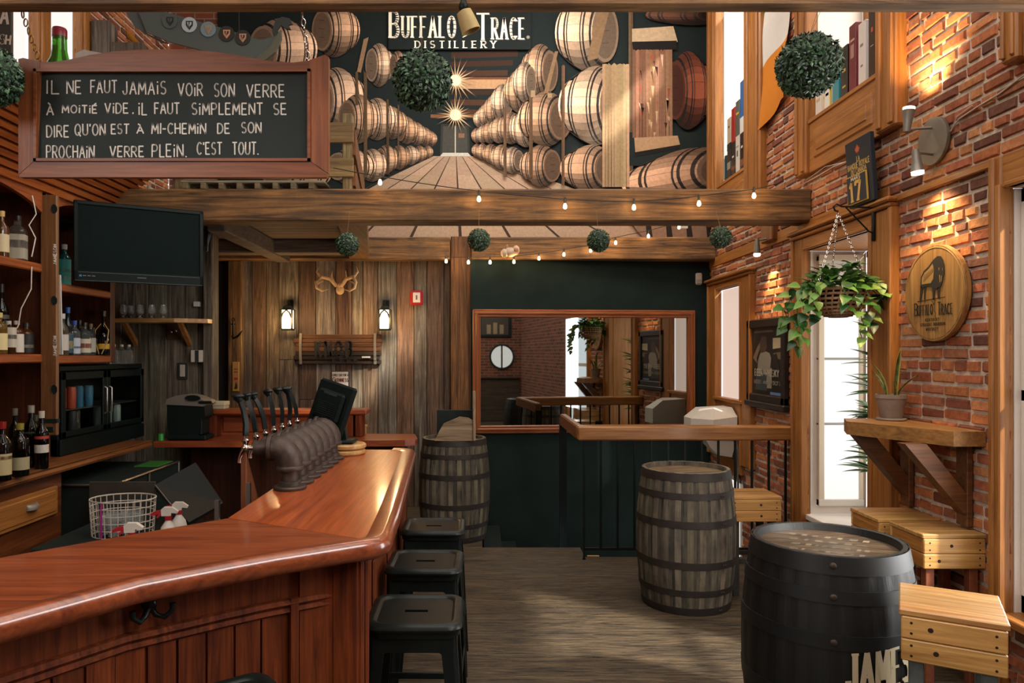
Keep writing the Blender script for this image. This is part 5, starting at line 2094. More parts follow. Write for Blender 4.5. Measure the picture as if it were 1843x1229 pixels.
ks = thing('stave_sign', 'barrel stave sign with burnt letters under the antlers', 'sign', at(610, 655, YW))
m = MB()
n = 7
for k in range(n):
    z = at(0, 655 - k * 7.6, YW).z
    a = (k - 3) / 3.6
    d = .07 * math.cos(a) - .03
    x0, x1 = at(530 + random.choice((0, 4, 6)), 0, YW).x, at(684 + random.choice((0, 3, 5)), 0, YW).x
    m.box(x0, x1, YW - d - .022, YW - .002, z, z + .0445, .005, jit(hexc('#7a5230' if k > 2 else '#3d2a1a'), .2))
m.build('stave', M['barn_x'], ks)
for x in (541, 674):
    m = MB()
    prof = []
    for k in range(9):
        a = (k / 8 * 6.6 - 3.3) / 3.6
        prof.append((YW - .07 * math.cos(a) + .03 - .028, at(0, 655 - k / 8 * 55, YW).z))
    for a, b in zip(prof, prof[1:]):
        m.box(at(x, 0, YW).x, at(x + 4.5, 0, YW).x, min(a[0], b[0]) - .003, max(a[0], b[0]) + .003, a[1], b[1])
    m.build('metal_band', M['dull_steel'], ks)
m = MB()
k = YW / F
text(m, 'KNOB', at(568, 641, YW - .066), (1, 0, 0), (0, 0, 1), 64 * k, 26 * k, 4.4 * k, (.012, .014, .016), serif=0, thin=.8, gap=.5)
text(m, 'CREEK', at(585, 652, YW - .06), (1, 0, 0), (0, 0, 1), 60 * k, 7 * k, 1.6 * k, (.012, .014, .016), gap=.4)
m.build('burnt_lettering', M['paint'], ks, recalc=False)
m = MB()
m.box(at(653, 0, YW).x, at(668, 0, YW).x, YW - .066, YW - .060, at(0, 644, YW).z, at(0, 641, YW).z, 0, (.6, .55, .5))
m.build('small_plate', M['paint'], ks)

fa = thing('fire_alarm', 'red fire alarm sounder box on the plank wall', 'fire alarm', at(750, 549, YW))
m = MB()
a, b = at(738, 550, YW), at(762, 523, YW)
m.box(a.x, b.x, YW - .045, YW - .001, a.z, b.z, .018, hexc('#a02a2c'))
m.build('housing', M['gloss_paint'], fa)
m = MB()
a, b = at(744, 545, YW), at(757, 527, YW)
m.box(a.x, b.x, YW - .055, YW - .045, a.z, b.z, .008, hexc('#d8c8bc'))
m.box(a.x + .03, b.x - .03, YW - .058, YW - .054, a.z + .03, b.z - .03, .004, hexc('#7a6a66'))
m.build('lens', M['gloss_paint'], fa)

gs = thing('metal_sign', 'white metal sign with red and black lettering behind the till screen', 'sign', at(612, 716, YW))
m = MB()
a, b = at(596, 716, YW), at(629, 667, YW)
m.box(a.x, b.x, YW - .012, YW - .002, a.z, b.z, .003, hexc('#30363a'))
m.box(a.x + .012, b.x - .012, YW - .014, YW - .01, a.z + .012, b.z - .012, .002, hexc('#bdb4aa'))
m.build('plate', M['gloss_paint'], gs)
m = MB()
text(m, 'LOVELY DAY FOR A', at(598.5, 677, YW - .0145), (1, 0, 0), (0, 0, 1), 28 * k, 4 * k, .8 * k, hexc('#3a3a3c'))
text(m, 'G', at(598.5, 687, YW - .0145), (1, 0, 0), (0, 0, 1), 4.6 * k, 7.5 * k, 1.5 * k, hexc('#5a2020'))
text(m, 'U!NNESS', at(604, 687, YW - .0145), (1, 0, 0), (0, 0, 1), 22.5 * k, 6 * k, 1.3 * k, hexc('#5a2020'), serif=.8 * k, gap=.3)
m.prism([(at(618 + x, 0, YW).x, at(0, 706 + y, YW).z) for x, y in ((0, 6), (3, 0), (7, -3), (8, 3), (4, 7))], YW - .016, YW - .0143, 'y', hexc('#2a2a28'))
m.build('lettering', M['paint'], gs, recalc=False)

m = MB()
a, b = at(418.5, 704, YW - .09), at(430.5, 651, YW - .09)
so = thing('strip_sign', 'narrow tan strip sign on the upright by the anchor hook', 'sign', a)
m.box(a.x, b.x, YW - .098, YW - .085, a.z, b.z, .003, hexc('#b08a54'))
m.build('plate', M['paint'], so)
m = MB()
for k2, cl in ((12, '#8a4a30'), (17, '#8a4a30'), (28, '#b02c20'), (30, '#b02c20')):
    m.box(a.x + .02, b.x - .015, YW - .0995, YW - .0975, b.z - (k2 + 2.4) * k, b.z - k2 * k, 0, hexc(cl))
m.prism([(a.x + .02, a.z + .02), (a.x + .05, a.z + .02), (a.x + .055, a.z + .06), (a.x + .04, a.z + .11), (a.x + .03, a.z + .06)], YW - .0995, YW - .0975, 'y', hexc('#2c2418'))
m.box(a.x + .01, b.x - .01, YW - .0995, YW - .0975, a.z + .005, a.z + .025, 0, hexc('#caa030'))
m.build('print', M['paint'], so)

ah = thing('anchor_hook', 'black iron anchor shaped hook on the wooden upright', 'hook', at(425, 610, YW - .09))
m = MB()
P = lambda x, y, d=.1: tuple(at(x, y, YW - d))
m.tube([P(420, 577), P(420, 606)], .011, 8)
m.tube([P(416, 583), P(424, 583)], .008, 8)
m.tube([P(416, 604), P(420, 609), P(427, 606, .14), P(432, 600, .18), P(436, 595, .2)], [.005, .014, .012, .010, .004], 8)
m.tube([P(420, 609), P(424, 607, .16), P(429, 604, .2), P(433, 598, .22)], [.012, .01, .01, .004], 8)
ring = [(at(420, 575, YW - .1).x + .016 * math.cos(2 * PI * q / 12), YW - .1, at(420, 575, YW - .1).z + .016 * math.sin(2 * PI * q / 12)) for q in range(12)]
m.tube(ring, .005, 6, closed=True)
m.build('iron_casting', M['black_metal'], ah, smooth=50)

oo = thing('wall_bottle_opener', 'white and red bottle opener mounted on the post beside the mirror', 'bottle opener', at(828, 706, YW - .03))
m = MB()
Yp = YB - .105
for (x0, x1, y0, y1, cl) in ((825, 832, 652, 668, '#d8d0c6'), (822, 834, 667, 680, '#c8beb2'), (824, 832, 679, 690, '#a83a34'), (825, 832, 690, 708, '#d8d0c6')):
    a, b = at(x0, y1, Yp), at(x1, y0, Yp)
    m.box(a.x, b.x, Yp - .03, Yp, a.z, b.z, .012, hexc(cl))
m.build('figure_body', M['gloss_paint'], oo)
m = MB()
a = at(828, 694, Yp)
m.box(a.x - .035, a.x + .035, Yp - .04, Yp - .02, a.z - .01, a.z + .012, .004)
m.build('opener_lip', M['steel'], oo)

orn = thing('cream_ornament', 'small cream carved animal ornament on the back beam', 'ornament', at(918, 462, 7.66))
m = MB()
c = at(918, 454, 7.62)
m.ball(c, .07, 16, 10, sc=(1.0, .7, .75))
m.ball(c + Vector((-.06, -.02, -.012)), .04, 12, 8, sc=(1, .8, 1.2))
m.ball(c + Vector((.062, -.01, .02)), .048, 12, 8, sc=(.8, .6, 1.1))
m.build('body', plain('cream pottery', hexc('#c2a688'), .5), orn, smooth=70)
m = MB()
m.ball(c + Vector((-.03, .0, .055)), .03, 10, 6, sc=(.5, .5, 1))
m.ball(c + Vector((.062, -.042, .02)), .025, 10, 6, sc=(1, .4, 1))
m.build('ear', plain('pink pottery', hexc('#a8745c'), .5), orn, smooth=70)
m = MB()
a, b = at(382, 622, 7.86), at(391, 555, 7.86)
sg = thing('framed_print', 'small dark framed print in the shadowed passage', 'picture', a)
m.box(a.x, b.x, 7.855, 7.885, a.z, b.z, .004)
m.build('frame', M['black_gloss'], sg)
m = MB()
m.box(a.x + .012, b.x - .012, 7.851, 7.856, a.z + .05, b.z - .05, 0, (.05, .05, .045))
m.box(a.x + .02, b.x - .02, 7.849, 7.852, a.z + .08, a.z + .11, 0, (.3, .3, .28))
m.build('print', M['paint'], sg)
# ================================================================== things on the brick wall
XW = XR - .016


def rw(px, py, X=XW):       # point on the brick wall plane seen at a photo position
    Y = F * X / (px - CX)
    return Vector((X, Y, EYE - (py - CY) / F * Y))


# ---- double spot lamp
wl = thing('wall_lamp', 'satin metal wall lamp with one cone up and one cone down', 'wall lamp', (XW, 4.0, 2.72))
c = Vector((XW - .012, 4.0, 2.845))
m = MB()
m.lathe([(0, 0), (.128, 0), (.13, -.003), (.13, -.02), (.12, -.022), (0, -.022)], 40, M=TR((c.x + .012, c.y, c.z), 0, PI / 2))
m.build('wall_plate', M['dull_steel'], wl, smooth=40)
for s_, base in ((1, (.0, .075)), (-1, (-.02, -.075))):
    m = MB()
    hx, hy, hz = XW - .14, c.y + base[0] + .03 * s_, c.z + base[1]
    m.tube([(c.x - .01, c.y + base[0] * .5, hz), (hx + .0, hy, hz)], .008, 10)
    d = Vector((.10, .0, s_)).normalized()
    q = Vector((0, 0, 1)).rotation_difference(d).to_matrix().to_4x4()
    m.lathe([(0, -.015), (.017, -.015), (.019, 0), (.024, .05), (.034, .10), (.036, .105), (.032, .105), (.022, .06)], 24, M=Matrix.Translation((hx, hy, hz)) @ q)
    h = m.build('lamp_head', M['dull_steel'], wl, smooth=40)
    m = MB()
    m.lathe([(.026, .075), (.030, .10), (.031, .122), (.0, .122)], 20, M=Matrix.Translation((hx, hy, hz)) @ q)
    m.build('bulb', emit('halogen glow', (1, .78, .5), 5), h, smooth=60)
    p = Vector((hx, hy, hz)) + d * .14
    spot('wall_lamp_light', p, p + Vector((.16, 0, s_)), 42 if s_ > 0 else 32, (1, .70, .36), 110, .9)
m = MB()
m.tube([rw(1705, 245, XW), rw(1725, 215, XW), rw(1760, 192, XW), rw(1800, 168, XW), rw(1843, 135, XW)], .004, 6)
m.tube([rw(1712, 235, XW - .004), rw(1722, 210, XW - .004), rw(1750, 190, XW - .004)], .003, 6)
m.build('cable', M['white'], wl, smooth=60)
# ---- small far spot
fs = thing('wall_spot', 'small metal spot lamp shining down the far brick wall', 'wall lamp', (XW, 6.25, 2.5))
m = MB()
m.box(XW - .05, XW + .01, 6.10, 6.35, 2.63, 2.83, .01)
m.build('wood_block', M['brown_wood_z'], fs)
m = MB()
hx = XW - .13
m.tube([(XW - .03, 6.22, 2.66), (hx, 6.22, 2.64)], .009, 8)
m.lathe([(0, .03), (.016, .03), (.018, .01), (.030, -.10), (.027, -.10), (.015, 0)], 20, c=(hx, 6.22, 2.63))
h = m.build('lamp_head', M['dull_steel'], fs, smooth=40)
m = MB()
m.lathe([(.027, -.09), (.029, -.115), (.02, -.125), (0, -.125)], 16, c=(hx, 6.22, 2.63))
m.build('bulb', bpy.data.materials['halogen glow'], h, smooth=60)
spot('wall_spot_light', (hx, 6.22, 2.49), (hx + .16, 6.22, 1.9), 24, (1, .66, .32), 90, .9)
# ---- round whisky sign
sg = thing('round_wood_sign', 'round barrel head sign with a buffalo burnt into it on the brick wall', 'sign', (XW, 3.965, 1.74))
c = Vector((XW - .004, 3.965, 2.0))
m = MB()
nb = 6
r0 = .262
for k in range(nb):
    y0, y1 = -r0 + k * 2 * r0 / nb, -r0 + (k + 1) * 2 * r0 / nb - .001
    pts = [(y0 + (y1 - y0) * i / 6, -math.sqrt(max(0, r0 * r0 - (y0 + (y1 - y0) * i / 6) ** 2))) for i in range(7)]
    pts += [(p[0], -p[1] + 1e-5) for p in reversed(pts)]
    m.prism([(c.y + p[0], c.z + p[1]) for p in pts], c.x, c.x - .03, 'x', jit((1, 1, 1), .06))
m.lathe([(r0 - .012, 0), (r0 + .002, 0), (r0 + .002, .024), (r0 - .012, .032)], 48, M=TR((c.x, c.y, c.z), 0, -PI / 2), caps=False)
m.build('head_board', wood('sign oak', hexc('#8a6236'), hexc('#b58a50'), 'z', .8, .5, .08), sg)
ink = (.022, .018, .014)
m = MB()
xf = c.x - .0335


def sp(u, v, l=0):      # u to the reader's right, v up, in units of the sign's radius
    return Vector((xf - l * .0004, c.y - u * r0, c.z + v * r0))


def sfill(pts, l, col=ink):
    m.add([sp(u, v, l) for u, v in pts], [tuple(range(len(pts)))], col)


lt = hexc('#a07a44')
# buffalo: rump, back line up to the hump, head low, four legs
sfill([(-.42, .18), (-.40, .38), (-.30, .50), (-.14, .58), (.02, .70), (.16, .76), (.28, .74), (.36, .64), (.38, .50), (.34, .36), (.30, .22), (.24, .10), (.12, .06), (.02, .10), (-.10, .16), (-.22, .16), (-.34, .12)], 1)
sfill([(-.37, .22), (-.36, .36), (-.27, .46), (-.12, .53), (.0, .62), (.05, .50), (.02, .30), (-.06, .22), (-.2, .22)], 2, lt)
for pts in ([(-.42, .20), (-.34, .14), (-.36, .0), (-.40, -.12), (-.45, -.12), (-.43, .02)], [(-.30, .16), (-.22, .16), (-.25, .02), (-.24, -.11), (-.29, -.11), (-.29, .04)],
            [(-.02, .12), (.08, .08), (.06, -.04), (.06, -.13), (.0, -.13), (.0, -.02)], [(.14, .10), (.24, .10), (.22, -.02), (.23, -.11), (.17, -.11), (.16, -.02)]):
    sfill(pts, 1)
sfill([(.18, .62), (.30, .60), (.37, .50), (.38, .38), (.33, .24), (.27, .12), (.20, .12), (.16, .24), (.13, .40)], 3)
for pts in ([(.20, .50), (.23, .52), (.22, .44)], [(.32, .48), (.34, .50), (.33, .42)], [(.22, .36), (.25, .36), (.26, .22), (.24, .2)], [(.29, .34), (.31, .34), (.30, .22), (.285, .22)]):
    sfill(pts, 4, lt)
for k in range(10):
    u = -.30 + k * .035
    sfill([(u, .26 + k * .02), (u + .012, .26 + k * .02), (u + .03, .42 + k * .014), (u + .024, .42 + k * .014)], 4)
sfill([(-.52, -.13), (.40, -.10), (.42, -.115), (-.52, -.155)], 1)
m.build('burnt_picture', M['paint'], sg, recalc=False)
m = MB()
for (s, u, v, wd, h, th) in (('B', -.62, -.44, .10, .26, .034), ('UFFALO', -.50, -.44, .50, .21, .03), ('T', .17, -.46, .10, .26, .034), ('RACE', .29, -.46, .34, .21, .03)):
    text(m, s, sp(u, v, 3), (0, -1, 0), (0, 0, 1), wd * r0, h * r0, th * r0, ink, serif=.02 * r0, thin=.6, gap=.3)
for (s, u, v, wd, h) in (('KENTUCKY', -.24, -.575, .46, .055), ('STRA!GHT BOURBON', -.42, -.675, .82, .055), ('WH!SKEY', -.22, -.775, .40, .055)):
    text(m, s, sp(u, v, 3), (0, -1, 0), (0, 0, 1), wd * r0, h * r0, .016 * r0, ink, serif=.012 * r0, thin=.7, gap=.4)
for a, b in (((.02, -.22), (.06, -.27)), ((.06, -.27), (.05, -.36)), ((.05, -.36), (.09, -.42)), ((.09, -.42), (.07, -.50)), ((-.05, -.14), (.06, -.24)), ((.1, -.14), (.05, -.24))):
    m.add([sp(a[0] - .008, a[1], 3), sp(a[0] + .012, a[1], 3), sp(b[0] + .012, b[1], 3), sp(b[0] - .008, b[1], 3)], [(0, 1, 2, 3)], ink)
m.build('burnt_lettering', M['paint'], sg, recalc=False)
# ---- bank calendar on top of the window casing
cal = thing('bank_calendar', 'dark metal bank calendar showing the 17th on the window casing', 'calendar', (2.47, 4.62, 2.62))
cw, ch = .30, .425
mt = Matrix.Translation((2.452, 4.62, 2.622)) @ Matrix.Rotation(R(-4), 4, 'Y')


KV = mt.to_3x3() @ Vector((0, 0, 1))


def kp(u, v, d=0):
    return mt @ Vector((-.0 - d, -u + cw / 2, v))


m = MB()
m.box(0, .03, -cw / 2, cw / 2, 0, ch, .004, hexc('#14202c'), M=mt)
m.build('board', M['paint'], cal)
m = MB()
m.box(-.012, 0, -cw / 2 + .05, cw / 2 - .012, .015, .20, .003, hexc('#c8a040'), M=mt)
m.box(-.014, -.011, -cw / 2 + .056, cw / 2 - .018, .022, .193, .002, hexc('#182438'), M=mt)
m.build('date_card', M['paint'], cal)
m = MB()
gold = hexc('#c8a860')
text(m, 'LA', kp(.135, .282, .001), (0, -1, 0), KV, .035, .03, .006, gold)
text(m, 'BANQUE ROYALE', kp(.02, .243, .001), (0, -1, 0), KV, .26, .033, .0065, gold)
text(m, 'DU CANADA', kp(.06, .207, .001), (0, -1, 0), KV, .18, .030, .006, gold)
text(m, 'MARS', kp(.075, .166, .0145), (0, -1, 0), KV, .11, .022, .006, hexc('#e8d8b0'))
text(m, '17', kp(.055, .035, .0145), (0, -1, 0), KV, .125, .115, .026, hexc('#e0b45a'), serif=.018, thin=.8, gap=.3)
lf = [(0, -.4), (.05, -.1), (.35, -.16), (.28, 0), (.5, .2), (.36, .24), (.4, .42), (.2, .3), (.22, .55), (.1, .46), (0, .75)]
lf = lf + [(-a, b) for a, b in reversed(lf[1:-1])]
m.add([kp(.15 + a * .06, .345 + b * .06, .001) for a, b in lf], [tuple(range(len(lf)))], hexc('#c85a34'))
m.build('lettering', M['paint'], cal, recalc=False)
# ---- iron bracket with hanging basket
br = thing('plant_bracket', 'black iron bracket on the casing holding the hanging basket', 'bracket', (2.5, 4.56, 2.4))
hx, hy = 2.245, 4.50
m = MB()
m.box(XC - .014, XC, 4.545, 4.575, 2.38, 2.64, .003)
m.tube([(XC - .01, 4.56, 2.59), (hx + .02, hy, 2.585), (hx - .01, hy, 2.60), (hx - .03, hy, 2.585), (hx - .02, hy, 2.56), (hx, hy, 2.555)], .006, 8)
m.tube([(XC - .01, 4.56, 2.43), (XC - .04, 4.555, 2.44), (hx + .05, hy + .01, 2.585)], .005, 8)
m.build('iron_arm', M['black_metal'], br, smooth=60)
hb = thing('hanging_basket', 'wicker bowl of trailing pothos hanging by chains before the window', 'hanging plant', (hx, hy, 1.90))
rim, zr = .172, 2.065
m = MB()
for k in range(9):
    a = k / 8
    r = rim * math.sin(PI / 2 * (.18 + .82 * a))
    z = zr - .165 * math.cos(PI / 2 * (.05 + .95 * a))
    n = 26
    m.tube([(hx + (r + .004 * (-1) ** (q + k)) * math.cos(2 * PI * q / n), hy + (r + .004 * (-1) ** (q + k)) * math.sin(2 * PI * q / n), z) for q in range(n)], .0085 if k < 8 else .012, 6, closed=True, col=jit((1, 1, 1), .3))
for q in range(26):
    a = 2 * PI * q / 26
    m.tube([(hx + rim * math.sin(PI / 2 * (.18 + .82 * t)) * math.cos(a + .25 * t), hy + rim * math.sin(PI / 2 * (.18 + .82 * t)) * math.sin(a + .25 * t), zr - .165 * math.cos(PI / 2 * (.05 + .95 * t))) for t in (0, .25, .5, .75, 1)], .006, 5, col=jit((1.2, 1.15, 1.1), .3))
m.build('wicker_bowl', M['wicker'], hb, smooth=60)
m = MB()
m.lathe([(0, -.10), (.10, -.08), (.155, -.01), (0, .0)], 20, c=(hx, hy, zr))
m.build('soil', M['soil'], hb)
for k in range(3):
    a = R(200 + 120 * k)
    m = MB()
    p0 = Vector((hx, hy, 2.545))
    p1 = Vector((hx + rim * math.cos(a), hy + rim * math.sin(a), zr))
    n = 34
    for q in range(n):
        u = (q + .5) / n
        p = p0.lerp(p1, u)
        d = (p1 - p0).normalized()
        s_ = d.cross(Vector((0, 1, 0) if q % 2 else (1, 0, 0))).normalized()
        m.tube([p + d * .0105 * math.cos(2 * PI * i / 8) + s_ * .005 * math.sin(2 * PI * i / 8) for i in range(8)], .0018, 5, closed=True)
    m.build('chain', M['chrome'], hb, smooth=60)


def leafshape(mb, base, d, nrm, L, W, col, heart=True, fold=.25):
    d = d.normalized()
    s = d.cross(nrm).normalized()
    nn = s.cross(d).normalized()
    prof = [(0, .0), (.06, .55), (.22, 1), (.45, .92), (.7, .55), (.88, .22), (1, 0)] if heart else [(0, .12), (.15, .55), (.4, 1), (.65, .85), (.85, .45), (1, 0)]
    vs, fs = [], []
    for (t, w_) in prof:
        droop = -nn * (t * t * L * .22)
        c_ = base + d * L * t + droop
        vs += [c_ - s * W * w_ + nn * W * fold * w_, c_ , c_ + s * W * w_ + nn * W * fold * w_]
    for i in range(len(prof) - 1):
        for j in (0, 1):
            a = i * 3 + j
            fs.append((a, a + 1, a + 4, a + 3))
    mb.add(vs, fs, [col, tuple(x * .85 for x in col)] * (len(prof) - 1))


PG = ['#3c6a2a', '#4c7c30', '#2f5626', '#6a9440', '#86a850', '#274a22', '#5a8a34']
rnd = random.Random(21)
lv, stv = MB(), MB()
for k in range(210):
    a = rnd.uniform(0, 2 * PI)
    r = rim * math.sqrt(rnd.random()) * 1.0
    base = Vector((hx + r * math.cos(a), hy + r * math.sin(a), zr + rnd.uniform(.0, .19) * (1.25 - r / rim)))
    out = Vector((math.cos(a), math.sin(a), rnd.uniform(-.5, .9)))
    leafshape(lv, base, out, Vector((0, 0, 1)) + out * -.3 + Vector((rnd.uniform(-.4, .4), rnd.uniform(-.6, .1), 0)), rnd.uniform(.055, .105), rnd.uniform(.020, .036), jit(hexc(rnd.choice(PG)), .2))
for (dx, dy, L, n) in ((-.19, -.10, .34, 12), (-.22, .02, .26, 9), (-.16, -.14, .22, 8), (.02, -.17, .34, 9), (.07, -.15, .24, 7), (.15, -.03, .08, 6), (-.05, -.19, .14, 6), (.17, -.08, .04, 6), (-.20, -.06, .40, 12)):
    P = []
    for q in range(n + 1):
        u = q / n
        P.append(Vector((hx + dx * (1 + .45 * min(1, u * 2)) + .015 * math.sin(q * 2.1), hy + dy * (1 + .3 * min(1, u * 2)), zr + .05 * math.sin(PI * min(1, u * 2.0)) * (1 - u) - L * max(0, u - .12))))
    stv.tube(P, .003, 5, col=hexc('#5a7a34'))
    for q, p in enumerate(P[1:]):
        sd = 1 if q % 2 else -1
        out = Vector((dx * 1.2 + sd * .22, dy - .12, -.25 + rnd.uniform(-.25, .3)))
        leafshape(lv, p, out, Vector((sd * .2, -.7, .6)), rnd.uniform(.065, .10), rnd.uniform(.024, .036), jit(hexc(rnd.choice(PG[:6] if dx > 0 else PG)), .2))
lv.build('leaves', M['leaf'], hb, smooth=60, recalc=False)
stv.build('vines', M['leaf'], hb, smooth=60)
# ---- dracaena in the window bay
dr = thing('dracaena_plant', 'long leaved green plant standing in the window bay behind the basket', 'plant', (2.85, 5.0, .43))
m = MB()
m.lathe([(0, 0), (.10, 0), (.125, .22), (.13, .23), (.115, .23), (.11, .20), (0, .20)], 24, c=(2.85, 5.0, .431))
m.build('pot', M['terracotta'], dr, smooth=40)
m, ml = MB(), MB()
for (sx, sy, h) in ((0, 0, 1.15), (.03, -.05, .85), (-.03, .04, .6)):
    P = [Vector((2.85 + sx + .02 * math.sin(q), 5.0 + sy, .62 + (h) * q / 6)) for q in range(7)]
    m.tube(P, .009, 7, col=hexc('#6a5a3a'))
    for q in range(2, 7):
        for k in range(7):
            a = rnd.uniform(1.6, 4.6)
            out = Vector((math.cos(a), math.sin(a), rnd.uniform(.1, .9)))
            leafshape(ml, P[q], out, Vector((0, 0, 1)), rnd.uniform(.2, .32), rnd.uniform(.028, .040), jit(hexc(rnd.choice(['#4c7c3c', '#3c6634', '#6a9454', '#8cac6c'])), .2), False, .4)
m.build('stem', M['leaf'], dr, smooth=60)
ml.build('leaves', M['leaf'], dr, smooth=60, recalc=False)
# ---- wall shelf with snake plant
ws = thing('wall_shelf', 'thick wooden wall shelf on diagonal brackets', 'shelf', (2.4, 3.95, 1.0))
m = MB()
m.prism([(2.12, 4.15), (2.375, 3.605), (XW, 3.605), (XW, 4.34), (2.20, 4.34)], 1.205, 1.28)
m.build('shelf_board', wood('shelf oak', hexc('#7a5228'), hexc('#a87840'), 'y', .8, .5, .25), ws)
for y in (4.24, 3.74):
    m = MB()
    m.prism([(2.19, 1.205), (2.30, 1.205), (XW, .915), (XW, .80)], y - .04, y + .04, 'y')
    m.box(XW - .03, XW, y - .045, y + .045, .78, 1.205, .004)
    m.build('shelf_bracket', M['brown_wood_x'], ws)
sn = thing('snake_plant', 'snake plant in a washed clay pot on the wall shelf', 'plant', (2.415, 4.22, 1.28))
c = Vector((2.415, 4.22, 1.281))
m = MB()
m.lathe([(0, 0), (.075, 0), (.08, .006), (.078, .014), (0, .014)], 28, c=c)
m.build('saucer', M['terracotta'], sn, smooth=40)
m = MB()
m.lathe([(0, .014), (.056, .014), (.060, .02), (.079, .125), (.084, .128), (.084, .15), (.076, .15), (.072, .125), (0, .125)], 28, c=c)
m.build('pot', M['terracotta'], sn, smooth=40)
m = MB()
m.lathe([(0, .135), (.073, .13)], 20, c=c)
m.build('soil', M['soil'], sn)
for (px, py, hx_, wd, lean, cl) in ((.01, -.02, .29, .020, (.02, -.02), '#4f6e44'), (-.03, .0, .21, .014, (-.10, -.02), '#5c6a3a'), (.03, .0, .15, .013, (.12, -.05), '#6a7a40'), (-.01, .03, .16, .012, (-.06, .05), '#4f6a40'), (.0, -.03, .10, .012, (-.035, -.05), '#6a7a40')):
    vs, fs, cc = [], [], []
    n = 9
    for q in range(n + 1):
        t = q / n
        w_ = wd * (1 - .25 * abs(t - .5)) * (1 if t < .75 else max(.02, (1 - t) / .25))
        ctr = c + Vector((px + lean[0] * t * t * 1.0, py + lean[1] * t, .13 + hx_ * t))
        s = Vector((math.cos(.4), math.sin(.4), 0))
        nn = Vector((math.sin(.4), -math.cos(.4), 0))
        vs += [ctr - s * w_ + nn * .004, ctr - s * w_ * .7, ctr + nn * -.004, ctr + s * w_ * .7, ctr + s * w_ + nn * .004]
    for q in range(n):
        for j in range(4):
            a = q * 5 + j
            fs.append((a, a + 1, a + 6, a + 5))
            cc.append(hexc('#b0a050') if j in (0, 3) else tuple(x * (1.25 if q % 2 else .8) for x in hexc(cl)))
    m = MB()
    m.add(vs, fs, cc)
    m.build('leaf', M['leaf'], sn, smooth=60, recalc=False)
# ---- poster
po = thing('framed_poster', 'dark framed poster hanging under the far wall spot', 'poster', (XW, 6.28, 1.25))
y0, y1, z0, z1 = 5.88, 6.70, 1.24, 1.975
m = MB()
for (a, b, p, q) in ((y0, y0 + .07, z0, z1), (y1 - .07, y1, z0, z1), (y0, y1, z1 - .08, z1), (y0, y1, z0, z0 + .07)):
    m.box(XW - .045, XW, a, b, p, q, .01)
m.box(XW - .06, XW, y0 - .02, y1 + .02, z0 - .05, z0 + .005, .01)
m.build('frame', plain('black brown frame', hexc('#231c17'), .4), po)
m = MB()
m.box(XW - .02, XW - .004, y0 + .06, y1 - .06, z0 + .06, z1 - .07, 0, hexc('#20221e'))


def pp(u, v, l):
    return (XW - .0205 - .0004 * l, y1 - .07 - u * (y1 - y0 - .14), z0 + .07 + v * (z1 - z0 - .15))


for pts, cl, l in (([(.18, .1), (.22, .5), (.3, .62), (.42, .66), (.6, .62), (.68, .5), (.66, .1)], '#8a8478', 1), ([(.3, .62), (.28, .78), (.36, .88), (.5, .86), (.52, .7), (.46, .64)], '#4a3c32', 2), ([(.05, .55), (.2, .72), (.28, .78), (.3, .70), (.18, .55), (.2, .46)], '#7a6654', 2),
                   ([(.12, .06), (.16, .3), (.5, .3), (.52, .06)], '#3a4448', 2), ([(.7, .68), (.98, .70), (.98, .84), (.7, .84)], '#b8a888', 1), ([(.72, .52), (.97, .54), (.97, .64), (.72, .62)], '#6a5c4a', 1), ([(.62, .40), (.9, .42), (.82, .62), (.66, .58)], '#24221f', 3), ([(.62, .01), (.94, .01), (.94, .05), (.62, .05)], '#5a7cae', 3),
                   ([(.08, .93), (.7, .93), (.7, .96), (.08, .96)], '#55504a', 1)):
    m.add([pp(u, v, l) for u, v in pts], [tuple(range(len(pts)))], hexc(cl))
text(m, 'BEER WH!SKY', pp(.12, .28, 5), (0, -1, 0), (0, 0, 1), .52, .055, .012, hexc('#b4ac9c'), gap=.25)
text(m, 'BEERS AND SP!R!TS', pp(.10, .16, 5), (0, -1, 0), (0, 0, 1), .56, .028, .006, hexc('#a09888'), gap=.3)
m.build('poster_sheet', M['gloss_paint'], po, recalc=False)
# ---- flag on the upper wall
fl = thing('tricolour_flag', 'green white and orange flag draped on the upper brick wall', 'flag', (XW, 6.1, 3.2))
vs, fs, cc = [], [], []
na, nb = 14, 26
for i in range(nb + 1):
    for j in range(na + 1):
        u, v = j / na, i / nb
        Y = 6.60 - u * (.80 - .08 * v)
        z = 5.4 - v * (1.74 - .06 * u) - .04 * math.sin(u * 5) * v
        vs.append((XW - .03 - .02 * math.sin(u * 9 + v * 5) - .012 * math.sin(v * 13 + u * 3), Y, z))
for i in range(nb):
    for j in range(na):
        a = i * (na + 1) + j
        fs.append((a, a + 1, a + na + 2, a + na + 1))
        v = (i + .5) / nb
        cc.append(hexc('#2f9a48') if v < .41 else hexc('#cfc8be') if v < .69 else hexc('#c87a2c'))
m = MB()
m.add(vs, fs, cc)
m.build('cloth', M['cloth'], fl, smooth=60, recalc=False)


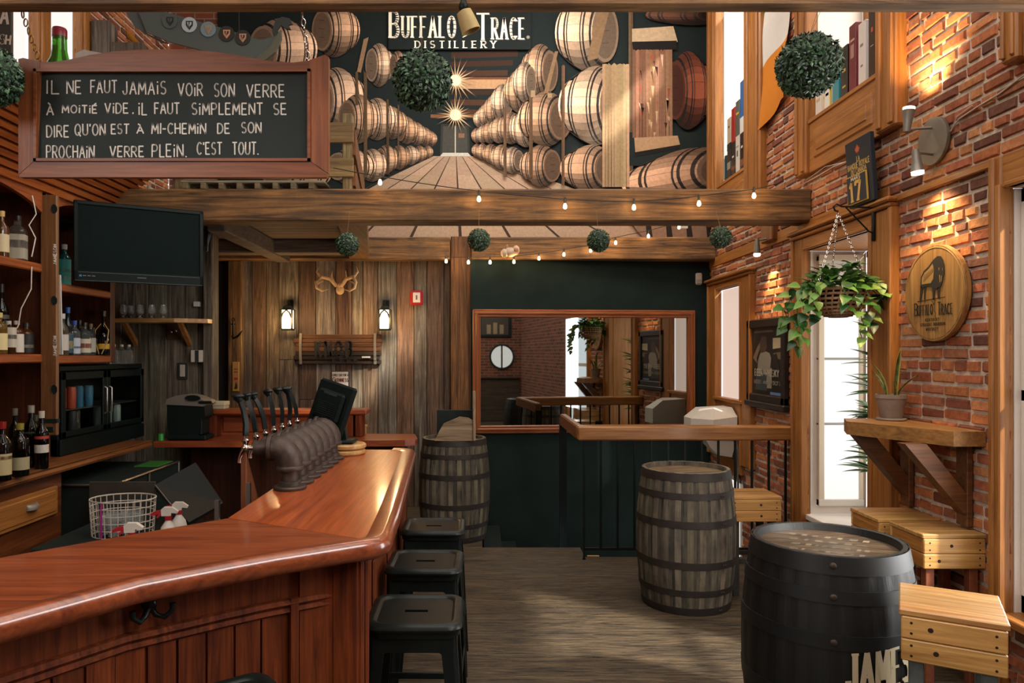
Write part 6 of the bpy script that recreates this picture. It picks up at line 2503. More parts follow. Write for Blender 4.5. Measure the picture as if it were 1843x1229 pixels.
# ---- boxes on the upper sills
def sill_box(label, px, Y, X0, z0, ht, wY, wX, col, band=None, band2=None, txt=None, grp='whisky boxes on the upper sills', tube=False):
    t = thing('whisky_box', label, 'box', (X0 + wX / 2, Y, z0), 0, grp)
    m = MB()
    if tube:
        m.lathe([(0, 0), (wY / 2, 0), (wY / 2, ht), (0, ht)], 20, c=(X0 + wX / 2, Y, z0), col=hexc(col))
    else:
        m.box(X0, X0 + wX, Y - wY / 2, Y + wY / 2, z0, z0 + ht, .003, hexc(col))
    m.build('carton', M['gloss_paint'], t, smooth=40 if tube else None)
    m = MB()
    for (f0, f1, cl, wd) in (band or []):
        m.box(X0 - .0015, X0, Y - wY / 2 * wd, Y + wY / 2 * wd, z0 + ht * f0, z0 + ht * f1, 0, hexc(cl))
        m.box(X0 + wX * (1 - wd) / 2, X0 + wX * (1 + wd) / 2, Y - wY / 2 - .0015, Y - wY / 2, z0 + ht * f0, z0 + ht * f1, 0, hexc(cl))
    if txt:
        text(m, txt[0], (X0 + wX * .72, Y - wY / 2 - .002, z0 + ht * .12), (0, 0, 1), (-1, 0, 0), ht * .76, wX * .5, .013, hexc(txt[1]))
    if m.v: m.build('label', M['paint'], t, recalc=False)


SZ = 3.433
B = [('white carton at the far end of the upper window sill', 5.370, .36, '#ddd6cc', [(.3, .36, '#c8b080', .6)]),
     ('yellow edged white carton on the upper window sill', 5.230, .34, '#d8b838', [(.05, .95, '#e6e0d6', .8), (.3, .36, '#4a6a80', .5)]),
     ('turquoise carton on the upper window sill', 5.110, .33, '#2f8a98', [(.6, .7, '#8ac0c4', .6)]),
     ('black carton beside the turquoise one on the upper sill', 4.990, .36, '#1c201c', [(.5, .56, '#b89a50', .5), (.2, .24, '#b89a50', .5)]),
     ('tall maroon carton on the upper window sill', 4.880, .46, '#6e2430', [(.5, .7, '#a87a6a', .5), (.75, .78, '#c8a890', .6)]),
     ('tall white carton with small print on the upper window sill', 4.760, .42, '#e0d6ce', [(.62, .66, '#8a8078', .4), (.3, .33, '#8a8078', .3)]),
     ('tall dark brown carton with an orange flame mark on the upper sill', 4.635, .50, '#332019', [(.6, .66, '#c85a2a', .2), (.42, .43, '#b8a898', .4)]),
     ('tall black carton at the near end of the upper sill', 4.535, .52, '#1d2224', [(.15, .19, '#b8b0a8', .6), (.25, .9, '#2a3a44', .6)])]
for (lb, Y, ht, cl, bd) in B:
    sill_box(lb, 0, Y, XR - .02, SZ, ht, .088, .10, cl, bd)
SZ = 3.423
Ylist = [7.40, 7.28, 7.16, 7.04, 6.92, 6.80]
A = [('dark green striped tube at the far end of the far upper sill', .27, '#26363a', [(.1, .9, '#41605e', .3)], None, True), ('black carton with grey label, bottom row of far upper sill', .29, '#262a28', [(.35, .6, '#8a8478', .9)], None, False), ('black and brown carton, bottom row of far upper sill', .34, '#2a2422', [(.2, .3, '#7a4a2c', .95), (.55, .6, '#c8beb0', .5)], None, False),
     ('white carton with numbers, bottom row of far upper sill', .37, '#cfc8bc', [(.45, .6, '#5a5650', .3), (.7, .72, '#6a6660', .7)], None, False), ('dark carton with brown foot, bottom row of far upper sill', .36, '#221c22', [(.12, .3, '#7a4a30', .95), (.6, .66, '#d8d0c8', .4)], None, False)]
for k, (lb, ht, cl, bd, tx, tb) in enumerate(A):
    sill_box(lb, 0, Ylist[k], XR - .02, SZ, ht, .10, .10, cl, bd, tx, tube=tb)
A2 = [(1, 'cream carton with black foot stacked on the far upper sill', '#b5aa90', [(.0, .22, '#1c2422', 1.0), (.7, .75, '#4a463c', .4)], None, .33), (2, 'red carton with white upright lettering stacked on the far upper sill', '#a02a24', None, ('KILCHOMAN', '#e8dcd0'), .34), (3, 'grey tube with a gold band stacked on the far upper sill', '#5a6058', [(.6, .66, '#d8a830', .7)], None, .34),
      (4, 'blue and white carton stacked on the far upper sill', '#2f6aa8', [(.0, .3, '#d8d4cc', 1.0)], None, .50)]
for (k, lb, cl, bd, tx, ht) in A2:
    sill_box(lb, 0, Ylist[k], XR - .02, SZ + A[k][1], ht, .098, .098, cl, bd, tx)
# small cable run over the flag corner and along the sill panel
m = MB()
m.tube([rw(1442, 333, XW - .01), rw(1470, 318, XW - .02), rw(1500, 300, XW - .015), rw(1540, 285, XW - .02)], .004, 5)
m.tube([rw(1450, 325, XW - .012), rw(1485, 300, XW - .02), rw(1520, 292, XW - .015)], .003, 5)
tag(m.build('loose_cable', M['white'], smooth=60), 'loose white cable under the upper window panel beside the calendar', 'cable')
# ================================================================== back bar on the left
XF = -2.83
# counter
bc = thing('back_counter', 'narrow wooden back counter carrying bottles and the glass fridge', 'counter', (-2.9, 4.5, 0))
m = MB()
m.prism([(XL + .005, 2.9), (-2.66, 2.9), (-2.66, 5.86), (XL + .005, 5.86)], .92, .965)
m.sweep([(-2.66, 2.9), (-2.66, 5.86)], [(-.01, .912), (.012, .915), (.018, .93), (.012, .95), (.018, .962), (0, .968), (-.01, .966)])
m.build('worktop', M['brown_wood_y'], bc)
m = MB()
m.box(XL + .01, -2.72, 3.0, 4.72, 0, .918, .004)
m.build('body', M['dark_wood_y'], bc)
for k, (y0, y1) in enumerate(((3.05, 3.82), (3.87, 4.64))):
    m = MB()
    m.box(-2.72, -2.695, y0, y1, .64, .825, .008)
    m.box(-2.70, -2.688, y0 + .03, y1 - .03, .665, .80, .006)
    d = m.build('drawer', M['casing_y'], bc)
    m = MB()
    c = Vector((-2.688, (y0 + y1) / 2 + .1, .74))
    rows, n = [], 12
    for i in range(7):
        t = PI / 2 * i / 6
        for j in range(n + 1):
            a = PI * j / n
            rows.append((c.x + .032 * math.sin(a) * math.cos(t * .9) + .0, c.y + .055 * math.cos(a) * math.cos(t * .3), c.z + .035 * math.sin(t) - .01))
    m.add(rows, [(i * (n + 1) + j, i * (n + 1) + j + 1, (i + 1) * (n + 1) + j + 1, (i + 1) * (n + 1) + j) for i in range(6) for j in range(n)])
    m.build('cup_handle', M['dull_steel'], d, smooth=60, recalc=False)
# shelving unit
su = thing('bottle_cabinet', 'dark wood bottle cabinet with arched top and ribbed cornice', 'cabinet', (-3.1, 4.5, .965))
m = MB()
m.box(XL + .005, XL + .03, 3.0, 5.60, .966, 3.0, .0, (.9, .9, .9))
for k in range(18):
    m.box(XL + .03, XL + .04, 3.0 + k * .145, 3.0 + k * .145 + .142, .966, 3.0, .004, jit((.8, .8, .8), .15))
m.build('back_panel', M['dark_wood_z'], su)
for (y0, y1) in ((3.0, 3.05), (4.725, 4.76), (5.55, 5.61)):
    m = MB()
    m.box(XL + .04, XF, y0, y1, .966 if y0 < 4.8 else 1.60, 2.75, .004)
    m.box(XF, XF + .012, y0 - .005, y1 + .005, .966 if y0 < 4.8 else 1.60, 2.75, .004)
    m.build('upright', M['dark_wood_z'], su)
for (z, y0, y1) in ((2.25, 3.05, 4.68), (1.665, 3.05, 4.68), (2.145, 4.76, 5.55), (1.655, 4.76, 5.55)):
    m = MB()
    m.box(XL + .04, XF + .005, y0, y1, z - .035, z, .004)
    m.box(XF - .01, XF + .012, y0, y1, z - .055, z - .004, .008)
    m.build('shelf', wood('shelf front wood', hexc('#7a3c1c'), hexc('#a85a2c'), 'y', .9, .4, .1) if 'shelf front wood' not in bpy.data.materials else bpy.data.materials['shelf front wood'], su)
for (y0, y1) in ((3.05, 4.68), (4.76, 5.55)):
    m = MB()
    n = 16
    pts = [(y0, 2.75)] + [(y0 + (y1 - y0) * k / n, 2.58 + .13 * math.sin(PI * k / n) ** .6) for k in range(n + 1)] + [(y1, 2.75)]
    for a, b in zip(pts[1:-1], pts[2:-1]):
        m.prism([(a[0], a[1]), (b[0], b[1]), (b[0], 2.76), (a[0], 2.76)], XF - .02, XF + .008, 'x')
    m.build('arch_panel', bpy.data.materials['shelf front wood'], su)
m = MB()
prof = [(XL + .04, 2.72), (XF, 2.72)]
n = 11
for k in range(n):
    t0, t1 = k / n, (k + .62) / n
    q = lambda t: (XF + .02 + .40 * t ** 1.25, 2.73 + .42 * t ** .85)
    a, b = q(t0), q(t1)
    prof += [(a[0] + .012, a[1] - .012), (b[0] + .012, b[1] - .012), (b[0] - .014, b[1] + .016)]
prof += [(-2.40, 3.16), (-2.40, 3.19), (XL + .04, 3.19)]
m.prism([(p[0], p[1]) for p in prof], 2.9, 5.62, 'y')
m.build('cornice', wood('cornice wood', hexc('#7a3a18'), hexc('#b06028'), 'y', .9, .4, .1), su)
# tall board with oval holes
tb = thing('level_board', 'tall brown board with oval holes and white name lettering', 'board', (-2.8, 4.79, 1.0))
yb = 4.72
a, b = at(77, 480, yb), at(107, 480, yb)
m = MB()
zt, zb = 2.70, at(90, 783, yb).z
m.box(a.x, b.x, yb - .03, yb, zb, zt, .006)
m.build('board', wood('level board wood', hexc('#6a4424'), hexc('#8f6238'), 'z', .8, .5, .1), tb)
m = MB()
for y in (376, 541, 701):
    c = at(97, y, yb - .031)
    m.lathe([(0, 0), (.018, 0), (.020, .002), (.020, -.004)], 24, M=Matrix.Translation(c) @ Matrix.Rotation(PI / 2, 4, 'X') @ Matrix.Diagonal((1, 1.5, 1, 1)))
    m.build('hole_lining', M['black'], tb)
    m = MB()
m.box(a.x - .002, b.x + .002, yb - .033, yb, at(0, 760, yb).z, at(0, 753, yb).z)
m.box(a.x + .02, b.x - .02, yb - .034, yb - .028, at(0, 777, yb).z, at(0, 767, yb).z, .004)
m.build('latch_band', M['black'], tb)
m = MB()
for y in (476, 641):
    c = at(101.5, y, yb - .0315)
    text(m, 'JAMESON', c, (0, 0, 1), (-1, 0, 0), .13, .020, .0046, (1, .96, .88), gap=.3)
m.build('lettering', M['paint'], tb, recalc=False)
# loose cord inside the cabinet
m = MB()
yy = 4.55
m.tube([at(58, 352, yy), at(65, 385, yy), at(52, 405, yy), at(64, 428, yy), at(57, 462, yy)], .004, 6)
m.tube([at(57, 480, yy), at(56, 520, yy), at(38, 555, yy), at(33, 585, yy), at(26, 600, yy)], .004, 6)
tag(m.build('power_cable', M['white'], smooth=60), 'loose pale cord running down inside the bottle cabinet', 'cord')

# ================================================================== bottles
GL_ = M['tint_glass']
LBL = M['paint']


def bottle(label, px, Y, z, R_, H_, kind, gcol, cap, lab=None, lab2=None, sq=0, X=None, group='bottles on the back bar', name='liquor_bottle'):
    x = (px - CX) / F * Y if X is None else X
    t = thing(name, label, 'bottle', (x, Y, z), 0, group)
    z += .001
    h = H_
    if kind == 'tall':
        pr = [(0, 0), (R_ * .95, 0), (R_, .006), (R_, h * .60), (R_ * .9, h * .66), (R_ * .42, h * .76), (R_ * .36, h * .80), (R_ * .36, h * .94)]
    elif kind == 'squat':
        pr = [(0, 0), (R_ * .95, 0), (R_, .006), (R_, h * .64), (R_ * .92, h * .70), (R_ * .5, h * .78), (R_ * .38, h * .80), (R_ * .38, h * .90)]
    elif kind == 'round':
        pr = [(0, 0), (R_ * .8, 0), (R_, h * .10), (R_, h * .40), (R_ * .8, h * .52), (R_ * .4, h * .62), (R_ * .3, h * .66), (R_ * .3, h * .93)]
    else:
        pr = [(0, 0), (R_ * .95, 0), (R_, .006), (R_, h * .55), (R_ * .86, h * .63), (R_ * .5, h * .72), (R_ * .36, h * .78), (R_ * .40, h * .93)]
    m = MB()
    m.lathe(pr, 24, c=(x, Y, z), sq=sq, col=hexc(gcol) if isinstance(gcol, str) else gcol, rot=.3 if sq else 0)
    m.build('glass_body', GL_, t, smooth=45)
    m = MB()
    rc = R_ * .40
    m.lathe([(rc * 1.08, h * (.93 if kind != 'squat' else .89)), (rc * 1.12, h), (0, h)], 16, c=(x, Y, z), col=hexc(cap))
    m.lathe([(rc * 1.05, h * .88), (rc * 1.1, h * .94)], 16, c=(x, Y, z), col=hexc(cap), caps=False)
    m.build('cap', M['gloss_paint'], t, smooth=40)
    for (f0, f1, cl) in (lab or []):
        m = MB()
        m.lathe([(R_ + .0012, h * f0), (R_ + .0012, h * f1)], 24, c=(x, Y, z), sq=sq, col=hexc(cl), caps=False, a0=R(-150), a1=R(20), rot=.3 if sq else 0) if not sq else m.lathe([(R_ + .0012, h * f0), (R_ + .0012, h * f1)], 24, c=(x, Y, z), sq=sq, col=hexc(cl), caps=False, rot=.3)
        m.build('label', LBL, t, smooth=45)
    return t


Zs = [2.2505, 1.6655, .9665, 2.1455, 1.6555]
# upper left shelf
bottle('amber whisky bottle with cream label at the edge, top shelf', 3, 4.40, Zs[0], .040, .285, 'tall', '#a8702c', '#c8a468', [(.12, .50, '#cbbb94')])
t = thing('red_tube', 'red gift tube behind the amber bottle on the top shelf', 'tube', (at(4, 0, 4.55).x - .1, 4.55, Zs[0]))
m = MB()
m.lathe([(0, 0), (.052, 0), (.052, .36), (.05, .37), (.03, .375), (.0, .375)], 24, c=(at(4, 0, 4.55).x - .06, 4.49, Zs[0] + .001), col=hexc('#7e1c22'))
m.build('tube_body', M['gloss_paint'], t, smooth=40)
bottle('clear flat bottle with a faded label behind the square bottle', 15, 4.62, Zs[0], .040, .22, 'squat', '#9a9a8c', '#2a2420', [(.2, .6, '#8f8a78')])
bottle('square shouldered bottle with grey portrait label on the top shelf', 32, 4.555, Zs[0], .048, .285, 'squat', '#8f8a7c', '#1c1a18', [(.04, .58, '#a8a08c'), (.28, .45, '#6a655a')], sq=6)
# middle left shelf
bottle('tall black bottle on the middle shelf of the cabinet', 2, 4.55, Zs[1], .044, .44, 'tall', '#141412', '#1a1814', [(.5, .56, '#4a4438')])
bottle('pale gold bottle at the edge of the middle shelf', -2, 4.375, Zs[1], .045, .25, 'squat', '#c8a050', '#c8b068', [(.1, .5, '#d8c890')])
bottle('white labelled bottle with a star on the middle shelf', 15, 4.47, Zs[1], .038, .205, 'squat', '#8a5a34', '#a8a8a0', [(.2, .80, '#c8bfae'), (.45, .58, '#6a6458')], sq=6)
bottle('small amber bottle with white label on the middle shelf', 30, 4.565, Zs[1], .040, .21, 'squat', '#9a6030', '#c8c0b0', [(.05, .60, '#ccc4b6')])
bottle('small dark bottle with black label and white script on the middle shelf', 47, 4.652, Zs[1], .044, .20, 'squat', '#9a6030', '#2a2826', [(.05, .62, '#1c1c1c'), (.2, .3, '#b8b0a0')])
# counter
bottle('dark bottle with a cream label and red neck on the counter edge', 4, 4.00, Zs[2], .046, .325, 'tall', '#1e1410', '#8a1c1c', [(.10, .46, '#b8a87c'), (.36, .42, '#6a2a1c')])
bottle('dark bottle with a wide cream label in the counter row', 36, 4.16, Zs[2], .047, .30, 'squat', '#231c12', '#8a8030', [(.12, .36, '#a89c78')])
bottle('slim dark pourer bottle behind the counter row', 27, 4.50, Zs[2], .036, .36, 'tall', '#1c1c16', '#6a6458', [(.2, .4, '#2a2a20')])
bottle('tall black green bottle on the counter', 56, 4.48, Zs[2], .044, .38, 'tall', '#101c14', '#8f8a80', [(.55, .58, '#2c3a2c')])
bottle('dark bottle with small white label and red collar by the board', 75, 4.42, Zs[2], .038, .35, 'tall', '#14140f', '#c0b8a8', [(.28, .42, '#c8c0b4'), (.52, .57, '#a83a2c')])
bottle('black bottle at the far end of the counter row', 64, 4.60, Zs[2], .036, .31, 'tall', '#10130f', '#3a3a34')
# second facet upper
bottle('turquoise painted bottle beside the hanging television', 116, 5.15, Zs[3], .042, .30, 'squat', (.06, .42, .40), '#d8d0c4', [(.01, .64, '#3fa096'), (.16, .24, '#a8d0c8'), (.34, .40, '#98c8c0')])
bpy.context.view_layer.update()
t = thing('barrel_head', 'dark round barrel head leaning inside the cabinet behind the television', 'barrel head', (-3.2, 5.2, 2.146))
m = MB()
m.lathe([(0, 0), (.21, 0), (.21, .025), (0, .025)], 36, M=TR((-3.29, 5.22, 2.36), 0, R(83)), col=(.9, .85, .75))
m.build('head_board', M['stave'], t, smooth=40)
# second facet lower row
for (lb, px, Y, r, h, kd, g, cp_, lab) in (
        ('clear bottle with white label and amber foot by the board', 113, 5.03, .036, .29, 'tall', '#a89a7a', '#c8c4bc', [(.12, .5, '#c8c4ba')]),
        ('blue capped bottle with two tone blue and cream label', 122, 5.12, .036, .34, 'tall', '#3a5a6a', '#2a5aa0', [(.05, .45, '#284858'), (.14, .3, '#c8c08c')]),
        ('white patterned bottle with blue cap', 134, 5.21, .038, .25, 'squat', '#a8b0b4', '#2a4ca8', [(.05, .5, '#b8c0c8'), (.2, .26, '#4a6ab0')]),
        ('clear gin bottle with a red spot on its pale label', 152, 5.31, .044, .24, 'squat', '#9aa09a', '#1c1c1a', [(.08, .5, '#c4c0a8'), (.22, .36, '#a83024')]),
        ('dark capped clear bottle behind the gin bottle', 143, 5.38, .036, .26, 'tall', '#7a7c74', '#1a1c1a', [(.1, .4, '#8f8c80')]),
        ('slim grey bottle with a gold collar', 163, 5.41, .036, .235, 'squat', '#8a8f88', '#6a5a2c', [(.1, .55, '#b0ae9e')]),
        ('pale labelled bottle beside the rope tied bottle', 168, 5.50, .034, .21, 'squat', '#8a8a7c', '#3a3a32', [(.05, .6, '#a8a48c')]),
        ('tall rope tied bottle with a yellow label at the shelf end', 186, 5.48, .042, .335, 'round', '#1c1c18', '#1a1a18', [(.14, .26, '#c89a2c')])):
    t = bottle(lb, px, Y, Zs[4], r, h, kd, g, cp_, lab)
    if 'rope' in lb and 'beside' not in lb:
        x = (px - CX) / F * Y
        m = MB()
        for s_ in (-1, 1):
            m.tube([(x + s_ * .012, Y - .012, Zs[4] + .24), (x + s_ * .05, Y - .02, Zs[4] + .19), (x + s_ * .044, Y - .03, Zs[4] + .10), (x + s_ * .01, Y - .045, Zs[4] + .01)], .004, 6)
        m.build('rope_netting', plain('straw rope', hexc('#b89a5a'), .8), t, smooth=60)
# strip of pale paper by the board
m = MB()
a = at(110, 640, 4.9)
m.prism([(at(107, 0, 4.82).x, 1.662), (at(114, 0, 4.82).x, 1.662), (at(110, 0, 4.82).x, at(0, 495, 4.82).z), (at(107, 0, 4.82).x, at(0, 495, 4.82).z)], 4.81, 4.82, 'y')
tag(m.build('paper_strip', M['white']), 'narrow pale strip of card standing behind the tall brown board', 'card')
# giant green bottle on the cabinet top
gb = thing('giant_bottle', 'giant green glass bottle with red cap standing behind the chalkboard', 'bottle', (-3.04, 5.25, 3.19))
m = MB()
m.lathe([(0, 0), (.13, 0), (.135, .01), (.135, .42), (.12, .50), (.062, .62), (.05, .68), (.046, .80)], 32, c=(-3.04, 5.25, 3.191), col=hexc('#4a9a2c'))
m.build('glass_body', GL_, gb, smooth=60)
m = MB()
m.lathe([(.05, .775), (.05, .83), (.045, .84), (0, .84)], 24, c=(-3.04, 5.25, 3.191), col=hexc('#7e2430'))
m.build('cap', M['gloss_paint'], gb, smooth=40)
m = MB()
m.lathe([(.137, .1), (.137, .36)], 32, c=(-3.04, 5.25, 3.191), col=hexc('#c8b88c'), caps=False)
m.build('label', M['paint'], gb, smooth=60)
# old pale television / monitor on cabinet top
ct = thing('old_monitor', 'pale boxy old monitor on top of the cabinet behind the chalkboard', 'monitor', (-2.85, 5.5, 3.19))
m = MB()
a, b = at(136, 125, 5.42), at(205, 90, 5.42)
m.prism([(a.x, 3.19), (b.x, 3.19), (b.x, 3.905), (a.x + .06, at(0, 89, 5.42).z), (a.x, at(0, 96, 5.42).z)], 5.42, 5.56, 'y')
m.build('case', plain('aged white plastic', hexc('#b0aaa0'), .5), ct)
m = MB()
m.prism([(a.x + .12, 3.24), (b.x - .03, 3.24), (b.x - .03, 3.8), (a.x + .16, 3.87), (a.x + .12, 3.84)], 5.41, 5.42, 'y')
m.build('screen', M['screen'], ct)
# black poster with lettering by the upper window
ps = thing('black_poster', 'black poster with pale lettering on the upper wall at the edge of the view', 'poster', (-3.2, 4.9, 3.4))
m = MB()
a, b = at(-60, 130, 4.95), at(20, 15, 4.95)
m.box(a.x, b.x, 4.95, 4.97, a.z, b.z, .002, (.03, .032, .03))
m.build('sheet', M['paint'], ps)
m = MB()
k = 4.95 / F
text(m, 'WA', at(-22, 40, 4.949), (1, 0, -.08), (.08, 0, 1), 36 * k, 28 * k, 5 * k, hexc('#b8b0a0'), serif=2 * k)
text(m, 'RUSH', at(-22, 76, 4.949), (1, 0, -.10), (.1, 0, 1), 40 * k, 16 * k, 3.4 * k, hexc('#b8b0a0'))
m.build('lettering', M['paint'], ps, recalc=False)
# yellow pipe and old timber on the left loft wall
m = MB()
m.tube([at(150, -30, 7.0), at(195, 26, 7.0), at(238, 70, 7.0), at(290, 125, 7.0)], .03, 10)
tag(m.build('yellow_pipe', plain('yellow pipe paint', hexc('#a8741c'), .5), smooth=60), 'yellow pipe running down across the upper brick wall', 'pipe')
m = MB()
m.box(at(162, 0, 6.2).x, at(196, 0, 6.2).x, 6.2, 6.36, 2.95, at(0, 35, 6.2).z, .01, (.26, .21, .17))
m.box(at(168, 0, 6.3).x, at(265, 0, 6.3).x, 6.22, 6.34, at(0, 110, 6.3).z, at(0, 82, 6.3).z, .01, (.26, .2, .15))
tag(m.build('old_timber', M['barn_z']), 'weathered timber post with arm standing in the loft behind the chalkboard', 'timber')

# ================================================================== glass door fridge
fr = thing('glass_door_fridge', 'black countertop fridge with glass doors and cans inside', 'fridge', (-3.05, 5.5, .966))
m = MB()
X0, X1, y0, y1, z0, z1 = XL + .055, -2.86, 4.92, 6.15, .967, 1.585
m.box(X0, X1, y0, y1, z0, z0 + .12, .006)
m.box(X0, X1, y0, y1, z1 - .04, z1, .006)
m.box(X0, X1, y0, y0 + .03, z0, z1, .006)
m.box(X0, X1, y1 - .03, y1, z0, z1, .006)
m.box(X0, X0 + .03, y0, y1, z0, z1)
m.box(X1 + .0, X1 + .02, y0, y1, z0, z0 + .11, .006)
m.build('body', M['black_gloss'], fr)
m = MB()
m.box(X0 + .03, X1 - .03, y0 + .03, y1 - .03, z0 + .30, z0 + .308)
m.build('inner_shelf', M['steel'], fr)
for k in range(2):
    a, b = (y0 + .01, y0 + .605) if k == 0 else (y0 + .615, y1 - .01)
    m = MB()
    for (p, q, r, s) in ((a, a + .05, z0 + .125, z1 - .045), (b - .05, b, z0 + .125, z1 - .045), (a, b, z0 + .125, z0 + .165), (a, b, z1 - .10, z1 - .045)):
        m.box(X1, X1 + .022, p, q, r, s, .004)
    d = m.build('door', M['black_gloss'], fr)
    m = MB()
    m.box(X1 + .008, X1 + .012, a + .05, b - .05, z0 + .165, z1 - .10)
    m.build('door_pane', M['fridge_pane'], d)
    m = MB()
    hy = b - .03 if k == 0 else a + .03
    m.tube([(X1 + .022, hy, z0 + .25), (X1 + .04, hy, z0 + .26), (X1 + .04, hy, z0 + .44), (X1 + .022, hy, z0 + .45)], .007, 8)
    m.build('door_handle', M['steel'], d, smooth=50)
cans = [(5.04, 0, '#8a5a4a'), (5.11, 0, '#7a4a40'), (5.2, 0, '#3a3a3a'), (5.3, 0, '#44403c'), (5.05, .31, '#c85a40'), (5.12, .31, '#c85a40'), (5.19, .31, '#c85a40'), (5.34, .31, '#3c7a9a'), (5.42, .31, '#3c7a9a'), (5.60, 0, '#8aa098'), (5.68, 0, '#a8b8b0'), (5.76, 0, '#8aa098'), (5.84, 0, '#98aaa2')]
cn = {'#8a5a4a': 'bronze', '#7a4a40': 'brown', '#3a3a3a': 'black', '#44403c': 'dark grey', '#c85a40': 'orange striped', '#3c7a9a': 'blue striped', '#8aa098': 'silver green', '#a8b8b0': 'pale silver', '#98aaa2': 'silver'}
for k, (y, dz, cl) in enumerate(cans):
    hh = .17 if dz == 0 else .155
    m = MB()
    m.lathe([(0, 0), (.024, 0), (.030, .008), (.030, hh - .012), (.025, hh - .002), (.026, hh), (.022, hh - .004), (0, hh - .004)], 18, c=(X1 - .06 - .03 * (k % 2), y, (z0 + .1205 if dz == 0 else z0 + .3085)), col=hexc(cl))
    same = [q for q in cans if q[2] == cl]
    pos = '' if len(same) == 1 else ', ' + (['first', 'second', 'third'][[q for q in same].index((y, dz, cl))]) + ' from the tall board'
    tag(m.build('drink_can', M['gloss_paint'], smooth=40), cn[cl] + ' drink can in the fridge, ' + ('lower' if dz == 0 else 'upper') + ' row' + pos, 'can', 'cans in the glass fridge')
# three small bottles on the fridge
for k, px in enumerate((205, 219, 232)):
    bottle('small clear square bottle on the fridge, ' + ('nearest the cabinet', 'middle one of three', 'nearest the plank partition')[k], px, 5.72 + k * .07, 1.5855, .030, .155, 'squat', '#b8bcb4', '#b8b4a8', None, sq=6, group='three small clear bottles on the fridge', name='small_bottle')
# ================================================================== television
tv = thing('television', 'black flat television hanging in front of the cabinet end', 'television', at(250, 505, 5.1))
A, Bp = at(132, 505, 4.92), at(366, 506, 5.34)
d = Vector((Bp.x - A.x, Bp.y - A.y, 0))
Lt = d.length
an = math.atan2(d.y, d.x)
Mt = Matrix.Translation(A) @ Matrix.Rotation(an, 4, 'Z')
hT = .552
m = MB()
for (x0, x1, z0, z1) in ((0, .03, 0, hT), (Lt - .03, Lt, 0, hT), (0, Lt, 0, .075), (0, Lt, hT - .03, hT)):
    m.box(x0, x1, -.012, .035, z0, z1, .006, M=Mt)
m.box(.02, Lt - .02, .012, .06, .02, hT - .02, .01, M=Mt)
m.build('bezel', M['black_gloss'], tv)
m = MB()
m.box(.028, Lt - .028, -.004, .004, .073, hT - .028, 0, M=Mt)
m.build('screen', M['screen'], tv)
m = MB()
m.box(.03, Lt - .03, -.0135, -.011, .060, .063, 0, hexc('#46504e'), M=Mt)
m.box(.01, Lt - .01, -.0135, -.011, .002, .006, 0, hexc('#3a4644'), M=Mt)
m.box(.035, .050, -.0135, -.011, .030, .043, 0, hexc('#2a78b0'), M=Mt)
for k in range(3):
    m.box(.056 + k * .028, .076 + k * .028, -.0135, -.011, .034, .040, 0, hexc('#6a7270'), M=Mt)
m.box(Lt * .47, Lt * .54, -.0135, -.011, .036, .042, 0, hexc('#5a6260'), M=Mt)
m.build('front_marks', M['paint'], tv)
m = MB()
m.box(Lt * .35, Lt * .65, .06, 1.0, .22, .34, .01, M=Mt)
m.build('wall_arm', M['black_metal'], tv)
# ================================================================== glass shelf on the partition
YP = 6.39
gs_ = thing('glass_shelf', 'thin wooden shelf with tasting glasses on the plank partition', 'shelf', at(285, 575, 6.2))
a, b = at(203, 573, 6.14), at(366, 573, 6.14)
zsf = a.z
m = MB()
m.prism([(a.x - .02, 6.12), (at(313, 0, 6.10).x, 6.10), (b.x, 6.24), (b.x, YP), (a.x - .02, YP)], zsf - .035, zsf)
m.build('shelf_board', M['pine_x'], gs_)
for px in (236, 334):
    m = MB()
    x = at(px, 0, 6.3).x
    z1 = zsf - .035
    m.prism([(6.16, z1), (6.21, z1), (YP, z1 - .15), (YP, z1 - .20)], x - .018, x + .018, 'x')
    m.build('shelf_bracket', M['pine_y'], gs_)
tg = None
for k, (px, Y) in enumerate(((222, 6.19), (236, 6.30), (252, 6.19), (273, 6.19), (294, 6.19), (229, 6.34))):
    lb = 'stemmed tasting glass on the thin shelf, ' + ('nearest the cabinet', 'in the back row behind the first', 'second of the front row from the cabinet', 'third of the front row from the cabinet', 'last of the front row, towards the switch plate', 'in the far corner of the back row')[k]
    if tg is None:
        tg = thing('tasting_glass', lb, 'glass', (0, 0, 0), 0, 'tasting glasses on the thin shelf')
        m = MB()
        m.lathe([(.0, .026), (.012, .027), (.028, .045), (.033, .062), (.031, .078), (.024, .10), (.022, .118), (.0205, .118), (.0225, .10), (.0295, .078), (.031, .062), (.026, .048), (0, .031)], 24)
        m.build('bowl', M['clear_glass'], tg, smooth=60)
        m = MB()
        m.lathe([(0, 0), (.023, 0), (.024, .004), (.012, .012), (.009, .02), (.012, .027), (0, .0275)], 24)
        m.build('foot', M['clear_glass'], tg, smooth=60)
        tg.location = (at(px, 0, Y).x, Y, zsf + .001)
    else:
        dup(tg, (at(px, 0, Y).x, Y, zsf + .001), 0, lb)
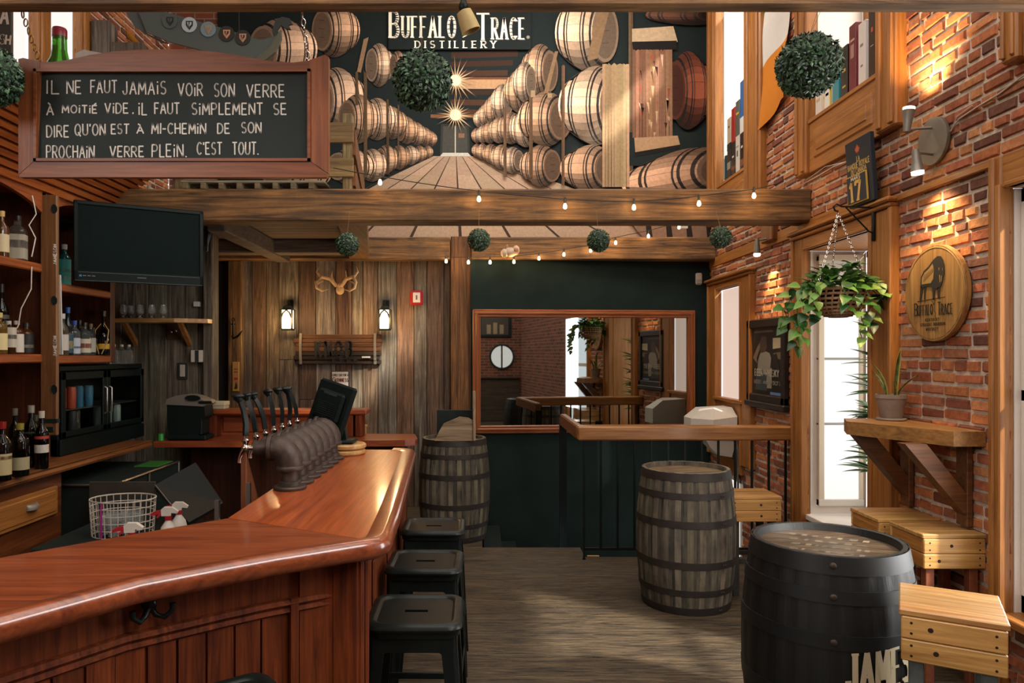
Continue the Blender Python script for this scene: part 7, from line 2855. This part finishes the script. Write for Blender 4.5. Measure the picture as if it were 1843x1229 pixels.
# switch plate etc on the partition
m = MB()
a, b = at(301, 611, YP), at(327, 582, YP)
sw = thing('switch_box', 'brown wall box with two shiny knobs under the thin shelf', 'switch', a)
m.box(a.x, b.x, YP - .012, YP + .01, a.z, b.z, .004, hexc('#4a3626'))
m.build('plate', M['paint'], sw)
m = MB()
for dx in (-.02, .02):
    m.ball(((a.x + b.x) / 2 + dx, YP - .02, (a.z + b.z) / 2 + dx * .2), .014, 10, 6)
m.build('knob', M['chrome'], sw, smooth=60)
m = MB()
a, b = at(343, 652, 6.35), at(366, 630, 6.35)
th = thing('thermostat', 'white thermostat with dark display on the partition post', 'thermostat', a)
m.box(a.x, b.x, YP - .045, YP - .01, a.z, b.z, .006)
m.build('case', M['white'], th)
m = MB()
xm = (a.x + b.x) / 2
m.box(xm - .017, xm + .017, YP - .047, YP - .044, a.z + .002, b.z - .002, 0, hexc('#2a3030'))
m.build('display', M['paint'], th)
m = MB()
a, b = at(322, 680, YP), at(335, 655, YP)
lsw = thing('light_switch', 'pale light switch set in the dark partition planks', 'switch', a)
m.box(a.x - .012, b.x + .012, YP - .002, YP + .012, a.z - .012, b.z + .012, .003, (.03, .03, .028))
m.build('surround', M['paint'], lsw)
m = MB()
m.box(a.x + .01, b.x - .008, YP - .012, YP, a.z + .01, b.z - .006, .004, hexc('#b8b0a2'))
m.build('rocker', M['paint'], lsw)
m = MB()
a, b = at(350, 552, YP), at(361, 543, YP)
tag(m.box(a.x, b.x, YP - .03, YP + .008, a.z, b.z, .004).build('small_sensor', M['white']), 'tiny pale sensor on the partition above the thin shelf end', 'sensor')
# wooden blocks on top of the partition
cols_ = ['#8a7a5a', '#7a6a4c', '#9a8a6a', '#8f8f88', '#a8743c', '#8a6a40']
for k, (px, wd, ht) in enumerate(((268, 30, 15), (287, 17, 13), (308, 22, 26), (327, 20, 22), (347, 15, 19), (362, 10, 24))):
    a = at(px - wd / 2, 372, 6.43)
    b = at(px + wd / 2, 0, 6.43)
    z1 = 2.951 + ht / F * 6.43
    m = MB()
    m.box(a.x + .003, b.x - .003, 6.405, 6.455, 2.951, z1, .004, hexc(cols_[k]))
    tag(m.build('wood_block', M['barn_z']), ('wide low wood block nearest the figurine', 'narrow wood block second from the figurine', 'tall grey brown wood block above the television', 'pale grey weathered block above the television', 'orange pine block above the television', 'thin upright block by the partition post')[k], 'wood block', 'wood blocks on the partition')
fg = thing('figurine', 'small grey figurine with a curved cable above the television', 'figurine', at(262, 356, 6.42))
m = MB()
c = Vector((at(268, 0, 6.43).x, 6.43, 2.951 + 15 / F * 6.43))
m.lathe([(0, 0), (.03, 0), (.022, .05), (.028, .09), (.012, .11), (.018, .13), (0, .15)], 14, c=c, col=hexc('#8a8f88'))
m.build('body', M['paint'], fg, smooth=60)
m = MB()
m.tube([c + Vector((-.12, 0, -.05)), c + Vector((-.09, 0, .02)), c + Vector((-.03, 0, .05)), c + Vector((.06, 0, .03))], .007, 6)
m.build('cable', M['rubber'], fg, smooth=60)
# lure hanging from the partition post
lu = thing('fishing_lure', 'grey blue fishing lure hanging on the partition post', 'lure', at(374, 445, 6.3))
m = MB()
P = [at(372, 398, 6.32), at(377, 405, 6.31), at(378, 418, 6.30), at(375, 432, 6.31), at(374, 444, 6.32)]
m.tube(P, [.006, .02, .022, .014, .003], 10, flat=.5, col=hexc('#5a6a74'))
m.build('lure_body', M['gloss_paint'], lu, smooth=60)
m = MB()
m.tube([P[0], at(374, 376, 6.33)], .003, 5)
m.tube([P[-1], at(374, 452, 6.32), at(371, 452, 6.32)], .003, 5)
m.build('hook_wire', M['steel'], lu)
# ================================================================== red rear counter and its hutch
rc = thing('rear_counter', 'red wood rear counter with a raised shelf along the back of the bar', 'counter', (-1.4, 6.1, 0))
m = MB()
m.prism([(-2.64, 5.88), (-1.2, 5.90), (-.60, 5.96), (-.52, 6.0), (-.51, 6.10), (-.56, 6.42), (-1.0, 6.44), (-2.325, 6.38), (-2.325, 6.33), (-2.64, 6.33)], .905, .955)
m.build('counter_top', M['red_wood_x'], rc)
m = MB()
m.box(-2.3, -.95, 6.16, 6.40, 1.145, 1.19, .012)
m.build('raised_shelf', M['red_wood_x'], rc)
m = MB()
m.box(-2.28, -1.0, 6.30, 6.33, .956, 1.144)
for k in range(3):
    x = -2.22 + k * .41
    m.box(x, x + .36, 6.285, 6.30, .985, 1.12, .012)
m.build('back_panel', M['red_wood_x'], rc)
for x in (-2.27, -1.10, -1.02):
    m = MB()
    m.box(x - .03, x + .03, 6.18, 6.34, .956, 1.144, .004)
    m.build('support', M['panel_wood'], rc)
m = MB()
m.box(-2.5, -.62, 6.30, 6.34, 0, .905)
m.box(-1.95, -1.90, 5.93, 6.3, 0, .905, .005)
m.box(-.68, -.62, 5.98, 6.3, 0, .905, .005)
m.build('base_panel', M['dark_wood_z'], rc)
# small bench on the rear counter
sb = thing('small_riser', 'little pale wooden riser standing behind the till on the rear counter', 'riser', at(647, 779, 6.40))
c = at(647, 0, 6.38)
m = MB()
m.box(c.x - .065, c.x + .065, 6.35, 6.42, 1.02, 1.04, .004)
m.build('top', M['pine_x'], sb)
for s_ in (-1, 1):
    m = MB()
    m.box(c.x + s_ * .05 - .008, c.x + s_ * .05 + .008, 6.355, 6.415, .956, 1.02)
    m.build('leg', M['pine_x'], sb)
m = MB()
m.lathe([(0, 0), (.018, 0), (.018, .07), (.01, .09), (0, .09)], 12, c=(at(619, 0, 6.1).x, 6.1, .956), col=hexc('#203060'))
tag(m.build('small_bottle', M['gloss_paint'], smooth=40), 'small blue bottle under the raised shelf beside the till', 'bottle')
# coffee machine
cm = thing('coffee_machine', 'black pod coffee machine with silver lid on the rear counter', 'coffee machine', at(337, 797, 6.08))
a, b = at(303, 795, 5.97), at(374, 795, 5.97)
x0, x1 = a.x, b.x
m = MB()
m.box(x0 + .01, x1, 5.92, 6.13, .956, .996, .012)
m.prism([(x0 + .012, .99), (x0 + .26, .99), (x0 + .28, 1.12), (x1 - .01, 1.15), (x1 - .02, 1.24), (x0, 1.26), (x0 + .004, 1.1)], 5.94, 6.13, 'y')
m.box(x0 + .255, x0 + .285, 5.945, 6.12, 1.0, 1.16, .006)
m.build('body', M['black_gloss'], cm)
m = MB()
n = 8
pr = [(x0 - .01, 1.25)] + [(x0 + (x1 - x0) * k / n, 1.275 + .055 * math.sin(PI * (k + 1) / (n + 1))) for k in range(n + 1)] + [(x1 + .01, 1.255), (x1 - .02, 1.235)]
for p, q in zip(pr[1:], pr[2:]):
    pass
m.prism(pr, 5.93, 6.14, 'y')
m.build('lid', M['dull_steel'], cm)
m = MB()
c = at(349, 716, 5.95)
m.lathe([(0, 0), (.06, 0), (.065, .006), (.06, .014), (.05, .012), (0, .012)], 24, M=Matrix.Translation((c.x, 5.928, c.z)) @ Matrix.Rotation(PI / 2, 4, 'X') @ Matrix.Diagonal((1, .38, 1, 1)))
m.box(x1 - .06, x1 + .05, 5.915, 5.94, 1.258, 1.28, .006)
m.build('lid_handle', M['black_gloss'], cm)
m = MB()
c = at(301, 797, 5.93)
m.lathe([(0, 0), (.026, 0), (.022, .055), (0, .055)], 18, c=(-2.603, 5.93, .956), col=hexc('#2f8a34'))
tag(m.build('green_cup', M['gloss_paint'], smooth=40), 'small green cup upside down beside the coffee machine', 'cup')
m = MB()
a = at(280, 787, 6.0)
m.box(-2.63, -2.50, 6.16, 6.30, .956, .972, .003, (.8, .8, .78))
tag(m.build('white_tray', M['paint']), 'flat white tray left of the coffee machine by the fridge', 'tray')
m = MB()
a, b = at(380, 737, 6.22), at(407, 0, 6.22)
m.box(a.x, b.x, 6.18, 6.30, 1.191, 1.191 + .062, .006, hexc('#b0a082'))
m.box(a.x - .004, b.x + .004, 6.176, 6.304, 1.22, 1.258, .006, hexc('#bcae90'))
tag(m.build('cardboard_box', M['paint']), 'small beige lidded box on the raised shelf of the rear counter', 'box')
# ================================================================== under the bar
ub = thing('underbar_cooler', 'black underbar cooler with steel edges behind the bar', 'cooler', (-2.7, 5.1, 0))
m = MB()
m.box(-3.3, -2.42, 4.78, 5.82, 0, .80, .006)
m.build('body', M['black'], ub)
m = MB()
for (a_, b_) in (((-2.41, 4.78, .12), (-2.41, 4.78, .80)), ((-2.41, 4.78, .80), (-2.41, 5.82, .80)), ((-2.41, 5.82, .80), (-2.41, 5.82, .12)), ((-2.41, 5.3, .80), (-2.41, 5.3, .12)), ((-3.0, 4.77, .80), (-2.41, 4.77, .80))):
    m.tube([a_, b_], .009, 6)
m.build('steel_edge', M['steel'], ub)
m = MB()
m.box(-2.62, -2.44, 5.50, 5.78, .801, .812, .003, hexc('#2c6a22'))
tag(m.build('green_mat', M['paint']), 'bright green bar mat lying on the cooler under the counter corner', 'mat')
us = thing('underbar_sink', 'dark steel underbar sink station behind the bar top', 'sink', (-1.9, 4.1, 0))
m = MB()
m.box(-2.45, -1.25, 3.95, 4.65, .52, .60, .006)
for (x, y) in ((-2.42, 3.98), (-1.28, 3.98), (-2.42, 4.62), (-1.28, 4.62)):
    m.box(x - .02, x + .02, y - .02, y + .02, 0, .52)
m.box(-2.35, -1.25, 3.2, 3.95, .5, .56, .005)
m.box(-2.3, -1.3, 3.22, 3.28, 0, .5)
m.build('basin', M['black'], us)
m = MB()
a, b = at(157, 900, 4.6), at(276, 868, 4.6)
m.box(a.x, b.x, 4.62, 4.64, .60, b.z, .003)
m.build('splash_back', plain('dull sheet steel', hexc('#4a4640'), .5, .5, var=.3, scale=6), us)
# wire basket
wb = thing('wire_basket', 'white wire basket of glassware hooked behind the bar', 'basket', at(217, 958, 4.25))
c = at(217, 0, 4.25)
bx, by, bz0, bz1, br_ = c.x, 4.28, .601, .81, .185


def bring(z, s=1.0):
    return [(bx + br_ * s * math.cos(2 * PI * k / 28), by + br_ * .8 * s * math.sin(2 * PI * k / 28), z) for k in range(28)]


m = MB()
for k in range(6):
    m.tube(bring(bz0 + .003 + (bz1 - bz0) * k / 5, .93 + .07 * k / 5), .0045 if k == 5 else .0028, 6, closed=True)
for k in range(28):
    a = 2 * PI * k / 28
    m.tube([(bx + br_ * .93 * math.cos(a), by + br_ * .8 * .93 * math.sin(a), bz0 + .003), (bx + br_ * math.cos(a), by + br_ * .8 * math.sin(a), bz1)], .0024, 5)
m.build('wire_mesh', plain('white coated wire', hexc('#c4bcae'), .5), wb, smooth=60)
rnd = random.Random(4)
for k in range(7):
    m = MB()
    a = 2 * PI * k / 7
    q = (bx + (.095 if k else 0) * math.cos(a), by + (.08 if k else 0) * math.sin(a), bz0 + .006)
    m.lathe([(0, 0), (.026, 0), (.032, .05), (.033, .12), (.031, .12), (.029, .05), (.022, .006), (0, .006)], 16, c=q)
    tag(m.build('drinking_glass', M['clear_glass'], smooth=60), 'clear drinking glass in the white wire basket, ' + ('at its centre', 'towards the bar', 'far side by the taps', 'far side by the steel sheet', 'beside the purple strip', 'near the spray bottle', 'close to the front rim')[k], 'glass', 'glasses in the wire basket')
m = MB()
m.tube([(bx - .06, by - .13, bz0 + .01), (bx - .055, by - .145, bz0 + .12), (bx - .06, by - .13, bz1 + .0)], .012, 8, flat=.3, col=hexc('#a02c80'))
tag(m.build('purple_strip', M['gloss_paint'], smooth=60), 'purple strip tucked in the front of the wire basket', 'strip')


def spray(px, py, Y, z0, label, rz):
    p = at(px, py, Y)
    t = thing('spray_bottle', label, 'spray bottle', (p.x, Y, z0), 0, 'spray bottles behind the bar')
    Q = Matrix.Translation((p.x, Y, 0)) @ Matrix.Rotation(rz, 4, 'Z')
    h = p.z
    m = MB()
    m.lathe([(0, z0), (.042, z0), (.044, z0 + .01), (.044, h - .14), (.036, h - .105), (.016, h - .075), (.014, h - .06)], 20, M=Q)
    m.build('bottle_body', M['white'], t, smooth=50)
    m = MB()
    m.lathe([(.018, h - .068), (.019, h - .045), (.0, h - .045)], 16, M=Q, col=hexc('#a8282c'))
    m.prism([(-.085, h - .03), (-.065, h - .02), (-.03, h - .015), (-.03, h - .035), (-.05, h - .055), (-.06, h - .05), (-.045, h - .035), (-.085, h - .042)], -.012, .012, 'y', hexc('#a8282c'), M=Q)
    m.build('trigger', M['gloss_paint'], t)
    m = MB()
    m.prism([(-.032, h - .045), (-.035, h - .012), (-.02, h), (.02, h - .002), (.05, h - .025), (.045, h - .035), (.016, h - .03), (.014, h - .045)], -.015, .015, 'y', M=Q)
    m.build('spray_head', M['white'], t)


spray(322, 903, 4.05, .602, 'white spray bottle with red trigger standing furthest from the bar', .3)
spray(303, 912, 3.80, .562, 'white spray bottle with red trigger standing between the other two', .25)
spray(238, 940, 3.38, .562, 'white spray bottle with red trigger, only its head showing by the basket', .2)
# dark open lid leaning
ol = thing('cooler_lid', 'black slanted lid leaning open behind the spray bottles', 'lid', at(345, 930, 4.45))
m = MB()
P = [at(280, 872, 4.5), at(352, 832, 4.9), at(402, 905, 4.75), at(340, 940, 4.3)]
nn = (P[1] - P[0]).cross(P[3] - P[0]).normalized() * .03
m.add([p for p in P] + [p + nn for p in P], [(0, 1, 2, 3), (4, 5, 6, 7), (0, 1, 5, 4), (1, 2, 6, 5), (2, 3, 7, 6), (3, 0, 4, 7)])
m.build('panel', plain('dark grey lid', hexc('#181d1d'), .6, spec=.2), ol)
m = MB()
m.tube([at(279, 873, 4.47), at(308, 908, 4.36)], .005, 6)
m.build('stay_rod', M['steel'], ol)
